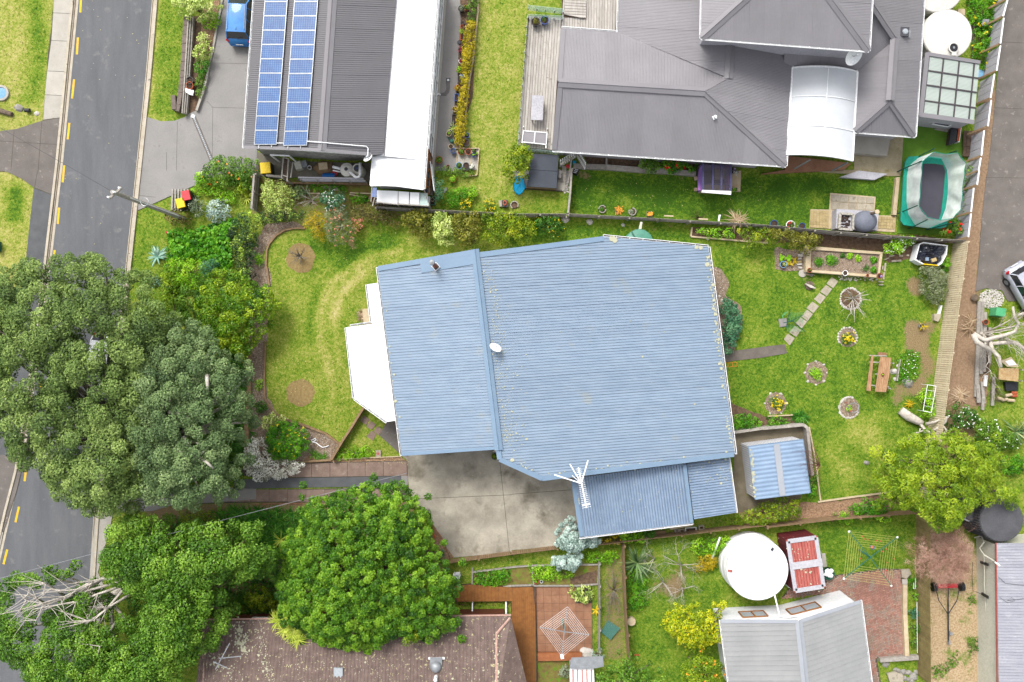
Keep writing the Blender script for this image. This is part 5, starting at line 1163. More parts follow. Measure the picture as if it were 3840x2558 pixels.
c=Q('32: 1960 1480',1.8);t=thing('water_tank','second charcoal tank half hidden under the feathery yellow green tree','water tank',(c.x,c.y,0));mb=MB();mb.lathe((c.x,c.y,0),[(1.5,0),(1.5,1.7),(1.4,1.8)],30);obj('wall',mb,'tank_black',t)
for lb_,s,rp,h,lr in (('cream round tank with a small dark lid in the yard below the solar roof','C: 1525 445',150,1.3,42),('cream round tank with a wide dark lid and blue hub, next to its twin','C: 1770 430',118,1.2,78)):
 p=P(s)[0];t,c,r=tank('water_tank',lb_,p,rp/5.87,h,'tank_cream');rr=mpx(lr/5.87,h);mb=MB();mb.lathe((c.x,c.y,h+.12),[(rr*1.35,0),(rr*1.3,.06),(rr,.06)],20,capt=False);k=obj('lid_ring',mb,'tank_cream',t);obj('inlet_screen',MB().lathe((c.x,c.y,h+.14),[(rr*1.05,0),(rr,.03)],20),'dark_grey',k)
 if lr>60:obj('inlet_hub',MB().box((c.x,c.y,h+.18),.1,.1,.05),'glazed_blue',k)
pp_=thing('pipework','white bent plastic pipes over the pair of cream tanks','pipes',Q('C: 1740 560'));
for s,z in (('C: 1220 385 1400 430',1.2),('C: 1600 500 1720 610 1790 610 1820 560 1825 300',1.55),('C: 1225 465 1400 500',1.0)):obj('pipe',MB().tube(PW(s,z),.1 if z>1.1 else .05,8),'white_paint',pp_,smooth=True)
# ================================================================ fences
def palings(name,label,s,h,m,w=.1,gap=.02,rails=(.3,1.2),rm=None,lean=0.,post=2.4,step=0.,cat='fence',top=None,th=.02,cap_=False):
 """upright boards side by side along ground points"""
 pts=PW(s);t=thing(name,label,cat,(pts[0].x,pts[0].y,0));side=None;n=0;stuff=MB()
 for a,b in zip(pts,pts[1:]):
  L_=(b-a).length;d=(b-a).normalized();o=Vector((-d.y,d.x,0));sg=-1 if abs(d.y)>abs(d.x) else 1;k=int(L_/(w+gap))
  for i in range(k):
   p=a+d*((i+.5)*(w+gap));hh=h*random.uniform(.985,1.01);q=p+Vector((0,0,hh))+o*random.uniform(-.006,.006)
   mb=MB().frame(q,(p.x,p.y,.02),w,th,up=tuple(o)) if 0 else MB()
   e=d*w/2;f=o*th/2;v=[p-e-f,p+e-f,p+e+f,p-e+f];v=[Vector((x.x,x.y,.02)) for x in v]+[Vector((x.x+q.x-p.x,x.y+q.y-p.y,hh)) for x in v]
   fc=[(3,2,1,0),(4,5,6,7),(0,1,5,4),(1,2,6,5),(2,3,7,6),(3,0,4,7)]
   if n<290:obj('paling',MB().add(v,fc),MT[m],t)
   else:stuff.add(v,fc)
   n+=1
  for z in rails:obj('rail',MB().frame(a+Vector((0,0,z))-o*.05*sg,b+Vector((0,0,z))-o*.05*sg,.05,.09),MT[rm or m],t)
  k=max(1,round(L_/post))
  for i in range(k+1):p=a+d*L_*i/k-o*.08*sg;obj('post',MB().box((p.x,p.y,0),.1,.1,h*.97,math.atan2(d.y,d.x)),MT[rm or m],t)
  if cap_:obj('capping',MB().frame(a+Vector((0,0,h+.02)),b+Vector((0,0,h+.02)),.14,.03),MT[rm or m],t)
 if stuff.f:obj('palings',stuff,MT[m],t,kind='stuff')
 return t
def topline(s,h):return 'F: '+' '.join('%.2f %.2f'%((w.x*PPM+1920),(1279-w.y*PPM)) for w in PW(s,h))
palings('paling_fence','tall pale timber paling fence along the east side of the back lawn',topline('F: 3632 905 3500 1880',2.0),2.0,'wood_paling',.13,.025,(.4,1.6),post=2.5)
palings('boundary_fence','weathered grey paling fence between the front hedge shrubs and the dark lawn',topline('11: 1100 330 2352 395 21: 520 395',1.3),1.3,'wood_grey',.14,.02,(.3,1.1),post=2.2)
palings('boundary_fence','weathered grey paling fence with loose posts along the dark green lawn',topline('21: 520 395 1360 440 2200 490 2352 500 31: 200 515',1.1),1.1,'wood_grey',.14,.02,(.3,.9),post=2.0)
palings('boundary_fence','grey paling fence behind the barbecue and vegetable bed',topline('31: 200 520 1150 600 1830 640',1.5),1.5,'wood_grey',.14,.02,(.3,1.2),post=2.0)
palings('garden_fence','old grey fence dividing the spa lawn from the dark green lawn',topline('21: 548 -20 535 200 515 390',1.1),1.1,'wood_grey',.12,.02,(.3,.9),post=1.4,cap_=True)
palings('boundary_fence','dark brown low paling fence under the concrete pad',topline('13: 1740 480 2352 395 23: 420 345',1.0),1.0,'timber_old',.12,.03,(.3,.8),post=2.2)
palings('boundary_fence','weathered fence along the south boundary behind the blue garage',topline('23: 640 330 1300 250 2352 130',1.2),1.2,'timber_old',.13,.03,(.3,.9),post=2.2)
palings('boundary_fence','dark timber fence at the south boundary near the square clothes line',topline('33: 0 150 600 80 1370 20',1.2),1.2,'timber_old',.13,.03,(.3,.9),post=2.2)
palings('garden_fence','grey green paling fence down the east side of the brick paving',topline('33: 1490 60 1490 700 1500 1600',1.9),1.9,mat('paling_mossy',C(160,142,94,.62),C(130,116,74,.62),3,20,.9,rand=.14) and 'paling_mossy',.13,.02,(.3,1.5),post=2.4)
palings('garden_fence','thin leaning timber fence right of the tiled patio',topline('23: 800 490 805 900 800 1300',1.0),1.0,'wood_grey',.08,.1,(.3,.8),post=1.6)
palings('garden_fence','long brown paling fence between the tiled patio and the citrus lawn',topline('23: 1030 330 1050 900 1085 1400',1.6),1.6,'timber_old',.13,.02,(.3,1.2),post=2.4)
FE=thing('panel_fence','stepped grey board fence in tilted bays beside the right hand drive','fence',Q('30: 2050 700'))
for s in ('30: 2200 0 2160 150','30: 2165 165 2135 400','30: 2135 420 2100 650','30: 2080 680 2045 900','30: 2050 920 2020 1160','30: 1985 1200 1960 1430','30: 1955 1450 31: 1935 0','31: 1940 0 1920 130','31: 1890 160 1865 380','31: 1865 395 1840 610','30: 2240 -250 2205 -15'):
 a,b=[W(p,1.7) for p in P(s)]
 n=3;
 for i in range(n):p,q=a.lerp(b,i/n+.01),a.lerp(b,(i+1)/n-.01);obj('board_panel',MB().frame((p.x,p.y,.86),(q.x,q.y,.86),.04,1.68),'wall_palegrey',FE)
 obj('top_rail',MB().frame(a,b,.09,.06),'white_paint',FE);obj('post',MB().frame((b.x-.75,b.y-.25,.5),(b.x-.02,b.y,1.62),.12,.14),'timber_old',FE)
obj('post',MB().box((a.x,a.y,0),.12,.12,1.8),'timber_old',FE)
YG=thing('gate','grey slatted timber side gate and screen at the corner of the solar house yard','gate',Q('A: 210 340'))
for s in ('A: 185 200 165 440','A: 240 230 225 470','A: 195 210 240 225','A: 170 400 225 420','A: 290 260 265 430'):
 a,b=[W(p,z) for p,z in zip(P(s),(1.7,1.7))];obj('rail',MB().frame(a,b,.07,.09),'wood_grey',YG)
for i in range(9):a=Q(f'A: {198-i*2} {225+i*24}',1.6);b=Q(f'A: {234-i*1.5} {240+i*24}',1.6);obj('slat',MB().frame(a,b,.12,.02),'wood_dark',YG)
for s in ('A: 175 430','A: 228 465','A: 190 205'):a=W(P(s)[0],1.65);obj('post',MB().box((a.x,a.y,0),.1,.1,1.65),'wood_grey',YG)
a,b=Q('A: 268 440',.8),Q('A: 380 440',.8)
YR=thing('rail_fence','three white timber rails stacked on a low fence under the tanks yard','fence',Q('A: 700 440'))
for s,z in (('A: 348 428 1065 440',1.2),('A: 368 450 1072 458',1.05),('A: 385 463 1090 472',.9)):a,b=PW(s,z);obj('rail',MB().frame(a,b,.11,.05),'wall_palegrey',YR)
for u in (0,.25,.5,.75,1):p=a.lerp(b,u);obj('post',MB().box((p.x,p.y,0),.09,.09,1.2),'wood_grey',YR)
edging('timber_edging','brown timber retaining edge below the yard of the solar house','A: 0 455 220 485 600 490 1120 500',.12,.35,'timber_old');
for lb_,s in (('short timber garden edge left of the conservatory','A: 915 595 1145 605'),('slanted timber garden edge left of the conservatory','A: 910 612 1145 660'),('timber garden edge above the orange flowered shrub','A: 455 600 700 605')):edging('timber_edging',lb_,s,.08,.15,'wood_pale')
YW=thing('side_fence','grey white washed rail beside the yellow lidded bin','fence',Q('A: 50 420'));a,b=PW('A: 0 405 170 420',.9);obj('rail',MB().frame(a,b,.14,.08),'wood_grey',YW);obj('rail',MB().frame(a-Vector((0,0,.4)),b-Vector((0,0,.4)),.08,.08),'wood_grey',YW)
for u in (0,1):p=a.lerp(b,u);obj('post',MB().box((p.x,p.y,0),.09,.09,.95),'wood_grey',YW)
a=thing('gate_rail','white horizontal rail above the yellow lidded bin','rail',Q('A: 150 185'));p,q=PW('A: 40 178 245 188',2.3);obj('rail',MB().tube([p,q],.06,8),'white_paint',a);obj('post',MB().box((q.x,q.y,0),.08,.08,2.3),'white_paint',a);obj('post',MB().box((p.x,p.y,0),.08,.08,2.3),'white_paint',a)
palings('dividing_fence','short dark weathered fence between the nasturtium bank and the shrubs',topline('01: 2335 30 2310 350',1.2),1.2,'wood_grey',.13,.02,(.3,.9),post=1.5,cap_=True)
edging('retaining_wall','old grey timber retaining wall curving round the blue shed','22: 2040 838 2300 800 2352 798 32: 150 785 330 768 365 800 385 1000 412 1235',.2,.75,'wood_grey','sleeper','retaining wall',maxl=2.2)
edging('timber_edging','thin timber edge of the lawn right of the blue shed','32: 380 790 410 950 450 1180 465 1320 485 1470',.09,.14,'wood_pale')
edging('timber_edging','long timber edge at the bottom of the back lawn','32: 460 1478 800 1430 1135 1388',.1,.16,'wood_pale',maxl=2.2)
edging('timber_edging','pale timber edge above the flowering plants beside the shed','32: 0 690 230 678',.07,.2,'wood_pale')
edging('timber_edging','pale timber L shaped bed edge near the green tank','21: 1655 520 1645 605 2352 665',.1,.16,'wood_pale',maxl=2.4)
edging('curb','low curved pale concrete curb beside the grey drive','00: 2045 -60 2030 60 1990 255 1960 420 1900 690',.14,.16,'concrete_light','curb_stone',maxl=.9)
edging('curb','leaning pale timber edge at the foot of the curved curb','00: 1903 685 1860 850 1803 1015',.16,.3,'concrete_light','curb_stone',maxl=2)
edging('log_edging','curved dark timber edging round the front lawn','A: 420 985 300 985 200 1005 100 1065 30 1150 0 1220 -10 1400 11: 100 900 120 1060',.12,.16,'timber_old','log',maxl=.6)
edging('log_edging','straight dark timber edging left of the front lawn','12: 85 0 75 300 80 520 150 640 240 710 300 725',.12,.16,'timber_old','log',maxl=.9)
edging('log_edging','slanting double timber edging at the bottom of the front lawn','12: 300 728 460 780 640 850 765 945',.14,.18,'timber_old','log',maxl=.9)
edging('low_fence','slanting brown timber fence crossing from the lawn to the drive','12: 990 605 930 700 870 800 790 920 690 1090',.16,.7,'timber_old','board','fence',maxl=1.3)
edging('timber_edging','brown timber edging under the strappy plants beside the drive','12: 690 1090 550 1100 430 1108',.14,.25,'timber_old')
edging('timber_edging','thin pale edging along the narrow bed above the drive','12: 740 1085 1050 1070 1335 1058',.06,.12,'wood_pale')
edging('retaining_timber','brown timber retaining strip beside the big tree','02: 2285 100 2285 450 2270 600 2260 750 2265 900 2260 1040',.3,.3,'timber_old','sleeper')
edging('timber_edging','brown timber hedge border along the pale lawn','10: 2045 -80 2040 100 2020 300 1995 550 1960 750 1930 1000 1922 1100',.11,.15,'wood_pale')
edging('timber_edging','timber frame round the potted plants below the hedge','10: 1830 1362 2050 1362 11: 2030 40 1900 52',.06,.2,'wood_pale')
for i,s in enumerate(('10: 1843 1420 1838 1568','10: 1913 1400 1900 1540','10: 1980 1400 1970 1540')):edging('timber_edging',('left','middle','right')[i]+' of three parallel timber strips set in concrete below the hedge',s,.06,.1,'wood_pale')
sheet('pad','10: 1840 1380 2045 1370 2030 1560 1830 1568',.045,'concrete_light')
RW=thing('retaining_wall','block topped retaining wall with weathered timber slats beside the bright verge','retaining wall',Q('00: 1700 600'))
L1=P('00: 1706 150 1690 400 1675 650 1655 850 1640 960 1625 1020')
for a,b in zip(L1,L1[1:]):
 p,q=W(a,.5),W(b,.5);k=max(1,round((q-p).length/.62))
 for i in range(k):u,v=p.lerp(q,i/k),p.lerp(q,(i+1)/k-.015);u.z=v.z=.25;obj('block',MB().frame(u,v,.3,.5+random.uniform(-.01,.01)),'stone_grey' if 0 else mat('block_brown',C(150,136,126),C(124,110,102),4,20,.9,rand=.06),RW)
p=Q('00: 1622 960');obj('block',MB().box((p.x,p.y,0),.32,1.0,.55,.05),'block_brown',RW)
for dx in (0,16,32):
 L2=P(f'00: {1738+dx} 152 {1722+dx} 420 {1705+dx*.9:.0f} 700 {1690+dx*.9:.0f} 900 {1680+dx*.8:.0f} 1045')
 for a,b in zip(L2,L2[1:]):p,q=W(a,.42),W(b,.42);p.z=q.z=.42-dx*.006;obj('plank',MB().frame(p,q,.09,.3),'wood_grey',RW)
# ================================================================ small helpers
ORD='first second third fourth fifth sixth seventh eighth ninth tenth eleventh'.split()
def slab(name,label,cat,s,z0,z1,m,group=None,jit=0):
 pts=PW(s,z1);return obj(name,MB().prism([p.xy for p in pts],z0,z1),MT[m],None,label,cat,group)
def ball(par,name,c,r,sq,m,n,ls,tint=.5,up=.5,aspect=.5):
 bl=[(c[0]+random.uniform(-.4,.4)*r,c[1]+random.uniform(-.4,.4)*r,c[2]+random.uniform(0,.3)*r*sq,r*random.uniform(.5,.7),sq,tint+random.uniform(-.15,.15)) for _ in range(5)]
 a=sum(4*np.pi*b[3]**2*.62 for b in bl);Cn,Nr,t=shell(bl,n/a,up);return leaves(name,Cn,Nr,ls*rng.uniform(.7,1.3,len(Cn)),MT[m],par,t,aspect)
def pot(label,s,r,h=.4,m='terracotta',plant=None,z=.05,pr=1.2,n=60,ls=.09,soil=True,flowers=None,group=None,name=None,cat=None,strap=None):
 p=W(P(s)[0],z+h);r=mpx(r/2.45);nm=name or ('potted_plant' if (plant or strap) else 'plant_pot');t=thing(nm,label,cat or ('potted plant' if (plant or strap) else 'pot'),(p.x,p.y,z),group)
 obj('pot',MB().lathe((p.x,p.y,z),[(r*.7,0),(r*.95,h*.85),(r*1.06,h*.86),(r*1.06,h),(r*.9,h),(r*.86,h*.8)],16,capb=True,capt=False),MT[m],t)
 obj('soil',MB().lathe((p.x,p.y,z+h*.8),[(r*.88,0),(r*.5,.015)],14),MT['soil_pot' if soil is True else soil],t)
 if plant:ball(t,'foliage',(p.x,p.y,z+h+r*.3),r*pr,.7,plant,n,ls)
 if strap:strappy('foliage','','',[(p.x,p.y,z+h*.9)],14,r*pr*1.3,.05,MT[strap],parent=t)
 if flowers:bloom([(p.x+random.uniform(-1,1)*r*pr*.7,p.y+random.uniform(-1,1)*r*pr*.7,z+h+r*.8) for _ in range(5)],.07,MT[flowers],t)
 return t
def tub(label,s,m='black_plastic',h=.3,z=.05,plant=None,cat='planter',name='planter',n=50):
 pts=PW(s,z+h);pts=[Vector((p.x,p.y,0)) for p in pts];c=sum(pts,Vector())/len(pts);t=thing(name,label,cat,(c.x,c.y,z))
 q=offset(pts,.035);mb=MB();k=len(pts)
 v=[(p.x,p.y,z) for p in offset(pts,.03)]+[(p.x,p.y,z+h) for p in pts]+[(p.x,p.y,z+h) for p in q]+[(p.x,p.y,z+h*.7) for p in q]
 f=[]
 for i in range(k):
  j=(i+1)%k
  for r_ in range(3):f.append((r_*k+i,r_*k+j,(r_+1)*k+j,(r_+1)*k+i))
 obj('tub',MB().add(v,f),MT[m],t);obj('soil',MB().prism([p.xy for p in q],z,z+h*.72),'soil_pot',t)
 if plant:ball(t,'foliage',(c.x,c.y,z+h),.3,.6,plant,n,.08)
 return t
# ================================================================ vehicles
def car(label,cat,pos,rz,paint,L=4.5,Wd=1.82,Hh=1.6,rails=True,hood=.28,wagon=1.,glass='car_glass',name='parked_car'):
 t=thing(name,label,cat,pos,None,rz);M=XF[t];hw=Wd/2;mb=MB()
 st=[(-.5,.72,.42,.62),(-.485,.9,.3,.86),(-.44,.98,.22,.98),(-.3,1.,.2,1.0),(0,1.,.2,.98),(.2,1.,.2,.97),(.3,.99,.2,.95),(.42,.94,.22,.84),(.48,.82,.3,.72),(.5,.6,.42,.56)]
 v=[];n=10
 for y,w,z0,z1 in st:
  W2=hw*w;v+=[(-W2*.9,y*L,z0),(-W2,y*L,z0+.15),(-W2,y*L,z1-.25),(-W2*.95,y*L,z1-.06),(-W2*.82,y*L,z1),(W2*.82,y*L,z1),(W2*.95,y*L,z1-.06),(W2,y*L,z1-.25),(W2,y*L,z0+.15),(W2*.9,y*L,z0)]
 f=[(i*n+j,(i+1)*n+j,(i+1)*n+(j+1)%n,i*n+(j+1)%n) for i in range(len(st)-1) for j in range(n)]+[tuple(range(n)),tuple(range(len(st)*n-1,len(st)*n-n-1,-1))]
 obj('body',MB().add([M@Vector(x) for x in v],f),paint,t,smooth=True)
 yr,yf=-.44*wagon*L,.25*L;b=[(-hw*.9,yr,.96),(hw*.9,yr,.96),(hw*.88,yf,.95),(-hw*.88,yf,.95)];yr2,yf2=-.38*wagon*L,.06*L;rf=[(-hw*.72,yr2,Hh-.04),(hw*.72,yr2,Hh-.04),(hw*.7,yf2,Hh-.03),(-hw*.7,yf2,Hh-.03)]
 mb=MB().add([M@Vector(x) for x in b+rf],[(0,1,5,4),(1,2,6,5),(2,3,7,6),(3,0,4,7)]);obj('windows',mb,MT[glass],t)
 ro=[];
 for yy,k in ((yr2,0),(yr2*.6,.03),((yr2+yf2)/2,.05),(yf2*.5,.03),(yf2,0)):
  for x,kk in ((-.72,0),(-.62,.025),(0,.035),(.62,.025),(.72,0)):ro.append((hw*x,yy,Hh-.035+k+kk))
 f=[(i*5+j,i*5+j+1,i*5+j+6,i*5+j+5) for i in range(4) for j in range(4)];obj('roof',MB().add([M@Vector(x) for x in ro],f),paint,t,smooth=True)
 pl=MB()
 for i in range(4):pl.frame(M@Vector(b[i]),M@Vector(rf[i]),.07,.06)
 for sx in (-1,1):
  pl.frame(M@Vector((sx*hw*.89,yr*.45,.96)),M@Vector((sx*hw*.72,yr2*.45,Hh-.05)),.07,.03);pl.frame(M@Vector((sx*hw*.89,L*.02,.96)),M@Vector((sx*hw*.71,L*.0,Hh-.05)),.07,.03)
  pl.frame(M@Vector((sx*hw*.73,yr2,Hh-.02)),M@Vector((sx*hw*.71,yf2,Hh-.02)),.06,.05)
 obj('pillars',pl,paint,t)
 for sx in (-1,1):
  for y in (-.3,.3):
   c=M@Vector((sx*hw*.93,y*L,.33));ax=(M.to_3x3()@Vector((1,0,0)))*.11;w_=obj('wheel',MB().tube([c-ax,c+ax],.33,18),'black_plastic',t)
   obj('rim',MB().tube([c+ax*sx*.95,c+ax*sx*1.08],.2,12),'steel',w_)
  p=M@Vector((sx*hw*.82,-.492*L+.08,.84));q=M@Vector((sx*hw*.99,-.455*L,.95));obj('tail_light',MB().frame(p,q,.12,.2),mat('lamp_red',C(220,30,40,.6),C(180,20,30,.6),5,10,.2),t)
  p=M@Vector((sx*hw*.72,.478*L,.68));q=M@Vector((sx*hw*.93,.44*L,.76));obj('headlight',MB().frame(p,q,.12,.12),'glass_pale',t)
  p=M@Vector((sx*hw*.98,.2*L,1.0));q=M@Vector((sx*hw*1.15,.19*L,1.03));obj('mirror',MB().frame(p,q,.12,.14),paint,t)
  if rails:obj('roof_rail',MB().tube([M@Vector((sx*hw*.66,yr2*.9,Hh+.04)),M@Vector((sx*hw*.64,yf2*.8,Hh+.04))],.025,6),'steel',t)
 obj('rear_bumper',MB().frame(M@Vector((-hw*.8,-.5*L,.45)),M@Vector((hw*.8,-.5*L,.45)),.1,.2),paint,t)
 obj('number_plate',MB().frame(M@Vector((-.26,-.508*L,.66)),M@Vector((.26,-.508*L,.66)),.02,.13),'white_paint',t)
 obj('wiper',MB().frame(M@Vector((-.05,yr-.05,1.05)),M@Vector((.35,yr+.02,1.12)),.02,.02),'black_plastic',t);obj('aerial',MB().box(tuple(M@Vector((0,yr2*.85,Hh+.01))),.06,.18,.05,rz),paint,t)
 return t
mat('car_glass',C(70,78,88,.35),C(40,46,54,.35),1,4,.06,spec=.6,coat=.5)
mat('car_blue',C(60,146,216,.62),C(36,120,200,.6),.8,3,.5,coat=.25,bd=.0)
mat('car_silver',C(206,210,222,.55),C(190,194,208,.55),.8,3,.25,coat=.8,bd=.0)
mat('car_white',(.75,.76,.78),(.7,.71,.73),.8,3,.25,coat=.8,bd=.0)
c=W((900,42),1.0);car('glossy blue wagon parked against the solar house with its tail towards the lawn','car',(c.x,c.y,.05),math.radians(-3),'car_blue')
c=W((3862,1092),.8);car('silver hatchback half in frame on the right hand drive','car',(c.x,c.y,.05),math.radians(198+12),'car_silver',L=4.2,Wd=1.75,Hh=1.5,rails=False)
c=W((382,1366),.8);car('white hatchback parked on the road under the big roadside tree','car',(c.x,c.y,.02),math.radians(180-8+0),'car_white',L=4.4,Wd=1.78,Hh=1.5,rails=False)
# ================================================================ power pole and wires
tp_=Q('01: 1030 195',10.2);bs=Q('01: 1480 355',.0);bs=Vector((tp_.x,tp_.y,0));t=thing('power_pole','tall grey power pole leaning over the road edge in view, with insulators on top','power pole',bs)
obj('pole',MB().tube([bs,tp_],[.17,.12],10),'wood_grey',t);cr=MB();cr.frame(tp_-Vector((.3,.35,.25)),tp_+Vector((.45,.3,-.25)),.12,.12);obj('crossarm',cr,'wood_grey',t)
for dx,dy in ((-.25,-.3),(.1,0),(.4,.25)):obj('insulator',MB().lathe((tp_.x+dx,tp_.y+dy,tp_.z-.2),[(.04,0),(.07,.08),(.03,.16),(.06,.22)],8),'white_paint',t)
obj('cable_loop',MB().tube([tp_+Vector((.9+.25*math.cos(a),-.2+.25*math.sin(a),-2.2)) for a in np.linspace(0,6.1,12)],.02,5),'steel',t)
obj('conduit',MB().tube([bs+Vector((.17,0,0)),tp_+Vector((.13,0,-2.))],.035,5),'white_paint',t)
def wire(label,s,zs,r=.012,sag=.4,m='black_plastic'):
 L_=P(s);a,b=W(L_[0],zs[0]),W(L_[-1],zs[1]);pts=[a.lerp(b,u)-Vector((0,0,sag*4*u*(1-u))) for u in np.linspace(0,1,14)];mb=MB().tube(pts,r,4);return obj('overhead_wire',mb,MT[m],None,label,'wire')
wire('dark overhead wire from the power pole to the left edge across the side crossing','00: -300 1010 01: 1025 190',(9,10.1),.016)
wire('pale service wire from the roadside down to the blue house over the strappy bed','03: -400 720 12: 1385 1212',(8.5,3.2),.016,m='steel')
# ================================================================ west verge odds
t=thing('bird_bath','round stone ring with a pale blue cover on the far verge','bird bath',Q('00: 18 858'));c=Q('00: 18 858');obj('stone_ring',MB().lathe((c.x,c.y,0),[(.56,0),(.56,.14),(.42,.16),(.4,.06)],22,capt=False),'concrete_light',t);obj('basin',MB().lathe((c.x,c.y,.02),[(.42,0),(.4,.08),(.2,.09)],22),'water_blue',t)
c=Q('00: 175 992');obj('rock',MB().rock(c,.32,seed=3),'stone_grey',None,'flat grey brown rock on the far verge','rock')
t=thing('garden_lamp','black cylinder garden light beside a pale stone on the far verge','lamp',Q('00: 270 1022'));c=Q('00: 270 1022');obj('lamp_head',MB().tube([c+Vector((-.2,0,.2)),c+Vector((.15,0,.2))],.14,12),'black_plastic',t);obj('stake',MB().tube([c,c+Vector((0,0,.2))],.03,6),'steel',t)
c=Q('00: 338 1042');obj('rock',MB().rock(c,.18,seed=5),'stone_white',None,'small pale stone by the black garden light','rock')
a,b=PW('00: -60 1000 110 1052',.12);obj('log',MB().tube([a,b],[.2,.17],9),'bark',None,'brown weathered log lying on the far verge at the left edge','log')
t=thing('utility_box','dark teal box at the left edge of the far verge','box',Q('01: 2 700'));c=Q('01: 2 700');obj('box',MB().box((c.x,c.y,0),.2,.7,.5),'tank_green_dark',t);obj('lid',MB().box((c.x,c.y,.5),.24,.74,.05),'dark_grey',t)
t=thing('sign','leaning blue and white yard sign at the edge of the lower path','sign',Q('03: 1000 190'));a,b=Q('03: 1010 150',.9),Q('03: 990 225',.9)
obj('sign_board',MB().frame(a,b,.04,.9),'roof_blue',t);obj('post',MB().box((a.x,a.y,0),.05,.05,.9),'white_paint',t)
# ================================================================ bins, pots at the north-west
def bin_(label,s,lidm,bodym='black_plastic',rz=0.,h=1.0,w=.58,l=.66):
 c=W(P(s)[0],h);t=thing('wheelie_bin',label,'bin',(c.x,c.y,.05),None,0);obj('body',MB().box((c.x,c.y,.08),w,l,h-.1,rz),MT[bodym],t);ca,sa=math.cos(rz),math.sin(rz)
 mb=MB();mb.box((c.x,c.y,h-.03),w*1.06,l*1.08,.07,rz,top=.92);obj('lid',mb,MT[lidm],t);k=(c.x+sa*(l*.56),c.y-ca*(l*.56));ax=Vector((ca,sa,0))*w*.45;k=Vector((k[0],k[1],h-.08));obj('handle',MB().tube([k-ax,k+ax],.02,6),MT[bodym],t)
 for sg in (-1,1):q=Vector((c.x+sa*(l*.45),c.y-ca*(l*.45),.12))+ax*sg;obj('wheel',MB().tube([q-ax*.1,q+ax*.1],.11,10),'black_plastic',t)
 return t
mat('lid_yellow',C(252,216,10,.6),C(240,200,6,.6),3,12,.4);mat('lid_red',C(230,70,76,.6),C(206,50,60,.6),3,12,.4);mat('bin_green',C(110,206,146,.5),C(86,184,126,.5),2,10,.45)
bin_('yellow lidded bin by the white rail next to the solar house','A: -14 322','lid_yellow',rz=.1,w=.7,l=.75)
bin_('yellow lidded bin standing on timber slats beside the power pole','01: 1657 298','lid_yellow',rz=.25);bin_('bin with a faded red lid just behind the yellow one by the power pole','01: 1708 228','lid_red',rz=.2)
bin_('green bin tipped beside the bare tree at the right edge','31: 2140 1300','bin_green','bin_green',rz=1.4,h=.9)
BP=thing('bin_pad','worn timber slats under the two kerbside bins','timber pad',Q('01: 1610 290'))
for i in range(6):x=1585+i*28;a,b=PW(f'01: {x} 170 {x-6} 370',.08);obj('slat',MB().frame(a,b,.12,.06),'wood_grey',BP)
pot('black cylinder pot lying by the slatted wall beside the verge','00: 1742 738',32,.45,'black_plastic');pot('bright terracotta pot between the black pot and the white sack','00: 1740 785',34,.45,'terracotta')
slab('sack','crumpled white sack on the slatted wall below the terracotta pot','sack','00: 1700 810 1780 832 1770 878 1735 866 1705 845',.4,.5,'white_paint')
pot('small dark pot among leaves beside the curved curb','00: 1848 810',20,.25,'black_plastic')
t=thing('traffic_cone','tiny red and white cone lying in the nasturtium bank','cone',Q('01: 1570 580'));c=Q('01: 1570 580');obj('cone',MB().tube([c+Vector((-.12,.03,.5)),c+Vector((.05,0,.5))],[.1,.06],8),'lid_red',t);obj('band',MB().tube([c+Vector((.05,0,.5)),c+Vector((.12,-.02,.5))],[.07,.07],8),'white_paint',t);obj('base',MB().box((c.x+.12,c.y,.4),.1,.14,.1),'lid_red',t)
for s,l_ in (('01: 2078 275','pair of white stones in the green bed near the dark short fence'),):c=W(P(s)[0],.4);t=thing('stones',l_,'stones',W(P(s)[0]));obj('stone',MB().rock((c.x-.06,c.y,.35),.12,seed=1),'stone_white',t);obj('stone',MB().rock((c.x+.08,c.y,.35),.12,seed=2),'stone_white',t)
c=Q('C: 480 335',.8);t=thing('plastic_crates','stacked clear plastic tubs against the white yard wall','tubs',(c.x,c.y,0));obj('tub',MB().box((c.x-.15,c.y,0),.5,.6,.6,.3,top=.9),'wall_cream',t);obj('tub',MB().box((c.x+.25,c.y+.12,0),.45,.5,.5,.3,top=.9),'galv',t)
pot('white bucket beside the clear plastic tubs','C: 705 400',17,.4,'white_paint');t=thing('wood_stack','brown heap with a square of plywood on it in the yard','wood pile',Q('C: 1050 440'));c=Q('C: 1050 440');obj('heap',MB().rock((c.x,c.y,0),.8,sq=.7,seed=8),'timber_old',t);obj('plywood',MB().box((c.x,c.y+.1,.55),.62,.5,.06,.1),'wood_pale',t)
pot('bright red round bucket between the wood heap and cream tanks','C: 1258 525',24,.4,'lid_red',soil='lid_red',cat='bucket',name='bucket')
a,b=PW('C: 1010 610 1270 610',.35);obj('drum',MB().tube([a,b],.28,14),mat('drum_blue',C(20,120,200,.6),C(10,96,176,.6),2,10,.4),None,'blue plastic drum lying behind the stacked white rails','drum')
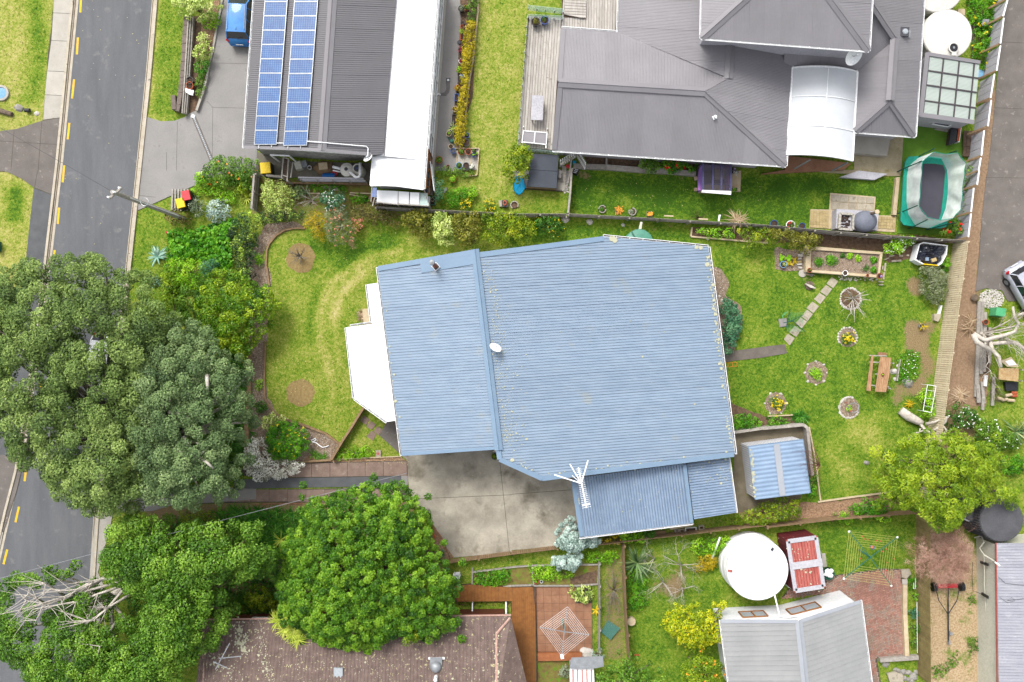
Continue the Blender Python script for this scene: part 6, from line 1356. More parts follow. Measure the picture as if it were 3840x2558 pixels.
# ================================================================ pots by the hedge
pot('black pot with grey green leaves at the top of the pot row','10: 1884 78',27,.4,'black_plastic','lf_bluegrey');pot('small dark pot with green leaves, second in the pot row from the top','10: 1930 68',24,.35,'terracotta','lf_green')
tub('shallow grey dish with round ends beside the red trough','10: 1878 205 1895 192 1915 195 1918 220 1880 225','dark_grey',.12);tub('long narrow red planter trough by the hedge','10: 1878 228 1906 226 1908 366 1876 370','terracotta',.25,plant='lf_lime')
pot('small round grey lid on the path left of the hedge','10: 1866 388',17,.08,'dark_grey',soil='dark_grey');pot('terracotta rimmed pot with green leaves touching the hedge','10: 1910 393',20,.3,'terracotta','lf_green')
pot('pot of dark pink leaved cordyline by the hedge','10: 1876 455',18,.35,'black_plastic',strap='lf_red',pr=2.2);pot('pot of reddish leaves with a white rim, below the pink cordyline','10: 1884 560',22,.35,'white_paint','lf_red');pot('pot with bright green strappy leaves above the blue and white bowl','10: 1868 640',26,.35,'terracotta','lf_lime',n=90,pr=1.5)
pot('blue and white glazed bowl on the hedge row','10: 1891 699',21,.25,'white_paint',soil='water_blue');tub('black square tub under the blue and white bowl','10: 1856 700 1886 700 1886 755 1858 755','black_plastic');pot('terracotta pot with a yellow leaved plant by the drain','10: 1850 808',27,.35,'terracotta','lf_golden',pr=1.)
tub('dark blue rectangular tub half way down the pot row','10: 1824 862 1862 860 1860 926 1822 928','glazed_blue');pot('cream pot with yellow spiky leaves','10: 1830 1000',26,.35,'wood_pale',strap='lf_golden',pr=1.5);tub('long black tray beside the lower hedge','10: 1800 1050 1840 1050 1838 1125 1800 1125','black_plastic')
pot('large glazed pot with a yellow green palm above the cream pot','10: 1812 1182',33,.45,'black_plastic',strap='lf_palegreen',pr=2.0);pot('cream pot with pale green soil surface beside the hedge foot','10: 1771 1228',24,.35,'wood_pale',soil='lf_palegreen' if 0 else True,plant='lf_lime',n=20,pr=.8)
t=thing('watering_can','dark green watering can between two cream pots','watering can',Q('10: 1800 1302',.05));c=Q('10: 1800 1302',.05);obj('can',MB().lathe((c.x,c.y,.05),[(.13,0),(.13,.25),(.06,.28)],12),'tank_green_dark',t);obj('spout',MB().tube([(c.x-.1,c.y+.05,.15),(c.x-.32,c.y+.28,.4)],[.03,.02],6),'tank_green_dark',t);obj('handle',MB().tube([(c.x+.1,c.y-.02,.3),(c.x+.05,c.y-.12,.38),(c.x-.05,c.y-.02,.32)],.015,5),'tank_green_dark',t)
pot('cream round pot below the watering can','10: 1790 1345',22,.35,'wood_pale');pot('dark blue pot at the end of the pot row','10: 1810 1385',24,.35,'glazed_blue',soil='dark_grey');pot('blue ringed pot with a small plant on the lawn edge','10: 1938 1243',23,.35,'glazed_blue','lf_green',n=15,pr=.5)
pot('large brown pot of bare soil on the lawn edge','10: 1932 1310',32,.4,'dark_grey');pot('terracotta pot of mixed herbs in the timber frame','10: 1885 1395',30,.3,'terracotta','lf_green',n=60);pot('plain terracotta pot in the middle of the timber frame','10: 1950 1393',27,.35,'terracotta','lf_maroon',n=12,pr=.5)
pot('black pot in the corner of the timber frame','10: 2005 1385',19,.35,'black_plastic','lf_green',n=20);pot('cobalt blue pot with a lime plant in the frame corner','10: 1998 1424',19,.35,'glazed_blue','lf_lime',n=20,pr=.7);pot('tiny pot with lime leaves at the frame corner','10: 2028 1410',12,.25,'black_plastic','lf_lime',n=20)
pot('terracotta pot with a rounded bush beside the conservatory','10: 1682 1468',32,.4,'terracotta','lf_green',n=120,pr=1.1);pot('pale green rimmed pot full of leaves by the timber strips','10: 1866 1520',30,.35,'water_blue','lf_green',n=70,pr=.9);pot('black empty pot by the timber strips','10: 1930 1520',27,.35,'black_plastic');pot('silvery white plant at the foot of the timber strips','10: 1985 1530',22,.25,'black_plastic','lf_whiteblossom',n=70)
pot('small terracotta pot behind the dense green bed','10: 1765 1530',16,.25,'terracotta');pot('terracotta pot lying in the bed with a lime green mound','11: 1808 78',30,.3,'terracotta','lf_lime',n=110,pr=1.3);tub('green open crate holding a cream pot beside the conservatory door','11: 1597 238 1650 236 1645 315 1594 316','tank_green_dark',.4)
pot('cream pot standing in the green crate','11: 1620 265',17,.5,'wood_pale')
t=thing('drain_grate','square dark drain grate in the side path with a damp trail','drain',Q('10: 1766 736',.05));c=Q('10: 1766 736',.05);obj('grate',MB().box((c.x,c.y,.05),.3,.3,.015),'dark_grey',t);obj('grate_rim',MB().box((c.x,c.y,.064),.16,.16,.01),'steel',t)
sheet('damp_patch','10: 1742 755 1783 755 1785 800 1775 850 1745 884 1700 878 1690 862 1730 850 1748 820',.0545,mat('damp',C(128,124,122),C(112,108,106),2,20,.6),rag=.015)
obj('downpipe_foot',MB().tube(PW('10: 1615 790 1640 860 1655 880 1675 862 1695 872',.3),.055,8),'white_paint',HS)
# ================================================================ things on the grey house deck
pot('black glazed pot with a mossy plant on the deck corner','20: 218 200',38,.45,'black_plastic','lf_olive',z=.6,n=70,pr=.8);pot('bright blue glazed pot with a thin shrub on the deck','20: 300 185',36,.45,'glazed_blue','lf_green',z=.6,n=30,pr=.7)
t=thing('outdoor_table','long plain grey table on the weathered deck','table',Q('20: 232 990',.6));pts=PW('20: 182 875 290 880 282 1105 172 1100',1.35);obj('table_top',MB().prism([p.xy for p in pts],1.31,1.35),'wall_palegrey',t)
for p in offset([Vector((q.x,q.y,0)) for q in pts],.1):obj('leg',MB().box((p.x,p.y,.6),.07,.07,.72),'wall_palegrey',t)
t=thing('sun_lounger','white framed bench with two grey mesh panels at the lower deck','bench',Q('20: 210 1270',.6))
for s in ('20: 112 1203 208 1213 200 1310 105 1300','20: 217 1214 312 1222 306 1322 210 1312'):pts=PW(s,1.05);obj('mesh_panel',MB().prism([p.xy for p in pts],1.02,1.05),'roof_grey',t)
mb=MB();[mb.frame(*PW(s,1.06),.06,.06) for s in ('20: 105 1195 92 1315','20: 212 1210 203 1318','20: 322 1212 310 1362','20: 105 1202 322 1220','20: 95 1305 312 1328')];[mb.box((W(P(s)[0]).x,W(P(s)[0]).y,.6),.06,.06,.46) for s in ('20: 105 1198','20: 95 1312','20: 320 1215','20: 311 1340')];obj('bench_frame',mb,'white_paint',t)
t=thing('spa_pool','large square spa pool under a dark folding cover','spa pool',Q('G: 520 400'));pts=PW('G: 378 185 725 205 698 628 318 605',.95);q=[Vector((p.x,p.y,0)) for p in pts];obj('cabinet',MB().prism([p.xy for p in offset(q,.04)],0,.85),'timber_old',t)
mat('spa_cover',C(78,84,96,.5),C(64,70,82,.5),1,10,.6);c4=[q[0],q[1],q[2],q[3]];m0,m1=q[0].lerp(q[3],.49),q[1].lerp(q[2],.49)
for u in ([q[0],q[1],m1,m0],[m0,m1,q[2],q[3]]):obj('cover_half',MB().prism([p.xy for p in offset(u,.012)],.84,.96),'spa_cover',t)
for i,s in enumerate(('G: 765 345 822 345 815 443 762 440','G: 738 445 812 448 808 545 712 540','G: 708 548 802 552 800 645 705 642')):slab('paving_slab',('top','middle','bottom')[i]+' one of three pale square slabs beside the spa pool','paving slab',s,0,.07,'concrete_light')
slab('stone_slab','tilted grey slab leaning on the spa pool side','slab','G: 712 385 735 385 760 410 752 500 712 488',.1,.5,'concrete_grey');pts=[Q('G: 812 620')];mb=MB()
for i in range(26):mb.rock((pts[0].x+random.uniform(-.28,.28),pts[0].y+random.uniform(-.4,.4),.01),random.uniform(.05,.1))
tag(obj('white_pebbles',mb,'stone_white',kind='stuff'),'heap of white pebbles beside the spa slabs',None)
slab('timber_edge','dark timber step along the lower side of the spa pool','step','G: 295 628 775 660 775 668 295 638',0,.12,'wood_dark')
t=thing('paddling_shell','bright blue shell shaped plastic basin below the yellow green bush','toy',Q('21: 62 150'));L_=PW('21: 10 130 20 60 70 40 105 78 122 155 95 200 65 222 35 205 12 170',.22);mb=MB();c=sum(L_,Vector())/len(L_);k=len(L_);v=L_+[Vector((p.x*.82+c.x*.18,p.y*.82+c.y*.18,.1)) for p in L_]+[Vector((c.x,c.y,.06))];v+=[Vector((p.x,p.y,0)) for p in L_]
mb.add(v,[(i,(i+1)%k,k+(i+1)%k,k+i) for i in range(k)]+[(k+i,k+(i+1)%k,2*k) for i in range(k)]+[(i,2*k+1+i,2*k+1+(i+1)%k,(i+1)%k) for i in range(k)]);obj('basin',mb,mat('toy_blue',C(40,190,236,.6),C(20,168,224,.6),2,8,.3),t);p=Q('21: 62 130');obj('basin_rib',MB().frame((p.x-.2,p.y-.3,.2),(p.x+.15,p.y+.3,.2),.06,.03),'toy_blue',t)
t=thing('stair_railing','white railed steps coming down from the grey house beside the spa pool','railing',Q('G: 900 270'))
for s0,s1 in (('G: 740 355','G: 925 240'),('G: 955 235','G: 1050 385')):
 a,b=W(P(s0)[0],.25),W(P(s1)[0],.9);a2,b2=a+Vector((-.0,.0,.8)),b+Vector((0,0,.8));obj('rail',MB().frame(a,b,.07,.07),'wood_grey',t);obj('rail',MB().frame(a2,b2,.07,.07),'wood_grey',t)
 for i in range(9):u=i/8;p,q=a.lerp(b,u),a2.lerp(b2,u);p,q=p+Vector((0,0,0)),q+Vector((0,.0,0));obj('baluster',MB().frame(p,q+Vector((0,.32,0)),.05,.05),'white_paint',t)
a,b=PW('G: 885 260 840 560',.9);a=a;obj('handrail',MB().frame(a,b,.1,.08),'wood_grey',t)
pot('small red bucket on the spa slabs','G: 840 348',18,.25,'lid_red',soil='lid_red',cat='bucket',name='bucket');c=Q('G: 928 310',.4);obj('clog',MB().box((c.x,c.y,.1),.26,.5,.15,.1,top=.7),'toy_blue',None,'bright blue float hanging by the white railed steps','toy')
t=thing('bag','black and white patterned bag on the lawn corner by the steps','bag',Q('G: 942 410'));c=Q('G: 942 410');obj('bag_body',MB().box((c.x-.03,c.y,0),.45,.6,.25,-.4,top=.8),'black_plastic',t);mb=MB();[mb.box((c.x-.12+i*.07,c.y-.15+i*.1,.25),.26,.03,.02,-.2) for i in range(4)];obj('stripe',mb,'white_paint',t)
PB=thing('planter_box','long weathered sleeper planter box under the south eave of the grey house','planter',Q('20: 1100 1520'))
L_=P('20: 565 1525 870 1535 1190 1560 1480 1575 21: 1690 28')
for a,b in zip(L_,L_[1:]):p,q=W(a,.35),W(b,.35);p.z=q.z=.18;obj('sleeper',MB().frame(p,q,.36,.36),'wood_grey',PB)
for s in ('20: 870 1440 868 1530','20: 1182 1455 1180 1550'):p,q=PW(s,.3);p.z=q.z=.16;obj('divider',MB().frame(p,q,.12,.3),'wood_grey',PB)
t=thing('playhouse','small play house with purple sides, dark see-through roof and white awning board','playhouse',Q('E: 1500 620'))
q=[W(p,z) for p,z in zip(P('E: 1240 340 1785 350 1780 860 1238 845'),(2.0,2.0,1.75,1.75))];g=N('tinted_sheet');b_=g.n('ShaderNodeBsdfPrincipled');b_.inputs['Base Color'].default_value=(.03,.025,.035,1);b_.inputs['Roughness'].default_value=.2;b_.inputs['Alpha'].default_value=.62;MATS['tinted_sheet']=g.out(b_.outputs[0])
obj('roof_sheet',MB().add(q,[(3,2,1,0)]),'tinted_sheet',t);mb=MB();[mb.frame(q[0].lerp(q[1],u)+Vector((0,0,.03)),q[3].lerp(q[2],u)+Vector((0,0,.03)),.12,.04) for u in (.03,.36,.65,.97)];mb.frame(q[0].lerp(q[3],.78)+Vector((0,0,-.06)),q[1].lerp(q[2],.78)+Vector((0,0,-.06)),.06,.05);obj('rafter',mb,mat('indigo_timber',C(96,96,140,.5),C(76,74,112,.5),3,14,.7),t)
pts=[W(p,1.8) for p in P('E: 1238 842 1778 865 1775 930 1232 885')];obj('awning_board',MB().prism([p.xy for p in pts],[1.76,1.76,1.68,1.68][:4],[1.8,1.8,1.72,1.72]),'white_paint',t)
mat('purple_paint',C(196,136,214,.55),C(150,130,214,.55),.9,8,.6,amp=.3);q2=[Vector((p.x,p.y,0)) for p in q];qi=offset(q2,.12)
for i,j in ((0,1),(1,2),(3,0)):obj('wall',MB().frame((qi[i].x,qi[i].y,.9),(qi[j].x,qi[j].y,.9),.04,1.75),'purple_paint',t)
obj('wall',MB().frame((qi[3].x,qi[3].y,.4),(qi[2].x,qi[2].y,.4),.04,.8),'wood_pale',t);obj('floor',MB().prism([p.xy for p in qi],.02,.12),'wood_dark',t);c=Q('E: 1600 540',.6);obj('play_bench',MB().box((c.x,c.y,.1),1.0,.8,.5),'wood_pale',t);c=Q('E: 1500 790',.6);obj('counter',MB().box((c.x,c.y,.1),2.2,.45,.55),'wood_pale',t)
pts=PW('E: 1195 400 1245 360 1232 850 1155 850',.9);obj('side_curtain',MB().prism([p.xy for p in pts],.85,.9),'purple_paint',t)
slab('platform','pale yellow plywood platform joined to the right of the play house','platform','E: 1785 485 1960 490 1940 875 1780 870',.02,.18,'wood_pale')
tub('narrow trough of white flowers on the plywood platform','E: 1790 490 1910 492 1908 540 1788 538','black_plastic',.25,.18,'lf_whiteblossom');tub('narrow trough of green plants at the bottom of the plywood platform','E: 1785 805 1885 805 1885 868 1783 866','black_plastic',.25,.18,'lf_lime')
c=Q('E: 1832 465',.15);obj('ball',MB().lathe((c.x,c.y,.0),[(.02,0),(.11,.05),(.13,.13),(.11,.21),(.02,.26)],12),'purple_paint',None,'mauve ball in the soil behind the plywood platform','ball',smooth=True)
t=thing('spade','spade leaning on the sleeper planter left of the play house','spade',Q('E: 1130 620'));a,b=Q('E: 1172 400',1.0),Q('E: 1128 600',.2);obj('shaft',MB().tube([a,b],.025,6),'dark_grey',t);obj('blade',MB().box((b.x,b.y-.1,.1),.24,.3,.05,.2),'wood_pale',t)
a=Q('E: 1292 0');slab('step_block','small pale timber block at the lower left corner of the play house','block','E: 1098 805 1150 805 1150 865 1100 862',0,.2,'wood_pale')
def ring(label,s,r,m='concrete_light',gap=None,plant=None,cat='planter ring',name='ring_planter',h=.2):
 c=W(P(s)[0],h);r=mpx(r/2.45);t=thing(name,label,cat,(c.x,c.y,0));n=12
 for i in range(n):
  if gap and i in gap:continue
  a0,a1=6.283*i/n+.03,6.283*(i+1)/n-.03;pts=[(c.x+R_*math.cos(a),c.y+R_*math.sin(a)) for R_,a in ((r,a0),(r,(a0+a1)/2),(r,a1),(r*.78,a1),(r*.78,(a0+a1)/2),(r*.78,a0))];obj('segment',MB().prism(pts,0,h),MT[m],t)
 obj('soil',MB().lathe((c.x,c.y,0),[(r*.77,0),(r*.76,h*.5),(.05,h*.55)],12),'dark_soil',t)
 if plant:ball(t,'foliage',(c.x,c.y,h),r*.7,.6,plant,60,.1)
 return t
ring('pale concrete ring planter broken at both sides, left in the dark lawn','21: 830 352',36,gap=(0,6),plant='lf_strapdark');ring('pale concrete ring planter with grey green leaves, against the fence','21: 1107 375',36,gap=(3,4),plant='lf_bluegrey');ring('half buried pale concrete ring on the spa lawn','21: 22 315',38,gap=(8,9,10))
t=ring('round pit filled with orange peel chips in the dark lawn','21: 978 365',33,'dark_soil' if 0 else 'timber_old',h=.08);c=Q('21: 980 368');mb=MB();[mb.box((c.x+random.gauss(0,.16),c.y+random.gauss(0,.16),.06+random.random()*.04),.09,.06,.03,random.random()*3) for _ in range(40)];obj('orange_chips',mb,mat('orange_chip',C(250,190,70,.6),C(240,150,40,.6),9,20,.8),t,kind='stuff')
t=tub('small square wooden box of orange peel by the fence','21: 1238 375 1290 375 1290 420 1238 418','timber_old',.3,0);c=Q('21: 1264 402');mb=MB();[mb.box((c.x+random.uniform(-.2,.2),c.y+random.uniform(-.12,.12),.22+random.random()*.05),.1,.08,.04,random.random()*3) for _ in range(30)];obj('orange_chips',mb,'orange_chip',t,kind='stuff')
for s,l_ in (('21: 1398 408 1483 412 1483 424 1398 420','pale loose timber lying above the fence top, left one'),('21: 1716 436 1800 440 1800 454 1716 450','pale loose timber lying by the twig heap on the fence')):slab('plank',l_,'plank',s,1.1,1.18,'wood_pale')
slab('plank','pale green painted board leaning on the fence above the green tank','plank','21: 1180 470 1200 472 1188 540 1162 538',.9,.95,'lf_palegreen' if 0 else 'wall_cream')
for s,l_ in (('21: 1900 405 1918 405 1905 465 1893 462','white shard of board among the dry leaves on the fence'),):slab('board_shard',l_,'board',s,1.1,1.14,'white_paint')
t=thing('garden_ornament','grey pot stand with an orange opening at the edge of the spa lawn','ornament',Q('11: 2285 305'));c=Q('11: 2290 308');obj('stand',MB().box((c.x,c.y,0),.4,.5,.35,.1),'dark_grey',t);obj('pot',MB().lathe((c.x-.03,c.y+.02,.35),[(.1,0),(.14,.1),(.08,.12)],10,ex=1.4,capt=False),'terracotta',t);obj('box',MB().box((c.x-.35,c.y+.02,0),.2,.45,.2,.1),'wood_grey',t)
BQ=sheet('patio','31: 572 205 990 240 975 410 1180 415 1165 565 380 525 390 355 562 358',.04,'wood_pale')
def quad_tiles(s,nx_,ny_,z,m,par,gap=.02,name='paver',skip=()):
 c4=P(s)
 for j in range(ny_):
  for i in range(nx_):
   if (i,j) in skip:continue
   f= lambda a,b:(c4[0][0]*(1-a)*(1-b)+c4[1][0]*a*(1-b)+c4[2][0]*a*b+c4[3][0]*(1-a)*b,c4[0][1]*(1-a)*(1-b)+c4[1][1]*a*(1-b)+c4[2][1]*a*b+c4[3][1]*(1-a)*b)
   pts=[W(f(a,b),z) for a,b in ((i/nx_,j/ny_),((i+1)/nx_,j/ny_),((i+1)/nx_,(j+1)/ny_),(i/nx_,(j+1)/ny_))]
   obj(name,MB().prism([p.xy for p in offset(pts,gap/2)],z-.05,z+random.uniform(-.003,.003)),MT[m],par)
mat('paver_buff',C(222,200,150),C(196,172,118),3,20,.9,rand=.1);mat('paver_pale',C(214,204,184),C(180,168,146),2,16,.9,rand=.09,dirt=(C(140,128,106),2,.58))
quad_tiles('31: 580 213 982 246 975 365 577 360',5,2,.08,'paver_pale',BQ,.05);quad_tiles('31: 392 362 560 366 560 530 385 522',6,6,.08,'paver_buff',BQ,.02);quad_tiles('31: 1015 418 1178 424 1165 540 1010 530',6,4,.08,'paver_buff',BQ,.02)
BB=thing('barbecue','long grey masonry barbecue with a charred brick firebox','barbecue',Q('31: 700 450'));pts=PW('31: 632 352 1018 375 1005 548 625 530',.9);obj('base',MB().prism([p.xy for p in pts],0,.9),'wall_palegrey',BB)
pts=PW('31: 668 392 790 400 780 542 655 532',1.15);q=[Vector((p.x,p.y,0)) for p in pts]
for i in range(4):
 a,b=q[i],q[(i+1)%4];k=4
 for j in range(k):u,v=a.lerp(b,j/k+.01),a.lerp(b,(j+1)/k-.01);obj('brick',MB().frame((u.x,u.y,1.02),(v.x,v.y,1.02),.16,.24),'concrete_light',BB)
c=sum(q,Vector())/4;mb=MB();[mb.rock((c.x+random.uniform(-.3,.3),c.y+random.uniform(-.5,.5),.92),random.uniform(.05,.12)) for _ in range(40)];obj('charcoal',mb,mat('char',C(90,70,60),C(50,44,44),12,30,.9,speck=(C(200,120,80),9,.68)),BB,kind='stuff')
DO=thing('pizza_oven','rounded grey clay oven with a flue pipe next to the barbecue','oven',Q('31: 900 460'));c=Q('31: 898 465',1.2);mb=MB();r=1.62/2*1.0
mb.lathe((c.x,c.y,.9),[(r,0),(r*1.0,.2),(r*.93,.45),(r*.75,.65),(r*.45,.78),(.05,.83)],18,ex=.95);obj('dome',mb,mat('clay_grey',C(140,144,158),C(122,126,140),1,10,.7),DO,smooth=True);a,b=Q('31: 940 395',1.5),Q('31: 985 385',2.0);obj('flue',MB().tube([a,b,b+Vector((0,0,.3))],.1,12),'bark',DO);obj('flue_cap',MB().lathe((b.x,b.y,2.3),[(.17,0),(.15,.04)],12),'wood_pale',DO)
slab('low_wall','pale timber garden wall left of the artificial turf','wall','31: 1180 60 1212 60 1180 408 1145 405',0,.3,'wood_pale');
t=pot('white bowl with a coral flower in it on the fence line','31: 208 500',40,.3,'white_paint','lf_green',n=60,flowers='fl_red');pot('blue rimmed pot seen edge on at the fence, left','31: 58 488',34,.3,'glazed_blue');pot('blue rimmed pot beside the white bowl','31: 315 510',30,.3,'glazed_blue')
TP=thing('trampoline','teal oval trampoline with a drooping pale safety net','trampoline',Q('D: 700 700'))
mat('teal_pad',C(20,166,140,.55),C(10,140,120,.55),1.4,10,.45);mat('teal_dark',C(10,100,84,.5),C(6,80,68,.5),2,10,.5)
base=P('D: 420 185 560 178 800 180 1010 200 1060 300 1040 700 1010 1100 975 1215 900 1240 700 1235 450 1205 350 1190 305 1130 320 900 345 500 372 260');inn=P('D: 520 300 600 290 800 290 930 310 960 400 935 700 900 1000 870 1100 800 1120 700 1120 540 1110 450 1080 430 1040 445 880 470 500 490 340')
b_=[W(p,.85) for p in base];i_=[W(p,.84) for p in inn];k=len(b_);mb=MB();mb.add(b_+i_+[p-Vector((0,0,.12)) for p in b_],[(i,(i+1)%k,k+(i+1)%k,k+i) for i in range(k)]+[(2*k+i,2*k+(i+1)%k,(i+1)%k,i) for i in range(k)]);obj('safety_pad',mb,'teal_pad',TP)
obj('jumping_mat',MB().add([p-Vector((0,0,.02)) for p in i_],[tuple(range(k))]),mat('mat_dark',C(88,86,98,.45),C(78,76,88,.45),1,60,.8),TP)
tr_=[W(p,2.5) for p in P('D: 625 255 790 115 960 150 1140 130 1265 280 1240 450 1210 800 1190 960 1070 1095 890 1120 700 1080 575 920 590 770 615 420')];bt=[W(p,.9) for p in P('D: 420 330 560 205 740 190 900 210 985 380 1000 560 995 740 965 950 880 1170 720 1240 530 1215 420 1040 390 850 395 480')]
def dens(L_,m_):
 o=[]
 for i in range(len(L_)):
  a,b=L_[i],L_[(i+1)%len(L_)];o+=[a.lerp(b,j/m_) for j in range(m_)]
 return o
T_,Bq=dens(tr_,4),dens(bt,4);n=len(T_);v=[];rows=6
for r_ in range(rows+1):
 u=r_/rows
 for i in range(n):p=Bq[i].lerp(T_[i],u);s_=math.sin(math.pi*u)*.1*math.sin(i*1.3);p.z-=.12*abs(math.sin(math.pi*(i%4)/4))*u;v.append(p+Vector((s_,s_*.5,0)))
obj('net',MB().add(v,[(r_*n+i,r_*n+(i+1)%n,(r_+1)*n+(i+1)%n,(r_+1)*n+i) for r_ in range(rows) for i in range(n)]),'mesh_net',TP,smooth=True);obj('net_rim',MB().tube(T_+[T_[0]],.02,5),'teal_pad',TP)
for s in ('D: 275 400 350 362 615 250','D: 540 215 560 190 800 65','D: 250 1030 320 1000 550 905','D: 440 1240 470 1225 700 1110','D: 700 1255 760 1240 1090 1155','D: 960 160 1040 130 1140 100'):
 L_=[W(p,z) for p,z in zip(P(s),(.3,.75,2.45))];obj('pole',MB().tube([Vector((L_[0].x,L_[0].y,0)),L_[1],L_[2]],.04,7),'teal_dark',TP)
t=thing('toy_shed','dark low play bench beside a rusty rack near the trampoline','bench',Q('30: 1700 1230'));pts=PW('30: 1690 1140 1765 1150 1750 1300 1660 1335',.6);obj('top',MB().prism([p.xy for p in pts],.5,.6),'black_plastic',t);obj('base',MB().prism([p.xy for p in offset(pts,.06)],0,.5),'wood_dark',t)
t=thing('rack','narrow rack of terracotta pieces beside the stepped fence','rack',Q('30: 1775 1200'));pts=PW('30: 1760 1140 1795 1145 1775 1300 1742 1295',.8);obj('frame',MB().prism([p.xy for p in pts],.5,.6),'white_paint',t);obj('inset',MB().prism([p.xy for p in offset(pts,.05)],.6,.63),'terracotta',t);[obj('leg',MB().box((p.x,p.y,0),.05,.05,.5),'white_paint',t) for p in offset(pts,.04)]
quad_tiles('30: 1795 1200 1905 1200 1890 1345 1790 1350',3,1,.25,'wood_dark',BQ,.02,'deck_board');quad_tiles('30: 1795 1350 1890 1350 1880 1440 1785 1438',3,1,.25,'wood_dark',BQ,.02,'deck_board')
t=thing('post_box','small dark cube post in the flowering strip right of the cream tank','post',Q('30: 1985 210'));c=Q('30: 1996 208',.7);obj('box',MB().box((c.x,c.y,.1),.46,.42,.6,0),'dark_grey',t);obj('cap',MB().box((c.x,c.y,.7),.5,.46,.05),'wall_grey',t)
slab('blue_tray','pale blue tray beside the clear roofed shed','tray','30: 1930 640 1985 645 1975 712 1925 708',.05,.25,'water_blue');slab('timber_stack','pale offcuts behind the cream round tank','timber','30: 1750 80 1810 82 1810 140 1745 130',0,.4,'wood_pale')
edging('timber_edging','dark edging strip between the tanks and the flowering strip','30: 1905 0 1895 150 1890 400 1880 520',.1,.15,'block_brown','block',maxl=.3,gap=.02)
# ================================================================ back lawn things
RB=thing('raised_bed','long pale timber raised vegetable bed on the back lawn','raised bed',Q('B: 930 270'))
o4=P('B: 460 70 1408 148 1365 462 462 390');i4=P('B: 530 118 1372 175 1345 428 522 365');oo=[W(p,.5) for p in o4];ii=[W(p,.5) for p in i4]
for i in range(4):
 j=(i+1)%4;obj('sleeper',MB().prism([oo[i].xy,oo[j].xy,ii[j].xy,ii[i].xy],0,.5-.002*(i%2)),'wood_pale',RB)
obj('soil',MB().prism([p.xy for p in ii],0,.34),'stony_soil',RB)
for lb_,s,r,m,n,ls in (('parsley_patch','B: 620 260',70,'lf_bright',260,.1),('parsley_patch','B: 780 240',85,'lf_bright',420,.1),('lettuce','B: 920 180',40,'lf_darkgreen',70,.12),('lettuce','B: 1005 200',48,'lf_lime',110,.14),('lettuce','B: 1118 230',48,'lf_lime',110,.14),('lettuce','B: 1300 250',50,'lf_bright',90,.18),('lettuce','B: 1300 360',50,'lf_bright',90,.18),('herb','B: 1205 340',50,'lf_darkgreen',120,.08)):
 c=W(P(s)[0],.45);t=thing(lb_,{'parsley_patch':('left' if '620' in s else 'right')+' part of the bushy herb patch in the raised bed','lettuce':{'B: 920 180':'small dark salad plant','B: 1005 200':'left lime salad plant','B: 1118 230':'right lime salad plant','B: 1300 250':'upper tall green salad plant','B: 1300 360':'lower tall green salad plant'}.get(s,'')+' in the raised bed','herb':'dark feathery herb near the right end of the raised bed'}[lb_],'vegetable',(c.x,c.y,.34),'vegetables growing in the raised bed');ball(t,'foliage',(c.x,c.y,.4),mpx(r/3.267),.5,m,n,ls);obj('stem',MB().tube([(c.x,c.y,.34),(c.x,c.y,.42)],.03,5),'lf_lime',t)
pot('white rimmed pot standing on the lower edge of the raised bed','B: 948 405',24,.25,'white_paint',z=.5);pot('tiny terracotta pot on the raised bed edge','B: 1222 435',13,.15,'terracotta',z=.5);pot('terracotta pot with purple flowers on the right corner of the raised bed','B: 1372 440',24,.25,'terracotta','lf_maroon',z=.5,n=40,flowers='fl_lilac',pr=.7);pot('terracotta pot on the left corner of the raised bed','B: 512 372',21,.25,'terracotta','lf_olive',z=.5,n=20,pr=.6)
c=Q('B: 418 410');t=thing('stepping_disc','round white disc with a short handle at the left end of the raised bed','disc',c);obj('disc',MB().lathe((c.x,c.y,.02),[(.28,0),(.28,.05),(.2,.06)],16),'concrete_light',t);obj('handle',MB().box((c.x+.38,c.y-.08,.02),.3,.12,.04,-.1),'paver_buff',t)
slab('stone_slab','grey triangular stone at the foot of the raised bed','stone','B: 485 412 570 420 535 452',0,.08,'stone_grey')
for i,s in enumerate(('B: 388 140 445 155 440 170 384 158','B: 372 172 428 172 430 205 370 205','B: 366 220 412 215 412 238 366 240','B: 360 255 412 252 412 276 362 280','B: 358 288 420 285 420 308 358 310','B: 362 322 420 330 420 350 380 348')):slab('loose_brick',ORD[i]+' white brick from the top of the short column left of the raised bed','brick',s,0,.12,'stone_white' if i!=3 else 'paver_buff','white bricks left of the raised bed')
for i,s in enumerate(('B: 1425 235 1485 210 1490 225 1430 248','B: 1485 190 1550 182 1552 198 1488 210','B: 1608 184 1655 182 1656 204 1610 206','B: 1700 175 1730 180 1726 200 1700 195','B: 1518 248 1634 240 1634 262 1520 270','B: 1430 280 1452 282 1440 385 1420 382','B: 1412 395 1432 395 1424 484 1406 482','B: 1355 503 1418 505 1418 520 1355 518','B: 1358 540 1410 542 1410 556 1358 554','B: 1400 320 1416 322 1410 360 1394 358')):slab('loose_brick',ORD[i]+' pale brick of the broken border curving round the right end of the raised bed','brick',s,0,.08,'paver_pale','pale bricks bordering the right end of the raised bed')
mb=MB();
for i in range(70):p=Q(f'B: {random.uniform(860, 1340):.0f} {random.uniform(430, 500):.0f}');mb.rock((p.x,p.y,0),random.uniform(.03,.08))
tag(obj('shell_scatter',mb,'stone_white',kind='stuff'),'white shells and chips scattered below the raised bed')
t=pot('teal pot lying among ginger leaves left of the raised bed','B: 190 300',30,.3,'water_blue','lf_palegreen',z=0,n=30,pr=.6)
c=Q('B: 500 560');t=thing('stump','split grey tree stump on the lawn below the raised bed','stump',c);obj('stump_body',MB().rock((c.x,c.y,0),.38,sq=.7,seed=4),'bark',t)
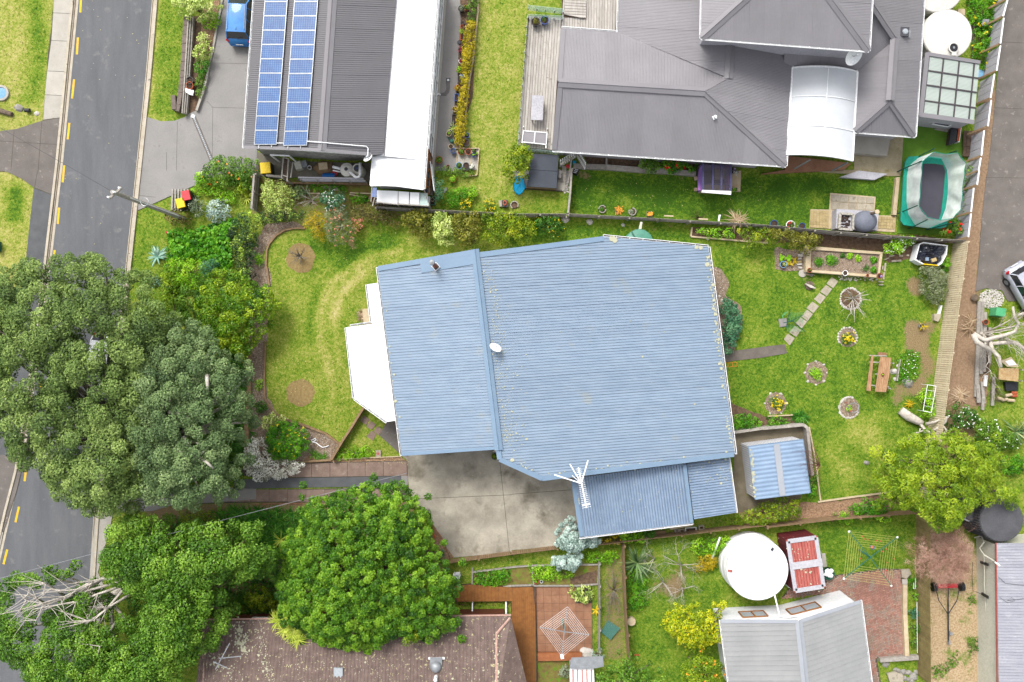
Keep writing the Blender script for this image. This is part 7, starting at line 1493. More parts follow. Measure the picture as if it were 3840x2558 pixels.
for i in range(4):obj('split',MB().frame((c.x-.35+i*.12,c.y+.12-i*.04,.28),(c.x+.05+i*.1,c.y-.15-i*.02,.3),.08,.08),'bark_pale',t)
CB=thing('compost_bin','seven sided white sheet compost box heaped with black plastic','compost bin',Q('B: 2000 170'));hx=[W(p,.8) for p in P('B: 1850 50 1905 25 2205 65 2190 180 2130 290 2085 318 1900 300 1800 245')];hb=[W(p,.0) for p in P('B: 1850 60 1905 40 2190 75 2180 180 2110 280 2070 300 1900 290 1815 245')];k=len(hx);ih=offset([Vector((p.x,p.y,.8)) for p in hx],.07)
for i in range(k):
 j=(i+1)%k;v=[Vector((hx[i].x,hx[i].y,0)),Vector((hx[j].x,hx[j].y,0)),hx[j],hx[i],ih[i],ih[j],Vector((ih[j].x,ih[j].y,0)),Vector((ih[i].x,ih[i].y,0))];obj('side_panel',MB().add(v,[(0,1,2,3),(3,2,5,4),(4,5,6,7)]),MT['lid_yellow' if i==5 else 'white_sheet'],CB,label='yellow side panel' if i==5 else None)
a=np.array([(p.x,p.y) for p in ih]);X,Y=np.meshgrid(np.linspace(a[:,0].min(),a[:,0].max(),26),np.linspace(a[:,1].min(),a[:,1].max(),22));v=[];ins=inpoly(a,X,Y);dd=segdist(a,X,Y)
for i in range(22):
 for j in range(26):z=.45+.28*math.sin(j*.5+i*.2)*math.cos(i*.4)+random.uniform(-.05,.05);v.append((X[i,j],Y[i,j],max(.15,z+.1)))
f=[(i*26+j,i*26+j+1,(i+1)*26+j+1,(i+1)*26+j) for i in range(21) for j in range(25) if ins[i,j] and ins[i+1,j+1] and ins[i,j+1] and ins[i+1,j]]
obj('plastic_sheet',MB().add(v,f),mat('black_film',C(58,62,78,.5),C(36,38,50,.5),3,6,.22,spec=.6),CB);c=Q('B: 2030 245',.7);obj('debris',MB().box((c.x,c.y,.62),.35,.25,.15,.3),'paver_buff',CB);c=Q('B: 1945 235',.7);obj('debris',MB().box((c.x,c.y,.65),.22,.25,.12,.1),'roof_blue',CB)
for i,s in enumerate(('B: 785 455 860 510 800 590 718 535','B: 712 552 785 600 722 690 640 632','B: 632 648 710 700 640 785 565 725','B: 545 755 625 815 555 895 473 835','B: 478 855 552 908 485 995 410 935','B: 402 950 478 1000 412 1085 332 1030','B: 330 1055 405 1105 345 1188 260 1130','B: 245 1150 328 1205 265 1292 195 1215')):
 lb_=('first (topmost)','second','third','fourth','fifth','sixth','seventh','last (lowest)')[i]+' square stepping stone of the slanting row on the back lawn';pts=PW(s,.05);c=sum(pts,Vector())/4;t=thing('stepping_stone',lb_,'stepping stone',(c.x,c.y,0),'stepping stones on the back lawn');obj('slab',MB().prism([p.xy for p in pts],-.02,.05),'paver_pale',t)
 if i not in (1,6):obj('relief',MB().lathe((c.x,c.y,.05),[(.2,0),(.16,.01),(.14,.0),(.11,.01),(.02,.015)],14,rz=.8,ex=.8),'paver_pale',t)
t=thing('wire_chair','green metal wire garden chair lying over the stepping stones','chair',Q('B: 290 980'));mb=MB()
for s,w_ in (('B: 270 855 240 980 220 1080',.05),('B: 190 1015 320 990',.06),('B: 310 1000 450 1120',.06),('B: 240 1010 440 915',.04)):L_=PW(s,.5);[obj('frame_bar',MB().tube([a,b],w_/2.2,6),'teal_dark',t) for a,b in zip(L_,L_[1:])]
for i in range(9):
 y=885+i*14;L_=PW(f'B: {262-i*3} {y} {330} {y+12-i} {400+i*3} {y+4} {470-i*6} {y-10+i*6}',.45);mb.tube(L_,.008,4)
 L_=PW(f'B: {255-i*6} {870+i*6} {200-i*3} {890+i*5} {170+i*3} {930+i*8}',.45);mb.tube(L_,.007,4)
for i in range(7):L_=PW(f'B: {215+i*4} {1050+i*12} {290+i*5} {1040+i*14} {370+i*10} {1070+i*8}',.4);mb.tube(L_,.008,4)
obj('wire',mb,'bin_green',t,kind='stuff');[obj('leg',MB().tube([W(P(s)[0],.5),W(P(s)[0],0)],.02,5),'teal_dark',t) for s in ('B: 222 1075','B: 265 870','B: 445 1115')]
slab('concrete_slab','grey square slab under the wire chair','slab','B: 130 970 225 955 235 1055 145 1068',0,.08,'concrete_grey')
def stone_ring(label,s,r,n=22,plant=None,fl=None,ex=1.05,arc=(0,6.283),dirt=True,pn=220,pr=.85,ls=.1,h=.3,name='flower_bed',cat='flower bed',sm='stone_white',bed='stony_soil'):
 c=W(P(s)[0]);r=mpx(r);t=thing(name,label,cat,(c.x,c.y,0));obj('soil',MB().prism([(p[0],p[1]) for p in circ(c.x,c.y,r*1.03,.07,20)],-.02,.02),MT[bed],t)
 for i in range(n):a=arc[0]+(arc[1]-arc[0])*i/n;rr=r*random.uniform(.96,1.04);obj('stone',MB().rock((c.x+rr*math.cos(a),c.y+rr*ex*math.sin(a),0),random.uniform(.07,.12),rz=random.random()*3),MT[sm],t)
 if plant:ball(t,'foliage',(c.x,c.y-.05,.05),r*pr,.55,plant,pn,ls)
 if fl:bloom([(c.x+random.gauss(0,.35)*r,c.y+random.gauss(0,.35)*r,h+random.random()*.1) for _ in range(fl[1])],fl[2],MT[fl[0]],t)
 return t
sr1=stone_ring('white stone ring round a small bare tree right of the raised bed','B: 1010 720',38,28,'lf_oliveb',pn=60,pr=.6,bed='dark_soil',name='tree_ring',cat='stone ring');stone_ring('white stone ring packed with yellow flowers','B: 975 1195',35,16,'lf_green',('fl_yellow',16,.14),arc=(-.6,3.9),pn=330);stone_ring('white stone ring holding a silver hoop and two small plants','32: 745 610',37,24,'lf_lime',('fl_red',2,.08),arc=(1.2,6.0),pn=60,pr=.4)
t=stone_ring('round bed with a yellow green bush, left of the picnic table','32: 440 290',42,8,'lf_lime',pn=420,pr=.75);stone_ring('yellow flowering round bed near the shed corner','32: 70 570',40,6,'lf_green',('fl_yellow',34,.09),pn=380,pr=.85)
c=Q('32: 788 610',.3);obj('hoop',MB().tube([(c.x+.38*math.cos(a)*(1 if abs(math.cos(a))<.9 else .9),c.y+.34*math.sin(a),.3) for a in np.linspace(0,6.2,14)]+[(c.x+.38,c.y,.3)],.03,6),'steel',None,'silver metal hoop standing in the lower stone ring','hoop')
PT_=thing('picnic_table','stained timber picnic table with benches on the back lawn','picnic table',Q('32: 1010 300'))
boards('table_board','32: 1020 140 1140 152 1088 468 985 462',.75,'32: 1060 145 1030 465',.118,.012,'picnic_wood',PT_)
boards('bench_board','32: 935 125 985 132 955 458 905 452',.45,'32: 950 130 925 455',.15,.012,'picnic_wood',PT_);boards('bench_board','32: 1150 160 1160 165 1110 460 1100 455',.42,'32: 1150 165 1110 455',.15,.01,'picnic_wood',PT_)
mb=MB();[mb.frame(*PW(s,z),.08,.08) for s,z in (('32: 930 190 1140 200',.4),('32: 915 400 1110 420',.4),('32: 930 130 1090 135',.4),('32: 985 300 1100 310',.4))];obj('frame',mb,'wood_grey',PT_)
for s in ('32: 1020 190','32: 1110 200','32: 985 420','32: 1080 430'):c=W(P(s)[0]);obj('leg',MB().box((c.x,c.y,0),.09,.09,.72),'wood_grey',PT_)
pot('tiny orange pot with a green sprig on the picnic table','32: 1057 305',13,.12,'terracotta','lf_lime',z=.76,n=8,pr=.5)
quad_tiles('32: 1015 98 1092 105 1088 138 1010 130',2,1,.1,'terracotta_paver',thing('pavers','two reddish pavers at the head of the picnic table','pavers',Q('32: 1050 118')),.01)
t=thing('garden_bed','small bed of low bright groundcover behind the picnic table, edged by a board','flower bed',Q('32: 1300 240'));poly=P('32: 1300 70 1385 100 1400 200 1390 300 1350 380 1260 400 1195 390 1200 200 1220 120');bl=crown_blobs([tuple(W(p,.2).xy) for p in poly],.18,.3,.22,(),.5,.5,.1);Cn,Nr,ti=shell(bl,55,.6);leaves('foliage',Cn,Nr,.1*rng.uniform(.7,1.3,len(Cn)),'lf_bright',t,ti,.7);bloom([(W(p,.3).x,W(p,.3).y,.33) for p in [(random.uniform(poly[0][0]-30,poly[0][0]+30),random.uniform(poly[0][1]+10,poly[0][1]+110)) for _ in range(26)]],.05,'fl_white',t)
a,b=PW('32: 1212 165 1182 365',.12);obj('board',MB().frame(a,b,.07,.2),'wood_grey',t)
for i,(s,l_,r) in enumerate((('32: 1150 275','large white curved stone between the picnic table and the groundcover',.3),('32: 1165 345','white stone below the curved one',.14),('32: 1190 225','small white stone at the board end',.1),('32: 1280 380','pinkish flat rock at the foot of the groundcover bed',.4),('32: 903 1115','round grey stone alone in the lower back lawn',.2))):c=W(P(s)[0]);obj('rock',MB().rock((c.x,c.y,0),r,seed=20+i),MT['stone_white' if i<3 else 'stone_grey'],None,l_,'rock')
t=thing('fallen_log','pale fallen log with twisted roots near the east fence','log',Q('32: 1340 700'));L_=[W(p,z) for p,z in zip(P('32: 1220 635 1290 690 1380 735 1420 755'),(.2,.25,.3,.4))];obj('trunk',MB().tube(L_,[.3,.34,.28,.2],9),'bark_pale',t,smooth=True)
for s,z,r in (('32: 1400 760 1440 810 1520 860',(.4,.8,1.),.13),('32: 1430 830 1500 840 1580 780 1640 700',(.6,.9,1.4,1.6),.12),('32: 1640 690 1630 740 1560 800 1480 840',(1.6,1.6,1.3,.9),.1),('32: 1285 900 1330 850 1400 830 1460 815',(.3,.6,.8,.8),.08),('32: 1540 880 1600 860 1640 820 1600 760',(.9,1.1,1.3,1.3),.1),('32: 1450 760 1540 740 1580 720',(.8,1.2,1.4),.12),('32: 1520 860 1500 960',(.8,.5),.07),('32: 1400 800 1380 870',(.5,.3),.06)):
 obj('root',MB().tube([W(p,zz) for p,zz in zip(P(s),z)],[r]+[r*.8]*(len(z)-2)+[r*.5],6),'bark_pale',t,smooth=True)
t=thing('hand_trowel','white concrete ornament standing against the paling fence','ornament',Q('31: 1565 1340'));c=Q('B: 2075 950');obj('slab',MB().prism([p.xy for p in PW('B: 2035 905 2120 905 2115 950 2085 1000 2040 985',.3)],0,.3),'paver_pale',t);obj('stake',MB().prism([p.xy for p in PW('B: 2118 800 2138 800 2112 905 2090 905',.3)],.05,.3),'white_paint',t)
pot('grey bucket of yellow spiky leaves on the bare patch by the fence','B: 1890 1055',24,.35,'galv',strap='lf_golden',z=0,pr=2.6)
t=thing('clothes_rack','leaning white wire rack against the paling fence','rack',Q('32: 1490 520'));pts=[W(p,z) for p,z in zip(P('32: 1465 400 1545 410 1500 655 1425 640'),(.9,1.2,1.2,.9))];mb=MB();[mb.tube([pts[i],pts[(i+1)%4]],.02,5) for i in range(4)];[mb.tube([pts[0].lerp(pts[3],u),pts[1].lerp(pts[2],u)],.01,4) for u in (.2,.5,.8)];obj('frame',mb,'white_paint',t);[obj('leg',MB().tube([Vector((p.x,p.y,0)),p],.015,4),'white_paint',t) for p in pts]
t=thing('trellis','small orange wire frame in the lawn by the blue house path','trellis',Q('22: 2010 215'));mb=MB();[mb.tube(PW(s,.3),.012,4) for s in ('22: 1950 198 2065 192','22: 1950 235 2065 230','22: 1985 196 1985 234','22: 2025 194 2025 232','22: 2065 192 2065 230')];obj('frame',mb,'fl_orange',t)
# ================================================================ rotary clothes lines
def hoist(label,c,corners,h,mfr,nl,m2='steel',z0=.3,cz=None):
 C_=W(P(c)[0],h);t=thing('clothes_line',label,'clothes line',(C_.x,C_.y,0));obj('pole',MB().tube([(C_.x,C_.y,0),(C_.x,C_.y,h)],.035,8),MT[mfr],t);K=[W(p,h+.15) for p in P(corners)];Cc=Vector((C_.x,C_.y,h-.1));mb=MB()
 for p in K:obj('arm',MB().frame(Cc,p,.05,.05),MT[mfr],t)
 for j in range(nl):
  u=z0+(1-z0)*j/(nl-1);q=[Cc.lerp(p,u) for p in K]
  for i in range(4):a,b=q[i],q[(i+1)%4];m_=a.lerp(b,.5)-Vector((0,0,.02));mb.tube([a,m_,b],.009,3,cap=False)
 obj('line',mb,MT[m2],t,kind='stuff');obj('hub',MB().lathe((C_.x,C_.y,h-.3),[(.08,0),(.08,.35)],8),MT[mfr],t);return t,K
t,K=hoist('large square rotary clothes line with white arms over the tiled patio','23: 480 1110','23: 512 875 255 1065 460 1335 708 1133',2.1,'galv',7,'white_paint',.42);obj('line_winder',MB().frame(Q('23: 462 985',1.6),Q('23: 482 1100',1.6),.1,.08),'tank_green_dark',t);p=K[2];obj('corner_block',MB().box((p.x,p.y,p.z-.1),.22,.3,.12,.2),'white_paint',t)
t,K=hoist('wide rotary clothes line with dark green arms and yellow lines over grass and brick','33: 945 425','33: 745 185 1188 238 1132 682 697 617',2.1,'tank_green_dark',7,mat('line_yellow',C(226,222,130,.6),C(210,206,110,.6),3,9,.6) and 'line_yellow',.42);obj('winder',MB().frame(Q('33: 838 348',1.8),Q('33: 945 428',1.7),.1,.08),'tank_green_dark',t)
for p in K:obj('corner_cap',MB().rock((p.x,p.y,p.z),.08,sq=1.),'white_paint',t)
pg=MB();
for s in ('33: 880 252','33: 915 258','33: 998 268','33: 1034 272','33: 864 228','33: 1048 365','33: 1085 345','33: 1096 470','33: 850 432','33: 1155 435','33: 1085 540'):p=W(P(s)[0],2.15);pg.box((p.x,p.y,2.1),.07,.05,.12)
obj('pegs',pg,'lid_red',t,kind='stuff');c=Q('33: 960 330',2.0);pt_=thing('peg_basket','small multicoloured peg basket hanging on the dark green clothes line','basket',(c.x,c.y,1.8));obj('basket',MB().lathe((c.x,c.y,1.8),[(.1,0),(.16,.22)],10,capb=True,capt=False),'drum_blue',pt_);obj('pegs',MB().rock((c.x,c.y,1.95),.13),'fl_salmon',pt_)
c=Q('33: 560 570',.5);t=thing('laundry_basket','green basket of white washing beside the red roofed shed','laundry basket',Q('33: 555 585'));obj('basket',MB().lathe((c.x,c.y-.02,.04),[(.3,0),(.44,.4)],10,ex=1.1,capb=True,capt=False,rz=.5),'tank_green_dark',t);mb=MB();[mb.rock((c.x+random.uniform(-.2,.25),c.y+random.uniform(-.15,.3),.4),random.uniform(.15,.26),seed=i) for i in range(6)];obj('washing',mb,'white_sheet',t)
# ================================================================ brick paving in herringbone
BK=sheet('brick_paving','33: 520 600 700 575 1060 525 1225 530 1235 700 1250 1335 1000 1350 1060 1700 960 1700 850 815 700 855 590 750 130 790 200 700 520 720',.045,'joint')
mat('brick_pink',C(204,146,128,.5),C(176,132,116,.5),.6,12,.9,rand=.16,dirt=(C(178,168,156),.8,.52))
bp=[tuple(w.xy) for w in PW('33: 530 608 700 585 1060 535 1220 540 1232 700 1245 1330 990 1345 1060 1700 960 1700 850 815 700 862 600 760 130 800 200 705 520 725',.06)]
bl_,bw=.22,.11;bme=bpy.data.meshes.new('brick');v=[(-.1,-.045,-.05),(.1,-.045,-.05),(.1,.045,-.05),(-.1,.045,-.05),(-.096,-.042,.012),(.096,-.042,.012),(.096,.042,.012),(-.096,.042,.012)];f=[(4,5,6,7),(0,1,5,4),(1,2,6,5),(2,3,7,6),(3,0,4,7)];bme.from_pydata(v,[],f);bme.materials.append(MR('brick_pink'))
an=math.radians(-7);ca,sa=math.cos(an),math.sin(an);org=Q('33: 900 700',.06)
cells=[]
for y in range(-90,90):
 for x in range(-90,90):
  if (x-y)%4==0:cells.append(((x+1)*bw,(y+.5)*bw,0))
  elif(x-y)%4==2:cells.append(((x+.5)*bw,y*bw,math.pi/2))
kept=[]
for x,y,r_ in cells:
 X_,Y_=org.x+x*ca-y*sa,org.y+x*sa+y*ca
 kept.append((X_,Y_,r_+an))
A_=np.array(kept);A_=A_[inpoly(np.array(bp),A_[:,0],A_[:,1])];dcen=np.hypot(A_[:,0]-Q('33: 980 720').x,A_[:,1]-Q('33: 980 720').y);A_=A_[np.argsort(dcen)];rest=MB();rr_=np.array([0.])
for i,(x,y,r_) in enumerate(A_):
 z=.062+random.uniform(-.004,.004)
 if i<290:o=bpy.data.objects.new('brick',bme);COL.objects.link(o);o.parent=BK;o.location=(x,y,z);o.rotation_euler=(0,0,r_)
 else:
  c_,s_=math.cos(r_),math.sin(r_);rest.add([(x+a*c_-b*s_,y+a*s_+b*c_,z+c) for a,b,c in v],f)
g=N('brick_pink_rest');ri=g.n('ShaderNodeNewGeometry').outputs['Random Per Island'];col=g.ramp(ri,[(0,C(176,132,116)),(.35,C(206,148,130)),(.6,C(184,168,154)),(.8,C(212,158,140)),(1.,C(166,122,104))]);col=g.mix(g.ramp(g.noise(.9,4,.6),[(.45,0.),(.6,.6)]),col,C(170,158,140));MATS['brick_rest']=g.out(g.bsdf(g.mix(.5,col,g.ramp(g.noise(20,3,.6),[(.3,.7),(.7,1.2)]),'MULTIPLY'),.9))
obj('bricks',rest,'brick_rest',BK,kind='stuff')
for i in range(30):p=Q(f'33: {1205+i*.5:.0f} {545+i*26}',.07);obj('edge_brick',MB().box((p.x,p.y,.0),.22,.1,.075,random.uniform(-.04,.04)+.05),'brick_pink',BK)
edging('retaining_timber','pale weathered timber wall along the east edge of the brick paving','33: 1262 670 1262 950 1280 1330',.3,.35,'wood_pale','sleeper','retaining wall',maxl=2.6);edging('retaining_timber','grey timber sleepers closing the brick paving at the bottom','33: 1030 1370 1385 1345',.3,.35,'wood_grey','sleeper','retaining wall',maxl=2)
slab('stone_slab','irregular pale flagstone at the top of the brick paving wall','stone','33: 1225 535 1300 530 1318 575 1290 600 1275 622 1232 605',.3,.42,'paver_pale');slab('stone_slab','square cream block below the irregular flagstone','stone','33: 1235 625 1282 625 1282 672 1235 670',.3,.42,'concrete_light')
for i,(x,y,r) in enumerate(((1080,1400,.28),(1170,1455,.2),(1200,1465,.2),(1240,1470,.24),(1285,1480,.26),(1335,1515,.3),(1320,1555,.22),(1250,1530,.22),(1290,1545,.2),(1215,1490,.16),(1360,1475,.18))):c=Q(f'33: {x} {y}');obj('rock',MB().rock((c.x,c.y,0),r,seed=40+i),'stone_grey',None,ORD[i]+' grey boulder of the rock heap below the brick paving, roughly from the left','rock','boulders below the brick paving')
slab('stone_slab','broken pale slabs on the rock heap below the brick paving','slab','33: 1095 1490 1170 1475 1240 1500 1245 1568 1120 1568',.1,.25,'paver_pale')
for i in range(2):slab('paving_slab',('upper','lower')[i]+' small concrete slab right of the red roofed shed','paving slab',f'33: {492+i*8} {388+i*62} {526+i*8} {385+i*62} {536+i*6} {445+i*62} {500+i*8} {450+i*62}',0,.06,'concrete_light')
t=thing('mailbox','small white louvred box at the foot of the big white tank','box',Q('33: 200 680'));[obj('louvre',MB().prism([p.xy for p in PW(s,.5)],0,.5),'white_sheet',t) for s in ('33: 183 655 200 655 205 705 185 700','33: 205 655 220 660 220 715 206 708')]
obj('post',MB().tube([Q('31: 1900 1165',0),Q('31: 1900 1165',.35)],.25,10),'bark',None,'short dark round stump beside the white pebbles','stump')
mb=MB();
for i in range(520):a=random.uniform(0,6.283);r=random.random()**.5;p=Q(f'31: {2050+r*115*math.cos(a):.0f} {1180+r*90*math.sin(a):.0f}');mb.rock((p.x,p.y,.05),random.uniform(.03,.065))
tag(obj('white_pebbles',mb,'stone_white',kind='stuff'),'spread of white pebbles at the end of the right hand drive')
TS=0
for i,(s,w_) in enumerate((('31: 1940 1200 1945 1300 32: 1910 510',.28),('31: 1970 1205 32: 1955 300',.22),('31: 1995 1300 32: 1985 280',.2),('31: 2020 1440 32: 2010 290',.2),('31: 2035 1440 32: 2035 200',.18),('32: 1925 400 1935 565',.26),('32: 1965 370 1980 570',.22),('32: 1970 520 1970 630',.2),('32: 2070 330 2060 590',.2))):
 L_=PW(s,.12+.05*(i%3));a,b=L_[0],L_[-1];obj('timber_length',MB().frame(a,b,w_,.14),'wood_grey' if i!=3 else 'wood_dark',None,ORD[i]+' long weathered timber counted from the left in the stack beyond the paling fence','timber','weathered timbers stacked right of the paling fence')
t=thing('drawer','broken cane tray propped on the junk pile under the bare tree','tray',Q('32: 2225 190'));obj('tray',MB().prism([p.xy for p in PW('32: 2145 180 2240 145 2310 235 2205 235',.6)],.45,.55),'wood_pale',t);obj('cushion',MB().prism([p.xy for p in PW('32: 2180 185 2240 165 2285 215 2215 225',.6)],.55,.6),'white_sheet',t)
t=thing('junk_table','peeling plywood table in the junk pile','table',Q('32: 2215 300'));obj('top',MB().prism([p.xy for p in PW('32: 2125 245 2305 250 2300 370 2120 350',.7)],.62,.7),mat('peeling',C(232,204,150),C(196,150,100),4,16,.8,dirt=(C(150,108,80),3,.6)),t);[obj('leg',MB().box((W(P(s)[0]).x,W(P(s)[0]).y,0),.08,.08,.62),'wood_grey',t) for s in ('32: 2135 255','32: 2290 260','32: 2130 340','32: 2285 360')]
obj('box',MB().prism([p.xy for p in PW('32: 2180 375 2300 375 2300 455 2190 455',.3)],0,.3),'black_plastic',None,'black crate below the plywood table','crate');slab('bottle','white plastic drum lying in the junk pile','bottle','32: 1995 310 2022 315 2010 415 1985 410',.2,.35,'white_sheet')
pot('orange pot on the stacked timbers by the green bin','31: 2005 1392',24,.3,'terracotta',z=.25)
for i,s in enumerate(('32: 2110 520 2160 535','32: 2150 540 2200 530','32: 2200 540 2260 545','32: 2180 500 2240 490')):a,b=PW(s,.2);obj('firewood',MB().tube([a,b],.11,7),'wood_pale',None,ORD[i]+' split orange log from the left in front of the junk pile','firewood','firewood by the junk pile')
for s,l_ in (('32: 2275 475','upper of two stacked terracotta drain pipes'),('32: 2278 500','lower of two stacked terracotta drain pipes')):c=W(P(s)[0],.2);obj('clay_pipe',MB().tube([c-Vector((.3,0,0)),c+Vector((.05,0,0))],.12,12),'terracotta',None,l_,'pipe')
for s,l_,m in (('23: 1495 170 1535 165 1538 205 1500 208','left hollow concrete block behind the blue garage','paver_pale'),('23: 1540 165 1590 165 1590 210 1545 212','middle hollow concrete block behind the blue garage','paver_pale'),('23: 1718 135 1765 130 1770 170 1722 175','right hollow concrete block behind the blue garage','paver_pale')):
 pts=[Vector((p.x,p.y,0)) for p in PW(s,.3)];t=thing('concrete_block',l_,'block',pts[0]);q=offset(pts,.05);k=4;v=[(p.x,p.y,0) for p in pts]+[(p.x,p.y,.3) for p in pts]+[(p.x,p.y,.3) for p in q]+[(p.x,p.y,.05) for p in q];f=[]
 for i in range(4):
  j=(i+1)%4;f+=[(i,j,4+j,4+i),(4+i,4+j,8+j,8+i),(8+i,8+j,12+j,12+i)]
 obj('shell',MB().add(v,f),MT[m],t);obj('core',MB().prism([p.xy for p in q],0,.06),'dark_soil',t)
tub('long white trough planter behind the blue garage','23: 1592 152 1695 145 1692 208 1600 212','white_sheet',.3,0);slab('pallet','brown pallet of boards behind the blue garage','pallet','23: 1320 185 1412 180 1415 240 1295 250',0,.25,'timber_old');slab('board_stack','stack of cream boards under the garage gutter','boards','23: 1445 148 1660 118 1660 132 1460 170',.3,.5,'wood_pale')
a,b=Q('23: 1910 240',.9),Q('23: 1840 430',.2);obj('pipe',MB().tube([a,b],.07,8),'white_paint',None,'white pipe leaning beside the big white tank','pipe')
t=thing('garden_chair','white plastic garden chair by the rosette-leaved tree','chair',Q('13: 1845 615'));c=Q('13: 1842 600',.45);mb=MB();mb.box((c.x,c.y,.4),.5,.45,.05,-.3);obj('seat',mb,'white_paint',t);obj('backrest',MB().frame((c.x-.22,c.y+.25,.62),(c.x+.25,c.y+.32,.62),.05,.42),'white_paint',t);[obj('leg',MB().box((c.x+dx,c.y+dy,0),.05,.05,.4),'white_paint',t) for dx,dy in ((-.2,-.15),(.2,-.2),(-.15,.2),(.22,.15))];pot('white bucket in front of the plastic chair','13: 1860 640',18,.3,'white_paint')
edging('bed_edging','weathered timber border of the vegetable beds above the brown deck','13: 1990 520 1985 695 2170 710 2352 685 23: 190 680',.1,.2,'wood_grey',maxl=1.6);edging('bed_edging','weathered timber border above the vegetable beds','13: 1995 560 2352 515 23: 180 500 800 490 790 670 600 685 200 685 183 510',.09,.2,'wood_grey',maxl=1.6)
sheet('garden_bed','13: 1995 560 2352 515 23: 180 500 790 490 785 670 190 682 13: 1995 700',.05,'weedy_soil',rag=.02);sheet('soil_patch','23: 530 610 780 540 780 665 540 670',.055,'dark_soil',rag=.03)
pot('thin terracotta ring pot in the vegetable bed','23: 222 645',24,.15,'terracotta','lf_lime',n=20,pr=.5);pot('small white pot with a black inside in the vegetable bed','23: 270 647',13,.2,'white_paint',soil='black_plastic')
c=Q('23: 685 1297');obj('rock',MB().rock((c.x,c.y,0),.5,sq=.5,seed=77),'stone_white',None,'big pale rock at the end of the orange bench plank','rock');c=Q('23: 1098 1012',.3);obj('stump',MB().tube([(c.x,c.y,0),(c.x,c.y,.35)],.3,12),'wood_pale',None,'round pale stump beside the brown fence','stump')
slab('brick','single orange brick on the ground right of the brown fence','brick','23: 1125 1316 1170 1316 1170 1326 1125 1326',0,.1,'terracotta')
sl_=slab('netting','square of blue green netting between the two fences','netting','23: 880 1000 995 1075 905 1180 815 1110',.2,.24,'water_blue');sl_.data.materials.clear();g=N('net_teal');b_=g.n('ShaderNodeBsdfPrincipled');b_.inputs['Base Color'].default_value=(.05,.16,.13,1);b_.inputs['Alpha'].default_value=.6;MATS['net_teal']=g.out(b_.outputs[0]);sl_.data.materials.append(MR('net_teal'))
for i,s in enumerate(('12: 990 680 1045 718 1010 770 955 730','12: 1055 732 1103 765 1062 815 1012 780','12: 1115 780 1165 812 1130 862 1078 828','12: 1060 820 1105 855 1075 912 1015 875')):slab('paver',('topmost','second','third','lowest')[i]+' reddish square paver in the grass below the white verandah','paver',s,-.02,.04,'brown_paver')
t=thing('garden_tile','square tile with a red starfish shape in the narrow bed','tile',Q('12: 1120 1032'));c=Q('12: 1120 1032',.12);obj('slab',MB().prism([p.xy for p in PW('12: 1098 1003 1148 1002 1148 1062 1095 1062',.12)],0,.12),'paver_pale',t);pts=[(c.x+(.19 if i%2==0 else .07)*math.cos(i*math.pi/5+.3),c.y+(.19 if i%2==0 else .07)*math.sin(i*math.pi/5+.3)) for i in range(10)];obj('starfish',MB().prism(pts,.12,.135),'rust_red',t)
obj('driftwood',MB().tube(PW('12: 668 958 640 970 610 975 580 955 550 930 520 925 508 905 530 900 545 890 552 905 530 920',.08),.035,6),'white_sheet',None,'white curling driftwood stick in the stony bed','driftwood')
c=Q('12: 2190 1005',.6);pot('white flowering pot tucked at the blue roof corner above the pad','12: 2192 1000',22,.4,'black_plastic','lf_whiteblossom',n=50);pot('pot with a yellow green plant at the blue roof corner','12: 2192 1058',28,.4,'black_plastic','lf_yellowgreen',n=90)
slab('frame','small terracotta wire frame at the edge of the pad near the big tree','frame','13: 1605 195 1640 250 1655 240 1620 185',0,.12,'terracotta')
for s,r,l_ in (('21: 490 450',.3,'pale rock under the fence left of the yellow flowered bush'),('21: 712 470',.24,'pale rock under the fence further right'),('21: 1020 500',.16,'small pale stone under the fence above the green tank'),('21: 1800 627',.14,'white stone on the L shaped bed edge')):c=W(P(s)[0]);obj('rock',MB().rock((c.x,c.y,0),r),'stone_white',None,l_,'rock')
t=thing('shutter','long white curved object leaning in the planting by the blue house','stake',Q('21: 2000 1370'));obj('stake',MB().tube(PW('21: 1970 1400 1990 1375 2025 1348',.4),.03,5),'white_paint',t);pot('terracotta saucer among the ferns by the blue house wall','21: 1985 1265',19,.12,'terracotta',z=0)
for s,l_ in (('21: 1905 1155','white broken tile by the blue house wall'),('21: 1930 1195','white stone by the blue house wall')):c=W(P(s)[0]);obj('rock',MB().rock((c.x,c.y,0),.14),'stone_white',None,l_,'rock')
slab('plank','pale board lying in the weeds below the stacked rails','plank','A: 598 520 720 525 805 545 800 572 700 565 600 545',.05,.1,'paver_pale');slab('stone_slab','broken pale slabs near the pot of lime leaves','slab','11: 1735 160 1750 150 1755 175 1735 205 1715 195',0,.06,'stone_grey')
t=thing('garden_trolley','black and red two wheeled trolley under the rust coloured bush','trolley',Q('33: 1650 690'));obj('bed',MB().frame(*PW('33: 1560 685 1740 680',.5),.3,.1),'lid_red',t)
for s in ('33: 1525 695','33: 1778 690'):c=W(P(s)[0],.35);obj('wheel',MB().tube([c-Vector((.12,0,0)),c+Vector((.12,0,0))],.32,14),'black_plastic',t)
obj('drawbar',MB().tube(PW('33: 1655 690 1655 960 1658 1200',.45),.05,7),'black_plastic',t);[obj('stay',MB().tube(PW(s,.5),.03,6),'black_plastic',t) for s in ('33: 1550 740 1570 820 1655 945','33: 1760 700 1735 820 1655 945')];c=Q('33: 1685 1125',.3);obj('jockey_wheel',MB().lathe((c.x,c.y,0),[(.12,0),(.12,.3)],10),'steel',t);obj('coupling',MB().box(tuple(Q('33: 1660 1200',.4)),.12,.3,.12),'steel',t)
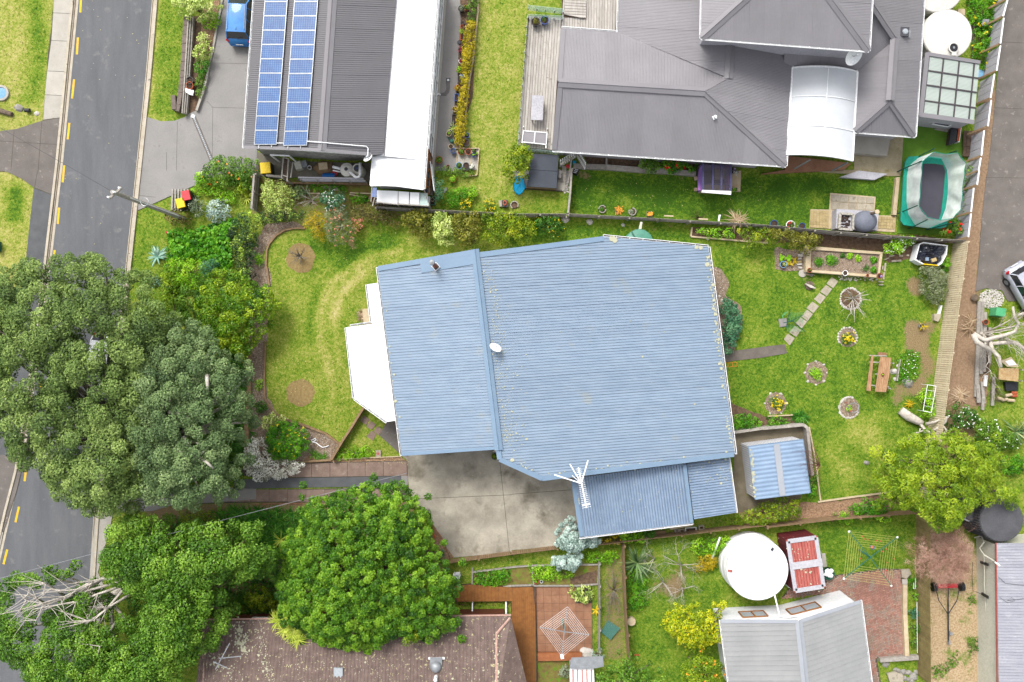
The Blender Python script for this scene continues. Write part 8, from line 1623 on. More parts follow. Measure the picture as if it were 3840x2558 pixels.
t=thing('hose_frame','dark wire bracket between the two wall lights','bracket',Q('33: 1880 600'));obj('bar',MB().tube(PW('33: 1880 465 1875 600 1885 730 1965 760',.9),.02,5),'black_plastic',t);obj('stake',MB().tube([Q('33: 1880 600',0),Q('33: 1880 600',.9)],.02,5),'black_plastic',t)
t=thing('white_hoops','row of white wire hoops in the narrow bed by the mossy fence','hoops',Q('33: 1350 680'));mb=MB();[mb.tube(PW(s,.5),.018,4) for s in ('33: 1355 610 1355 710 1340 710','33: 1340 655 1338 710','33: 1368 830 1372 1300')];obj('wire',mb,'white_paint',t)
# ================================================================ big trees
def big(name,label,s,h0,h1,r,dens,ls,m,base=None,holes=(),**k):return tree(name,label,'tree',P(s),h0,h1,r,dens,ls,MATS[m],base=P(base)[0] if base else None,holes=[P(q) for q in holes],**k)
big('roadside_tree','huge spreading dark green tree over the road hiding the white hatchback','O: -50 640 0 632 95 594 200 586 270 622 350 655 395 735 400 800 370 900 350 980 360 1060 350 1140 300 1175 215 1185 180 1158 130 1140 100 1085 40 1068 5 1010 -60 950',5,8.6,.6,115,.165,'lf_pohutukawa_b','02: 1300 900',('02: 750 350 1000 340 1000 560 760 550','02: 180 190 560 210 560 300 520 460 470 470 400 380 200 260','02: 570 570 690 540 680 660 620 720 560 640','02: 380 740 500 740 490 860 380 850','01: 770 1440 1110 1440 1100 1568 02: 1060 80 860 80','02: 570 980 660 960 660 1060 590 1060','01: 200 1210 360 1220 350 1320 260 1300','02: 760 1200 900 1190 880 1300 780 1300'),limbn=44,tr=.42,bark='bark_grey',dome=.35,edge=.5,tv=.17,under=1.6,us=3,jit=.7)
big('roadside_tree','large grey green tree with pale crooked limbs at the front corner of the plot','O: 350 740 385 745 440 740 500 770 540 820 570 850 575 900 560 980 560 1060 545 1130 520 1155 430 1165 335 1140 300 1060 280 980 305 880 320 800',4.5,7.8,.52,125,.15,'lf_pohutukawa','02: 1680 900',('02: 1690 930 1760 920 1810 1020 1800 1100 1700 1110','02: 1880 480 1960 480 1950 560 1890 560','02: 1750 130 1830 100 1900 300 1800 330','02: 1180 1400 1260 1410 1240 1520 1100 1500','02: 1200 930 1290 960 1290 1080 1200 1060'),limbn=46,tr=.38,bark='bark_pale',dome=.35,edge=.6,under=1.5,us=3,jit=.7)
big('roadside_tree','dense bright green tree at the lower left over the drive corner','O: 262 1195 330 1188 430 1212 500 1195 590 1215 635 1265 620 1310 540 1335 525 1400 520 1450 460 1500 410 1568 380 1620 230 1620 240 1520 330 1450 345 1370 270 1340 238 1290 256 1240',4,7.6,.62,82,.18,'lf_green','03: 1700 800',('03: 1440 200 1520 200 1500 330 1440 300','03: 1680 460 1730 460 1730 520 1680 520'),limbn=30,tr=.35,dome=.4,edge=.45,under=1.4)
b=big('roadside_tree','open leafed tree with long bare pale branches reaching over the road, lower left','O: 0 1380 35 1330 90 1312 160 1318 100 1345 85 1390 110 1420 150 1375 200 1340 235 1345 240 1400 300 1420 340 1450 330 1540 230 1620 100 1620 60 1545 0 1500 -30 1440',4,6.6,.5,90,.17,'lf_green','03: 1150 700',('03: 200 640 520 660 500 900 560 1150 420 1200 320 900 190 860','03: 620 1160 720 1150 700 1250 560 1300'),limbn=10,bark='bark_pale',tr=.3,edge=.6,under=1.)
mb=MB();base=Q('03: 1150 620',4.5)
for s in ('03: 1150 620 930 620 760 700 600 780 400 840 200 900','03: 1100 690 900 760 700 830 520 860 300 900','03: 1150 700 980 900 820 1010 700 1150','03: 1100 600 850 640 700 720 560 730 470 710','03: 1120 640 760 740 560 810 420 860 330 1000','03: 400 840 330 790 250 770','03: 600 780 480 700 420 660','03: 930 630 700 760 430 850 240 820','03: 1060 1020 980 1150 920 1240','03: 1200 760 1000 880 860 1000'):
 L_=P(s);n=len(L_);mb.tube([W(p,4.6+1.7*i/(n-1)) for i,p in enumerate(L_)],[.085*(1-.8*i/(n-1))+.012 for i in range(n)],6)
 for _ in range(9):
  k=random.randrange(1,n);q=W(L_[k],4.8+1.7*k/(n-1));d=Vector((random.gauss(-.9,.7),random.gauss(-.1,.7),random.uniform(-.1,.5)));mb.tube([q,q+d*.6,q+d*random.uniform(.8,1.5)+Vector((0,random.gauss(0,.15),.1))],[.03,.02,.008],4,cap=False)
obj('branches',mb,'bark_pale',b,smooth=True)
for par_,L2 in ((None,('02: 1560 650 1640 660 1720 700 1770 725','02: 1690 880 1730 960 1780 1000 1800 1060 1780 1110','02: 1790 1000 1850 1030 1910 980','02: 1650 980 1690 1060 1700 1110','02: 1900 310 1905 400 1910 470','02: 1840 1080 1900 1110 1960 1170','02: 120 170 300 200 420 260 540 300','02: 420 380 500 460 540 470','02: 820 390 880 430 940 460','02: 0 690 120 700 190 690')),):
 t_=[o for o in COL.objects if o.name.startswith('roadside_tree.001')][0];mb=MB()
 for s in L2:q=P(s);n=len(q);obj('limb',MB().tube([W(p,7.1+.4*math.sin(i*1.2)) for i,p in enumerate(q)],[.14*(1-.6*i/(n-1)) for i in range(n)],6),'bark_pale',t_,smooth=True)
big('rosette_tree','big glossy tree of bright green leaf rosettes between the drive and the brown roof','O: 690 1180 720 1150 790 1135 850 1112 920 1115 960 1150 985 1200 985 1240 1015 1290 1040 1330 1050 1400 1040 1450 985 1480 920 1465 870 1485 790 1495 730 1480 690 1450 645 1420 635 1350 660 1300 640 1260 680 1225',3.6,6.2,.29,150,.14,'lf_rosette','13: 900 600',holes=('13: 690 200 760 180 830 280 800 350 720 300','13: 860 380 930 400 940 470 880 460','13: 1400 930 1450 920 1460 970 1410 980'),limbn=70,tr=.35,dome=.5,up=.9,tv=.2,squash=.75,inner=.4,edge=.8,jit=1.,under=.5)
big('citrus_tree','yellow green citrus tree with yellow fruit beside the light grey roof','23: 1480 870 1620 870 1720 840 1850 860 1960 830 1990 870 1900 980 1960 1060 1960 1110 1900 1180 1780 1230 1600 1270 1520 1190 1450 1120 1370 1090 1400 980',1.6,3.2,.4,95,.15,'lf_citrus','23: 1700 1080',flowers=(MATS['fl_yellow'],80,.08));big('citrus_tree','darker citrus tree with orange fruit at the bottom, beside the grey roof','23: 1600 1280 1720 1260 1850 1270 1930 1380 1950 1470 1900 1568 1850 1650 1600 1650 1560 1480 1570 1380',1.5,3.,.4,95,.14,'lf_feather','23: 1750 1450',flowers=(MATS['fl_orange'],30,.12))
big('orchard_tree','mid green loose tree at the bottom edge beside the striped lean-to','23: 760 1500 850 1450 950 1330 1050 1290 1100 1310 1180 1400 1280 1420 1420 1460 1400 1540 1300 1650 800 1650',1.8,3.4,.42,85,.15,'lf_green','23: 1050 1500')
big('feathery_tree','feathery yellow green conifer like tree over the lower right corner of the plot','32: 1280 880 1450 900 1520 830 1700 820 1850 850 1900 960 2080 1000 2150 1080 2100 1180 2080 1300 2240 1380 2200 1470 2040 1420 1950 1330 1850 1568 33: 1700 150 1480 130 1400 30 32: 1250 1500 1100 1450 1060 1330 1120 1230 1060 1150 1120 1030 1200 960',2.6,5.0,.4,62,.24,'lf_feather','32: 1600 1150',holes=('32: 1540 940 1600 980 1560 1020','32: 1720 1060 1880 1050 1860 1150 1760 1140','32: 1200 1300 1320 1320 1280 1400'),aspect=.24,limbn=30,dome=.25,edge=1.1,under=.9,up=.9,jit=.8,squash=.5)
twigs('bare_tree','pale lichen covered bare tree over the junk pile at the right edge','tree',Q('31: 1940 1500'),.5,[W(p,z) for p,z in zip(P('31: 2300 1330 2380 1400 32: 2300 10 2352 60 2130 250 2050 80'),(2.6,3,2.8,3,2.4,1.8))],'bark_pale',.1,3,.7)
tb=[o for o in COL.objects if o.name.startswith('bare_tree')][0];mb=MB()
for s,r in (('31: 1890 1500 1990 1560 2060 1540 2180 1510 2270 1480 2300 1400 2260 1340 2250 1250',.17),('32: 2040 0 2060 80 2120 140 2140 240',.15),('32: 2060 20 2200 10 2290 20 2400 110',.15),('31: 2300 1330 2350 1310',.1),('31: 1890 1500 1910 1568 32: 2040 80',.2)):L_=P(s);mb.tube([W(p,2.+.1*i) for i,p in enumerate(L_)],[r*(1-.08*i) for i in range(len(L_))],7)
obj('main_limb',mb,'bark_pale',tb,smooth=True)
twigs('bare_tree','small bare branched tree growing in the white stone ring right of the raised bed','tree',Q('B: 1000 715'),.5,[W(p,1.7) for p in P('B: 1210 620 1270 740 1180 950 1060 1010 1000 920 930 700 960 600 1250 660 1120 800')],'bark_pale',.05,1,.6,ln=1)
twigs('bare_tree','leafless grey fruit tree on the round bare patch of the front lawn','tree',Q('A: 380 1300'),.3,[W(p,1.) for p in P('A: 230 1240 300 1160 260 1300 300 1390 420 1200 440 1330 370 1370')],'bark_grey',.05,2,.5)
tb=twigs('bare_shrub','large tangle of pale bare branches above the citrus lawn','shrub',Q('23: 1540 480'),.4,[W(p,1.6) for p in P('23: 1380 400 1560 640 1700 480 1500 330')],'bark_pale',.05,4,.8,nchild=3,sides=3)
for s,q in (('23: 1380 640','23: 1250 760 1300 520 1480 780'),('23: 1560 700','23: 1680 680 1550 820 1450 760'),('23: 1300 420','23: 1210 370 1240 560')):twigs('','','',W(P(s)[0]),.3,[W(p,1.3) for p in P(q)],'bark_pale',.045,4,.8,parent=tb,nchild=3,sides=3)
twigs('bare_shrub','low pile of grey brown vine stems between the two lower fences','shrub',Q('23: 930 720'),.1,[W(p,.5) for p in P('23: 850 640 880 850 940 900 1000 820 960 600 1010 700 880 940 1000 900 920 540')],'bark_grey',.04,4,.5,sides=3)
twigs('rusty_bush','rust pink bush of fine twigs over the mossy fence and trolley','shrub',Q('33: 1580 380'),.5,[W(p,2.2) for p in P('33: 1330 300 1340 480 1450 640 1600 680 1800 640 1850 480 1830 330 1700 200 1550 180 1450 260 1500 420 1650 500 1740 400 1600 300 1420 560 1800 560 1750 160 1880 420')],mat('twig_rust',C(214,172,150,.65),C(186,140,120,.65),4,12,.9),.03,4,.6,sides=3)
for o in [x for x in COL.objects if x.name.startswith('rusty_bush')][:1]:bl=crown_blobs([tuple(W(p,1.6).xy) for p in P('33: 1310 300 1450 230 1600 180 1800 150 1890 330 1880 480 1840 650 1600 700 1480 640 1380 560 1300 460')],1.,2.,.4,tv=.2);Cn,Nr,ti=shell(bl,110,.2);leaves('fine_twigs',Cn,Nr,.3*rng.uniform(.6,1.4,len(Cn)),'lf_rust',o,ti,.05)
# ================================================================ shrubs and hedges: label, outline or circle, height, leaf material, clump, density, leaf size
def sh(label,s,h,m,cr=.25,d=165,ls=.12,name='shrub',cat='shrub',**k):
 if s[0]=='c':
  q=s[1:].split();p=P(q[0]+' '+q[1]+' '+q[2])[0];r=float(q[3])/(EXT[q[0][:-1]][2] if q[0][:-1] in EXT else 2.45);out=circ(p[0],p[1],r,.1,12,float(q[4]) if len(q)>4 else 1)
 else:out=P(s)
 fl=k.pop('fl',None);k.setdefault('limbn',8);k.setdefault('tr',.05);k.setdefault('edge',.6)
 return tree(name,label,cat,out,h*.35,h,cr,d,ls,MATS[m],flowers=(MATS[fl[0]],fl[1],fl[2]) if fl else None,**k)
for a in (
 ('pale yellow green rounded shrub at the top edge beside the verge','00: 1590 -60 1990 -60 2010 60 1960 130 1850 165 1740 150 1640 100 1580 30',1.8,'lf_palegreen',.35,90,.17),
 ('pale yellow green shrub half way down the curved bed','c00: 1865 480 85',1.,'lf_palegreen',.25,110,.15),('small pale spiky shrub just above it in the curved bed','c00: 1868 350 48',.8,'lf_palegreen',.2,110,.13),
 ('dark green leafy plant beneath the top pale shrub','00: 1850 150 1960 100 2020 160 2010 220 1950 260 1870 240',.7,'lf_lime',.25,110,.13),('dense dark green grassy mound in the curved bed','00: 1800 560 1920 560 1900 660 1850 720 1800 650',.7,'lf_bright',.25,120,.12),('low green plants at the tip of the curved bed','00: 1805 720 1885 700 1880 800 1840 900 1805 860',.5,'lf_green',.2,120,.1),
 ('leafy bright green bank at the driveway mouth with orange flowers','00: 1850 1568 1900 1500 1960 1430 2100 1440 2352 1470 01: 2352 20 2330 30 2300 200 2200 130 2000 150 1850 150 1800 100 1840 20',1.1,'lf_green',.3,110,.13),('yellow green bush on the left of the same bank','01: 1800 40 1900 0 1960 60 1900 120 1810 140',1.,'lf_lime',.25,110,.12),
 ('lime green ground plants on the bank beside the bins','01: 1760 160 1950 110 2050 170 2150 200 2150 300 2000 260 1880 200 1770 230',.5,'lf_lime',.25,100,.12),('silvery blue green shrub behind the nasturtium bank','01: 1890 330 1950 270 2040 270 2110 350 2090 440 1980 470 1900 430',.9,'lf_silver',.25,110,.12),('dark olive shrub beside the yellow lidded bin and pole','01: 1520 390 1600 360 1680 380 1740 440 1700 480 1600 490 1530 460',1.,'lf_oliveb',.25,115,.12),
 ('thin green shrub with grey stems right of the bins','01: 1720 260 1800 240 1880 300 1880 400 1800 420 1740 350',.9,'lf_bluegrey',.25,90,.11),('sword leaved clump with yellow edges beside the dark fence','01: 2150 100 2250 80 2300 160 2280 240 2180 220',.8,'lf_yellowgreen',.22,100,.16),
 ('big yellow green shrub spreading over the bank left of the front lawn','01: 1820 960 2000 900 2150 950 2250 990 2352 1090 11: 60 1060 140 1150 180 1240 140 1330 110 1440 60 1520 01: 2300 1568 12: -50 60 02: 2200 150 2100 130 1950 60 1850 0 01: 1800 1400 1780 1200',3.2,'lf_lush',.42,125,.15),('bright green shrub left of the yellow green one under the big tree','01: 1640 1080 1790 1100 1780 1300 1830 1450 1850 1568 02: 1900 60 1750 40 01: 1700 1450 1640 1250',2.,'lf_green',.35,90,.15),('yellow green weeds on the bank below the nasturtiums','01: 1520 830 1700 800 1880 850 2000 900 1840 960 1800 1080 1620 1060 1500 960',.9,'lf_lime',.3,100,.12),
 ('yellow green scrub along the verge under the roadside trees','01: 1490 880 1580 860 1640 1000 1640 1250 1600 1420 1520 1380 1470 1200',1.,'lf_lush',.28,120,.12),('small dark blue green shrub in the middle of the bank','c01: 1920 900 80',1.2,'lf_bluegreen',.25,100,.12),('dark leafy shrub with yellow flowers under the yellow green one','02: 1900 30 2100 60 2250 100 2260 250 2150 260 2000 180 1890 130',1.6,'lf_darkgreen',.35,95,.14),
 ('variegated pale shrub right of the dark short fence','A: -60 470 60 440 180 480 260 560 300 700 250 800 100 820 0 800 -60 700',1.6,'lf_palegreen',.32,90,.12),('dark glossy shrub with white specks left of the conservatory','A: 590 600 680 560 780 580 860 620 870 690 820 760 700 790 600 740',1.5,'lf_bluegreen',.28,100,.13),('grey green sword leaved clump in the weedy strip','c A: 330 590 75',.7,'lf_flax',.22,80,.2),
 ('orange flowered grey green grevillea at the lawn edge','A: 640 820 720 750 820 760 900 830 950 900 960 1010 930 1120 860 1130 760 1160 680 1090 640 1000 650 900',1.7,'lf_lavender',.3,100,.14),('golden green feathery shrub just left of the orange flowered one','A: 400 920 450 840 540 790 620 820 650 900 650 1050 600 1110 520 1080 440 1000',1.5,'lf_golden',.28,95,.13),
 ('brown and olive low shrubs under the conservatory corner','A: 900 740 1100 730 1300 780 1420 830 1450 940 1300 960 1150 940 1050 880 960 860',1.1,'lf_oliveb',.3,95,.12),('dull olive shrub between the orange flowered one and the fence','A: 940 880 1050 900 1060 980 1000 1040 950 1000',.8,'lf_olive',.25,95,.12),('dark purple leaved plant in front of the conservatory','A: 1150 650 1230 580 1290 640 1390 640 1360 710 1240 720 1160 710',1.9,'lf_maroon',.2,100,.13),
 ('olive yellow shrub, leftmost of the front hedge row','11: 1350 400 1450 360 1580 370 1620 440 1610 560 1650 620 1560 620 1440 560 1350 490',1.9,'lf_olive',.32,95,.14),('pale variegated shrub, second in the front hedge row','11: 1630 400 1720 380 1790 440 1810 560 1800 650 1720 690 1650 620 1620 520',2.,'lf_palegreen',.3,85,.16),('big golden olive shrub, third in the front hedge row','11: 1820 430 1900 370 2020 390 2070 480 2060 600 1990 680 1900 670 1810 600',2.1,'lf_olive',.34,95,.15),('big green olive shrub, fourth in the front hedge row','11: 2080 420 2200 380 2330 400 21: 100 420 190 480 200 600 120 660 0 640 11: 2200 670 2090 620',2.1,'lf_yellowgreen',.34,95,.14),('dark green bush with yellow flowers at the right end of the front hedge','21: 210 440 300 410 420 430 480 510 440 580 380 600 280 570 220 540',1.4,'lf_darkgreen',.28,100,.14),
 ('dense green herb bed below the potted plants','10: 1660 1540 1800 1550 2000 1560 11: 2020 30 1880 60 1720 50 1660 20',.6,'lf_green',.25,110,.11),('dark blue green shrub against the glazed wall','11: 1640 60 1700 80 1720 150 1700 260 1650 280 1630 180',1.6,'lf_bluegreen',.25,105,.1),('mixed green weeds below the conservatory','11: 1700 230 1780 180 1900 160 2030 200 2020 260 1940 300 1850 330 1720 310',.5,'lf_bright',.25,100,.12),('lime grassy mound right of the weeds','c11: 1985 190 50',.6,'lf_lime',.2,110,.12),('yellow flowered low plants by the fence, left clump','c11: 1920 300 60',.5,'lf_green',.2,100,.1),('yellow flowered low plants by the fence, right clump','c11: 2140 320 60',.5,'lf_green',.2,100,.1),
 ('yellow green conifer like bush covering the deck corner','G: 70 160 160 80 240 60 340 110 385 180 380 290 330 380 330 460 230 520 130 530 40 470 20 330',2.4,'lf_yellowgreen',.32,90,.16),('fan leaved green shrub in the sleeper planter','E: 130 270 230 240 370 250 450 320 430 430 330 530 210 490 120 400',1.3,'lf_green',.28,105,.15),('red geranium bushes in the sleeper planter','E: 540 330 700 320 900 340 1000 380 900 440 800 500 650 540 560 480 450 440',.8,'lf_bright',.26,100,.15),('second clump of geranium leaves left of the play house','E: 990 400 1080 380 1180 400 1180 460 1100 500 1000 510',.7,'lf_bright',.22,100,.15),
 ('bronze green shrubs overhanging the boundary above the stepping disc','31: -80 560 60 540 250 560 430 590 540 620 420 700 380 760 280 720 150 680 50 640',1.7,'lf_olive',.32,90,.14),('olive twiggy bush at the left end of that overhang','21: 2080 540 2200 520 2352 540 31: 60 570 40 680 21: 2280 740 2150 720 2090 640',1.5,'lf_yellowgreen',.3,75,.12),('yellow green low shrub in the L shaped bed','21: 1700 540 1850 530 2000 540 2060 600 1950 630 1750 600',.8,'lf_lime',.26,90,.12),('white flowered bright shrub by the compost box','B: 1400 100 1500 20 1600 -40 1780 -40 1820 20 1700 70 1660 140 1560 175 1440 150',1.,'lf_lime',.26,100,.13),
 ('grey lavender bush beside the paling fence','B: 1880 340 2000 320 2130 350 2200 420 2210 560 2190 700 2120 780 2000 740 1900 640 1870 500',1.1,'lf_lavender',.28,125,.16),('green leafy plant between the compost box and fence','B: 2120 290 2200 220 2230 280 2210 380 2150 400 2090 330',.7,'lf_bright',.2,110,.14),('red flowered shrubs squeezed behind the trampoline','D: 900 1260 1000 1200 1100 1130 1200 1100 1210 1180 1180 1330 1000 1340 880 1330',1.1,'lf_green',.25,105,.13),('thin climber between the trampoline and the stepped fence','D: 1230 300 1340 320 1350 500 1270 560 1290 820 1300 1000 1220 1040 1230 700',1.,'lf_green',.2,55,.12),
 ('yellow flowering green strip by the stepped fence','30: 1860 -100 2110 -100 2090 100 2070 300 2030 480 1990 630 1940 560 1900 500 1910 300 1850 100',.7,'lf_bright',.28,100,.13),('bluish fern like shrub against the blue house wall','21: 1960 1170 2050 1230 2110 1330 2100 1460 2060 1568 22: 2060 0 2040 80 1960 130 1940 90 21: 1930 1500 1960 1400 1920 1250',1.,'lf_bluegreen',.28,110,.15),('glossy green shrub on the corner of the blue house and shed yard','22: 2020 700 2100 680 2200 690 2290 740 2280 790 2160 800 2060 820 2020 780',.8,'lf_bright',.26,110,.13),('green leafy plants above the retaining wall left of the strappy clump','32: 0 700 120 710 210 740 190 775 0 790',.5,'lf_bright',.22,100,.12),
 ('yellow flowered round bush at the bottom of the front bed','12: 100 830 180 760 300 740 420 790 460 900 450 1010 400 1070 280 1090 150 1070 90 980',1.6,'lf_bright',.3,110,.16),('white flowering frothy shrub over the drive edge','12: -40 900 60 890 90 1000 150 1090 300 1090 430 1130 400 1190 250 1250 100 1280 0 1280 02: 2250 1200 2220 1050 2290 940',1.2,'lf_whiteblossom',.28,130,.1),('grey green grassy shrub above the yellow flowered bush','12: 60 700 150 660 250 700 290 730 200 760 110 820 50 800',.7,'lf_palegreen',.22,90,.15),('bright groundcover in the narrow bed above the drive','12: 740 1010 880 980 1000 970 1090 1000 1090 1040 980 1070 850 1080 740 1090',.35,'lf_lime',.2,130,.09),('small lime groundcover left of the lawn edging','12: 0 350 60 360 65 420 20 450 -20 420',.3,'lf_lime',.18,120,.09),
 ('dark leaved clump in the stony bed beside the lawn curve','12: -20 560 60 550 110 600 60 650 -20 640',.5,'lf_darkgreen',.2,110,.14),('mixed shrubs in the stony bed left of the lawn','11: -60 1040 60 1060 60 1130 -20 1200',.9,'lf_green',.26,100,.13),('silver leaved tree like shrub at the garage corner','23: 470 110 560 50 600 150 640 240 780 240 830 260 780 320 670 330 600 400 500 370 410 330 400 220',1.9,'lf_silver',.24,220,.15),('silver foliage below the fence line under the garage','23: 370 430 450 410 560 395 650 400 620 500 570 550 480 520 420 540 370 480',1.5,'lf_silver',.22,220,.15),('glossy lime leaved plant under the garage gutter','23: 990 230 1080 200 1200 210 1260 250 1160 290 1050 290',.9,'lf_lime',.22,95,.18),('dark glossy plant under the garage gutter, right of the lime one','23: 1180 210 1300 170 1330 200 1270 250 1200 240',.9,'lf_darkgreen',.22,95,.17),('yellow flowered scrub left of the lime leaved plant','23: 820 240 980 220 1000 280 850 300',.6,'lf_olive',.22,90,.13),
 ('loose yellow green shrub beside the shed yard at the boundary','32: 0 1480 150 1440 280 1470 300 1568 33: 300 60 150 90 0 130 23: 2100 110 1950 120 2060 60 2200 10 22: 2250 1540',1.3,'lf_yellowgreen',.32,85,.14),('green geranium like plants along the boundary above the square line','32: 760 1540 900 1440 1000 1450 1130 1500 1100 1568 33: 1000 60 800 30',.8,'lf_bright',.25,100,.14),('yellow green plants hanging over the fence above the clothes line','33: 620 20 740 0 760 60 780 110 680 110 620 60',.7,'lf_lime',.22,100,.13),('more bright plants over the fence right of the clothes line top','33: 950 20 1100 40 1130 80 1060 110 980 70',.6,'lf_lime',.22,100,.13),('green tuft climbing beside the blue shed','32: 380 1250 440 1180 450 1320 430 1420 360 1430 350 1390',.5,'lf_bright',.2,110,.12),
 ('white flowered dark shrub outside the paling fence','32: 1640 640 1750 580 1880 610 1960 680 1940 760 1850 800 1760 800 1660 800 1620 720',1.3,'lf_darkgreen',.3,100,.14),('white flowered green mass at the right edge','32: 1900 760 2000 720 2120 740 2200 820 2300 880 2340 980 2200 980 2100 1020 1980 1040 1900 960 1920 850',1.,'lf_green',.3,100,.13),('climber on the leaning wire rack by the paling fence','32: 1380 460 1440 440 1530 480 1540 620 1560 700 1440 700 1400 680 1460 600 1380 520',.9,'lf_lime',.22,75,.12),('bright green shrub at the right edge under the feathery tree','32: 2150 1080 2352 1050 2352 1200 2280 1230 2160 1200',.7,'lf_bright',.26,100,.13),
 ('lime bushy weeds along the top of the bed below the fence','23: 150 500 350 500 560 520 580 600 400 630 200 640',.4,'lf_lime',.22,100,.11),('left green vegetable patch above the brown deck','13: 2005 570 2200 550 2330 530 2340 660 2180 690 2010 680',.4,'lf_bright',.22,100,.12),('lemon green mass of weeds below the silver shrub','23: 700 390 850 370 950 360 980 430 900 490 780 460 700 460',.5,'lf_lime',.25,100,.12),('weeping pale green clump at the patio corner','23: 520 700 640 690 730 710 750 800 690 840 600 830 540 770',.7,'lf_palegreen',.24,85,.16),('golden fern clump beside the big white tank','23: 1650 520 1700 440 1820 410 1890 440 1880 510 1760 550 1680 545',.7,'lf_golden',.24,90,.16),('soft lime green strip beside the long brown fence','23: 1080 540 1180 510 1240 640 1200 800 1260 850 1180 900 1090 910 1075 760',.6,'lf_bright',.25,110,.11),('lime weeds between the bare tangle and the tank','23: 1620 300 1780 240 2030 230 2000 300 1900 400 1700 400',.6,'lf_lime',.25,90,.12),
 ('pale grey green round bush by the striped lean-to','23: 745 1300 810 1260 840 1330 800 1370 750 1360',.8,'lf_silver',.22,110,.11),('grey leaved bush left of the striped lean-to','c23: 485 1480 52',.7,'lf_bluegrey',.22,100,.12),('small round green shrub in the strip by the mossy fence, upper','c33: 1350 790 34',.5,'lf_bright',.16,120,.1),('blue green leafy plant in the strip by the mossy fence','c33: 1340 940 44',.5,'lf_bluegreen',.18,100,.14),('green shrub in the strip by the mossy fence, middle','c33: 1355 1080 50',.5,'lf_green',.18,110,.12),('lowest green shrub in the strip by the mossy fence','c33: 1345 1210 40',.4,'lf_green',.18,110,.12),('lush green plants at the top of the strip by the mossy fence','33: 1290 580 1360 600 1370 700 1290 700',.4,'lf_bright',.18,110,.11),
 ('green shrubs under the dark gap by the brown house eave','03: 2260 720 2352 700 13: 130 760 150 860 60 910 03: 2260 880',1.4,'lf_yellowgreen',.28,95,.14),('mid green shrub between the strappy bed and the rosette tree','13: 0 380 90 380 160 450 100 560 0 600 03: 2280 560 2200 500 2280 400',2.4,'lf_green',.32,95,.15),('yellow green shrub beside the path under the lower left trees','03: 1620 20 1750 0 1950 -20 1960 60 1840 110 1700 100',1.,'lf_yellowgreen',.3,90,.13),('small trailing plants between the brick edging and the pad','13: 1540 80 1610 80 1625 160 1580 190 1540 150',.4,'lf_olive',.2,100,.12),('bright yellow green shrub poking from the rosette tree over the roof','13: 1320 1100 1420 1010 1500 1000 1550 1080 1500 1150 1400 1180 1330 1160',5.2,'lf_yellowgreen',.3,100,.13),('golden edged shrub at the bottom left edge of the tiled roof','03: 1150 1500 1350 1480 1600 1500 1620 1600 1150 1600',.6,'lf_lime',.25,90,.12)):
 l_=a[0];k={}
 fl={'orange flowers':('fl_orange',14,.1),'yellow flowers':('fl_yellow',40,.07),'yellow flowered round':('fl_yellow',90,.13),'yellow flowered':('fl_yellow',40,.085),'orange flowered':('fl_salmon',40,.1),'white flowered':('fl_white',45,.07),'red flowered':('fl_red',9,.15),'red geranium':('fl_red',9,.16),'yellow flowering':('fl_yellow',30,.14),'white specks':('fl_white',40,.07)}
 for q in fl:
  if q in l_ and ' of the' not in l_[:l_.find(q)][-8:] and 'above' not in l_[:l_.find(q)]:k['fl']=fl[q]
 if 'beside' in l_ and 'ferny' in l_:pass
 if a[3] in ('lf_lavender','lf_golden'):k['aspect']=.25
 hd='hedge' in l_ and 0;sh(*a,**k)
t=sh('long clipped hedge shading from green to orange gold along the pale lawn','10: 1945 190 2010 190 2005 320 1998 450 1975 600 1955 760 1940 900 1925 1050 1920 1200 1900 1340 1835 1350 1835 1200 1850 1050 1870 900 1885 700 1900 500 1920 300',1.,'lf_hedge',.17,230,.1,name='hedge',inner=.75,edge=.7,cat='hedge',limbn=20)
sh('upper green end of the hedge above the orange gold part','10: 1950 -150 2035 -150 2035 40 2015 180 1950 190 1955 60',1.,'lf_green',.22,120,.11,name='hedge',cat='hedge');sh('dark ivy covered hedge between the nasturtium bank and the front lawn','01: 2180 400 2352 380 11: 0 470 -20 520 01: 2352 560 2340 700 2330 850 2320 1000 2230 990 2180 880 2120 700 2080 560',1.4,'lf_ivy',.28,120,.12,name='hedge',cat='hedge',limbn=20,tv=.22);sh('ivy hedge running right along the stony bed','11: 0 400 150 370 300 380 440 380 450 430 300 450 150 480 0 490',1.2,'lf_ivy',.24,120,.11,name='hedge',cat='hedge',tv=.25)
def cover(label,s,h,m,r=.25,d=80,ls=.14,asp=.6,name='ground_cover',tv=.14):
 poly=[tuple(W(p,h).xy) for p in P(s)];bl=crown_blobs(poly,h*.6,h,r,(),.5,.6,tv=tv);Cn,Nr,t=shell(bl,d,.6);return leaves(name,Cn,Nr,ls*rng.uniform(.7,1.3,len(Cn)),m,None,t,asp,kind='stuff',label=label)
cover('thick bank of round nasturtium leaves beside the verge','01: 1530 560 1640 530 1780 530 1900 490 2000 480 2150 430 2180 480 2090 560 2110 700 2130 830 2100 900 2000 890 1900 850 1780 800 1620 800 1530 830 1520 700',.55,'lf_bright',.28,60,.2,.85);cover('weedy greenery filling the verge bank under the trees','01: 1500 830 1540 950 1500 1100 1600 1250 1650 1500 02: 1750 100 1850 0 01: 1900 1568 1700 1300 1640 1060',.4,'lf_green',.3,60,.13)
cover('weeds and litter between the brown deck and the brown house','13: 1840 835 2350 830 2350 865 1840 865',.1,'lf_maroon',.15,60,.08)
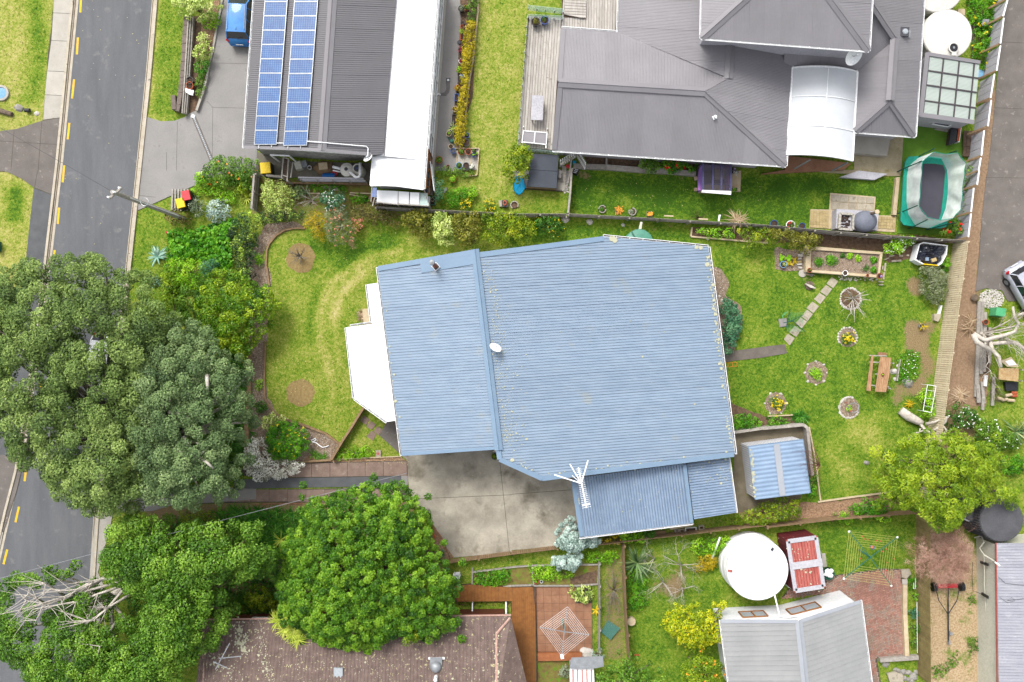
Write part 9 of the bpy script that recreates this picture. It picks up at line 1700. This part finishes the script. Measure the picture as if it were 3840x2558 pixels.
cover('green weeds in the strip below the tanks yard','A: 460 490 700 490 820 500 900 560 860 590 700 560 600 600 480 580',.3,'lf_bright',.2,80,.11);cover('ferny greenery left of the conservatory','A: 920 640 1000 600 1100 620 1140 680 1080 720 930 710',.4,'lf_bright',.22,80,.13);cover('dark undergrowth beneath the grey green corner tree','O: 400 800 570 830 570 960 550 1130 380 1140 350 1000 360 880',.35,'lf_darkgreen',.35,38,.16);cover('undergrowth beneath the lower left trees','O: 270 1190 620 1190 640 1420 540 1500 300 1560 290 1400 260 1300',.4,'lf_darkgreen',.35,34,.16);cover('low dark plants under the rosette tree','O: 680 1170 980 1190 1020 1310 900 1330 700 1330 640 1280',.4,'lf_darkgreen',.35,32,.16)
cover('tufts of weeds in the straw litter yard, lower right','33: 1830 1160 1930 1150 1940 1300 1860 1320',.2,'lf_green',.2,70,.12);cover('second patch of weeds in the straw litter yard','33: 1500 1450 1640 1380 1740 1280 1750 1400 1640 1500 1540 1568',.15,'lf_green',.2,50,.12);cover('weeds at the wall foot in the straw litter yard','33: 1830 740 1900 760 1930 880 1850 860',.15,'lf_green',.2,70,.12)
# ================================================================ strappy plants
def cs(s,z):return [(w.x,w.y,z) for w in PW(s,z)]
def st(label,s,n,L_,w,m,z=.1,**k):return strappy(k.pop('name','strappy_plant'),label,k.pop('cat','plant'),cs(s,z),n,L_,w,MATS[m],**k)
c_=[(W(p,.3).x,W(p,.3).y,.1) for p in [(x/EXT['O'][2],y/EXT['O'][2]) for x,y in poisson([(490,1172),(600,1172),(700,1185),(690,1240),(650,1300),(620,1270),(560,1230),(500,1200)],11)]]
strappy('strappy_bed','dense bed of dark green strappy leaves along the brown drive','plant',c_,26,.75,.06,MATS['lf_strapdark'],kind='stuff')
c_=[(W(p,.3).x,W(p,.3).y,.1) for p in [(x/EXT['O'][2],y/EXT['O'][2]) for x,y in poisson([(500,850),(570,900),(580,1040),(560,1060),(520,950)],13)]];strappy('strappy_bed','dark strappy leaves under the grey green corner tree','plant',c_,22,.7,.06,MATS['lf_strapdark'],kind='stuff')
st('cabbage palm rosette between the big tree and the yellow green shrub','01: 1725 1490',70,.95,.06,'lf_cordyline',1.6,trunk=.12,rise=.5,name='cabbage_palm',cat='palm');st('cluster of yellow green cabbage palm heads over the tiled roof edge','13: 240 980 200 1010 300 1000 340 1060 270 1080 330 1130 390 1180',60,.95,.06,'lf_cordyline',3.8,trunk=.12,rise=.5,name='cabbage_palm',cat='palm');st('green cabbage palm heads above the dark gap by the brown house','13: 180 470 150 530 190 590',55,.9,.055,'lf_strap',2.4,trunk=.1,name='cabbage_palm',cat='palm')
st('large flax with long grey green blades and rusty edges','23: 1140 460 1160 480',26,1.6,.13,'lf_flax',.3,rise=.9,name='flax',cat='flax');st('dark green flax at the right edge','32: 2270 830 2330 860',24,1.3,.1,'lf_flax',.3,rise=.9,name='flax',cat='flax');st('small flax between the rosette tree and the pad','13: 1480 90',22,.7,.06,'lf_flax',.3);st('variegated yellow flax in the strappy bed','13: 230 260',24,1.,.06,'lf_cordyline',.4,name='flax',cat='flax');st('spiky dark agave at the brick edging','13: 1695 385',28,.5,.08,'lf_bluegreen',.15)
st('blue green agave on the verge beside the bank, upper','01: 1450 790',34,.95,.13,'lf_agave',.15,rise=.8,name='agave',cat='agave');st('second smaller agave lower on the verge','01: 1435 1035',26,.6,.1,'lf_agave',.1,rise=.8,name='agave',cat='agave');st('dark green strappy clump above the shed retaining wall','32: 290 680 320 700 260 700',46,.75,.06,'lf_strapdark',.15);st('strappy green clumps in the stony bed beside the slanting fence','12: 560 1050 620 1060 520 1040',30,.55,.05,'lf_strap',.1);st('strappy clump with pale leaves among the bank plants','01: 2200 40 2150 60',36,.8,.07,'lf_strap',.2);st('green yellow sword leaves by the dark fence','01: 2240 190 2210 150 2270 250',30,.75,.07,'lf_cordyline',.2)
st('sword leaved green clump in the weedy strip','A: 430 590 330 600',30,.7,.06,'lf_flax',.15);st('ornamental grass tuft at the white verandah','11: 965 1310 970 1350',60,.45,.03,'lf_dead',.1);st('yellow leaved clump beside the fallen log','32: 1300 570',26,.45,.08,'lf_golden',.2);st('ginger leaves with yellow tips left of the raised bed','B: 320 250 260 290',16,.4,.09,'lf_golden',.15);st('large round leaved plant left of the raised bed','B: 160 220 250 215',18,.35,.2,'lf_lime',.2);st('green and yellow bird of paradise by the thin fence, lower patio','23: 770 905',12,.5,.1,'lf_golden',.2);st('bright palm like plant at the left of the lawn edging','11: 20 800 30 850',26,.5,.06,'lf_lime',.2)
st('heap of long dry leaves over the boundary fence','21: 2050 450 2100 455',34,1.1,.04,'lf_dead',.9,rise=.4);st('heap of dry flax leaves outside the paling fence, upper','31: 1850 1450 1870 1380',60,1.1,.05,'lf_dead',.15,rise=.25);st('heap of dry flax leaves outside the paling fence, lower','32: 1780 480 1760 520',60,1.,.05,'lf_dead',.15,rise=.25)
twigs('twig_heap','heap of rusty brown twigs on the fence line of the dark lawn','twigs',Q('21: 1710 430'),0,[W(p,.4) for p in P('21: 1630 440 1660 400 1720 390 1780 410 1790 440 1700 450')],'vine_red',.02,4,.6,sides=3);twigs('twig_heap','scatter of broken brown branches around the junk pile','twigs',Q('32: 2080 430'),0,[W(p,.5) for p in P('32: 2020 300 2150 440 2100 560 2000 500 2180 540 2060 350')],'bark',.04,4,.7,sides=3);twigs('twig_heap','dead grey twigs in the weedy strip by the orange flowered shrub','twigs',Q('A: 500 680'),0,[W(p,.8) for p in P('A: 380 620 440 560 540 640 580 620 560 740 400 740 330 720')],'bark_pale',.04,3,.6,sides=3)
mb=MB()
for s,n in (('11: 100 500 1400 1500',130),('12: 100 100 900 900',160),('21: 600 100 2300 330',60),('31: 200 900 1500 1500',60),('32: 400 100 1100 1300',60),('13: 1800 430 2352 860',60),('12: 700 1060 1400 1140',60),('00: 100 0 450 1000',40),('00: 750 0 1300 1500',25),('01: 550 0 1200 700',14),('12: 1400 1100 2300 1560',20),('33: 600 600 1200 1300',25)):
 (x0,y0),(x1,y1)=P(s)
 for _ in range(n):
  p=W((random.uniform(x0,x1),random.uniform(y0,y1)),.08);p.z=.085;r=random.uniform(.02,.05);a=random.random()*6.28;mb.add([(p.x+r*math.cos(a),p.y+r*math.sin(a),p.z),(p.x-r*.5*math.sin(a),p.y+r*.5*math.cos(a),p.z+.01),(p.x-r*math.cos(a),p.y-r*math.sin(a),p.z),(p.x+r*.5*math.sin(a),p.y-r*.5*math.cos(a),p.z)],[(0,1,2,3)])
tag(obj('fallen_leaves',mb,mat('petal',C(236,226,170,.6),C(214,190,110,.6),9,30,.8),kind='stuff'),'scattered pale leaves and petals on lawns and paths')
grass_tufts()
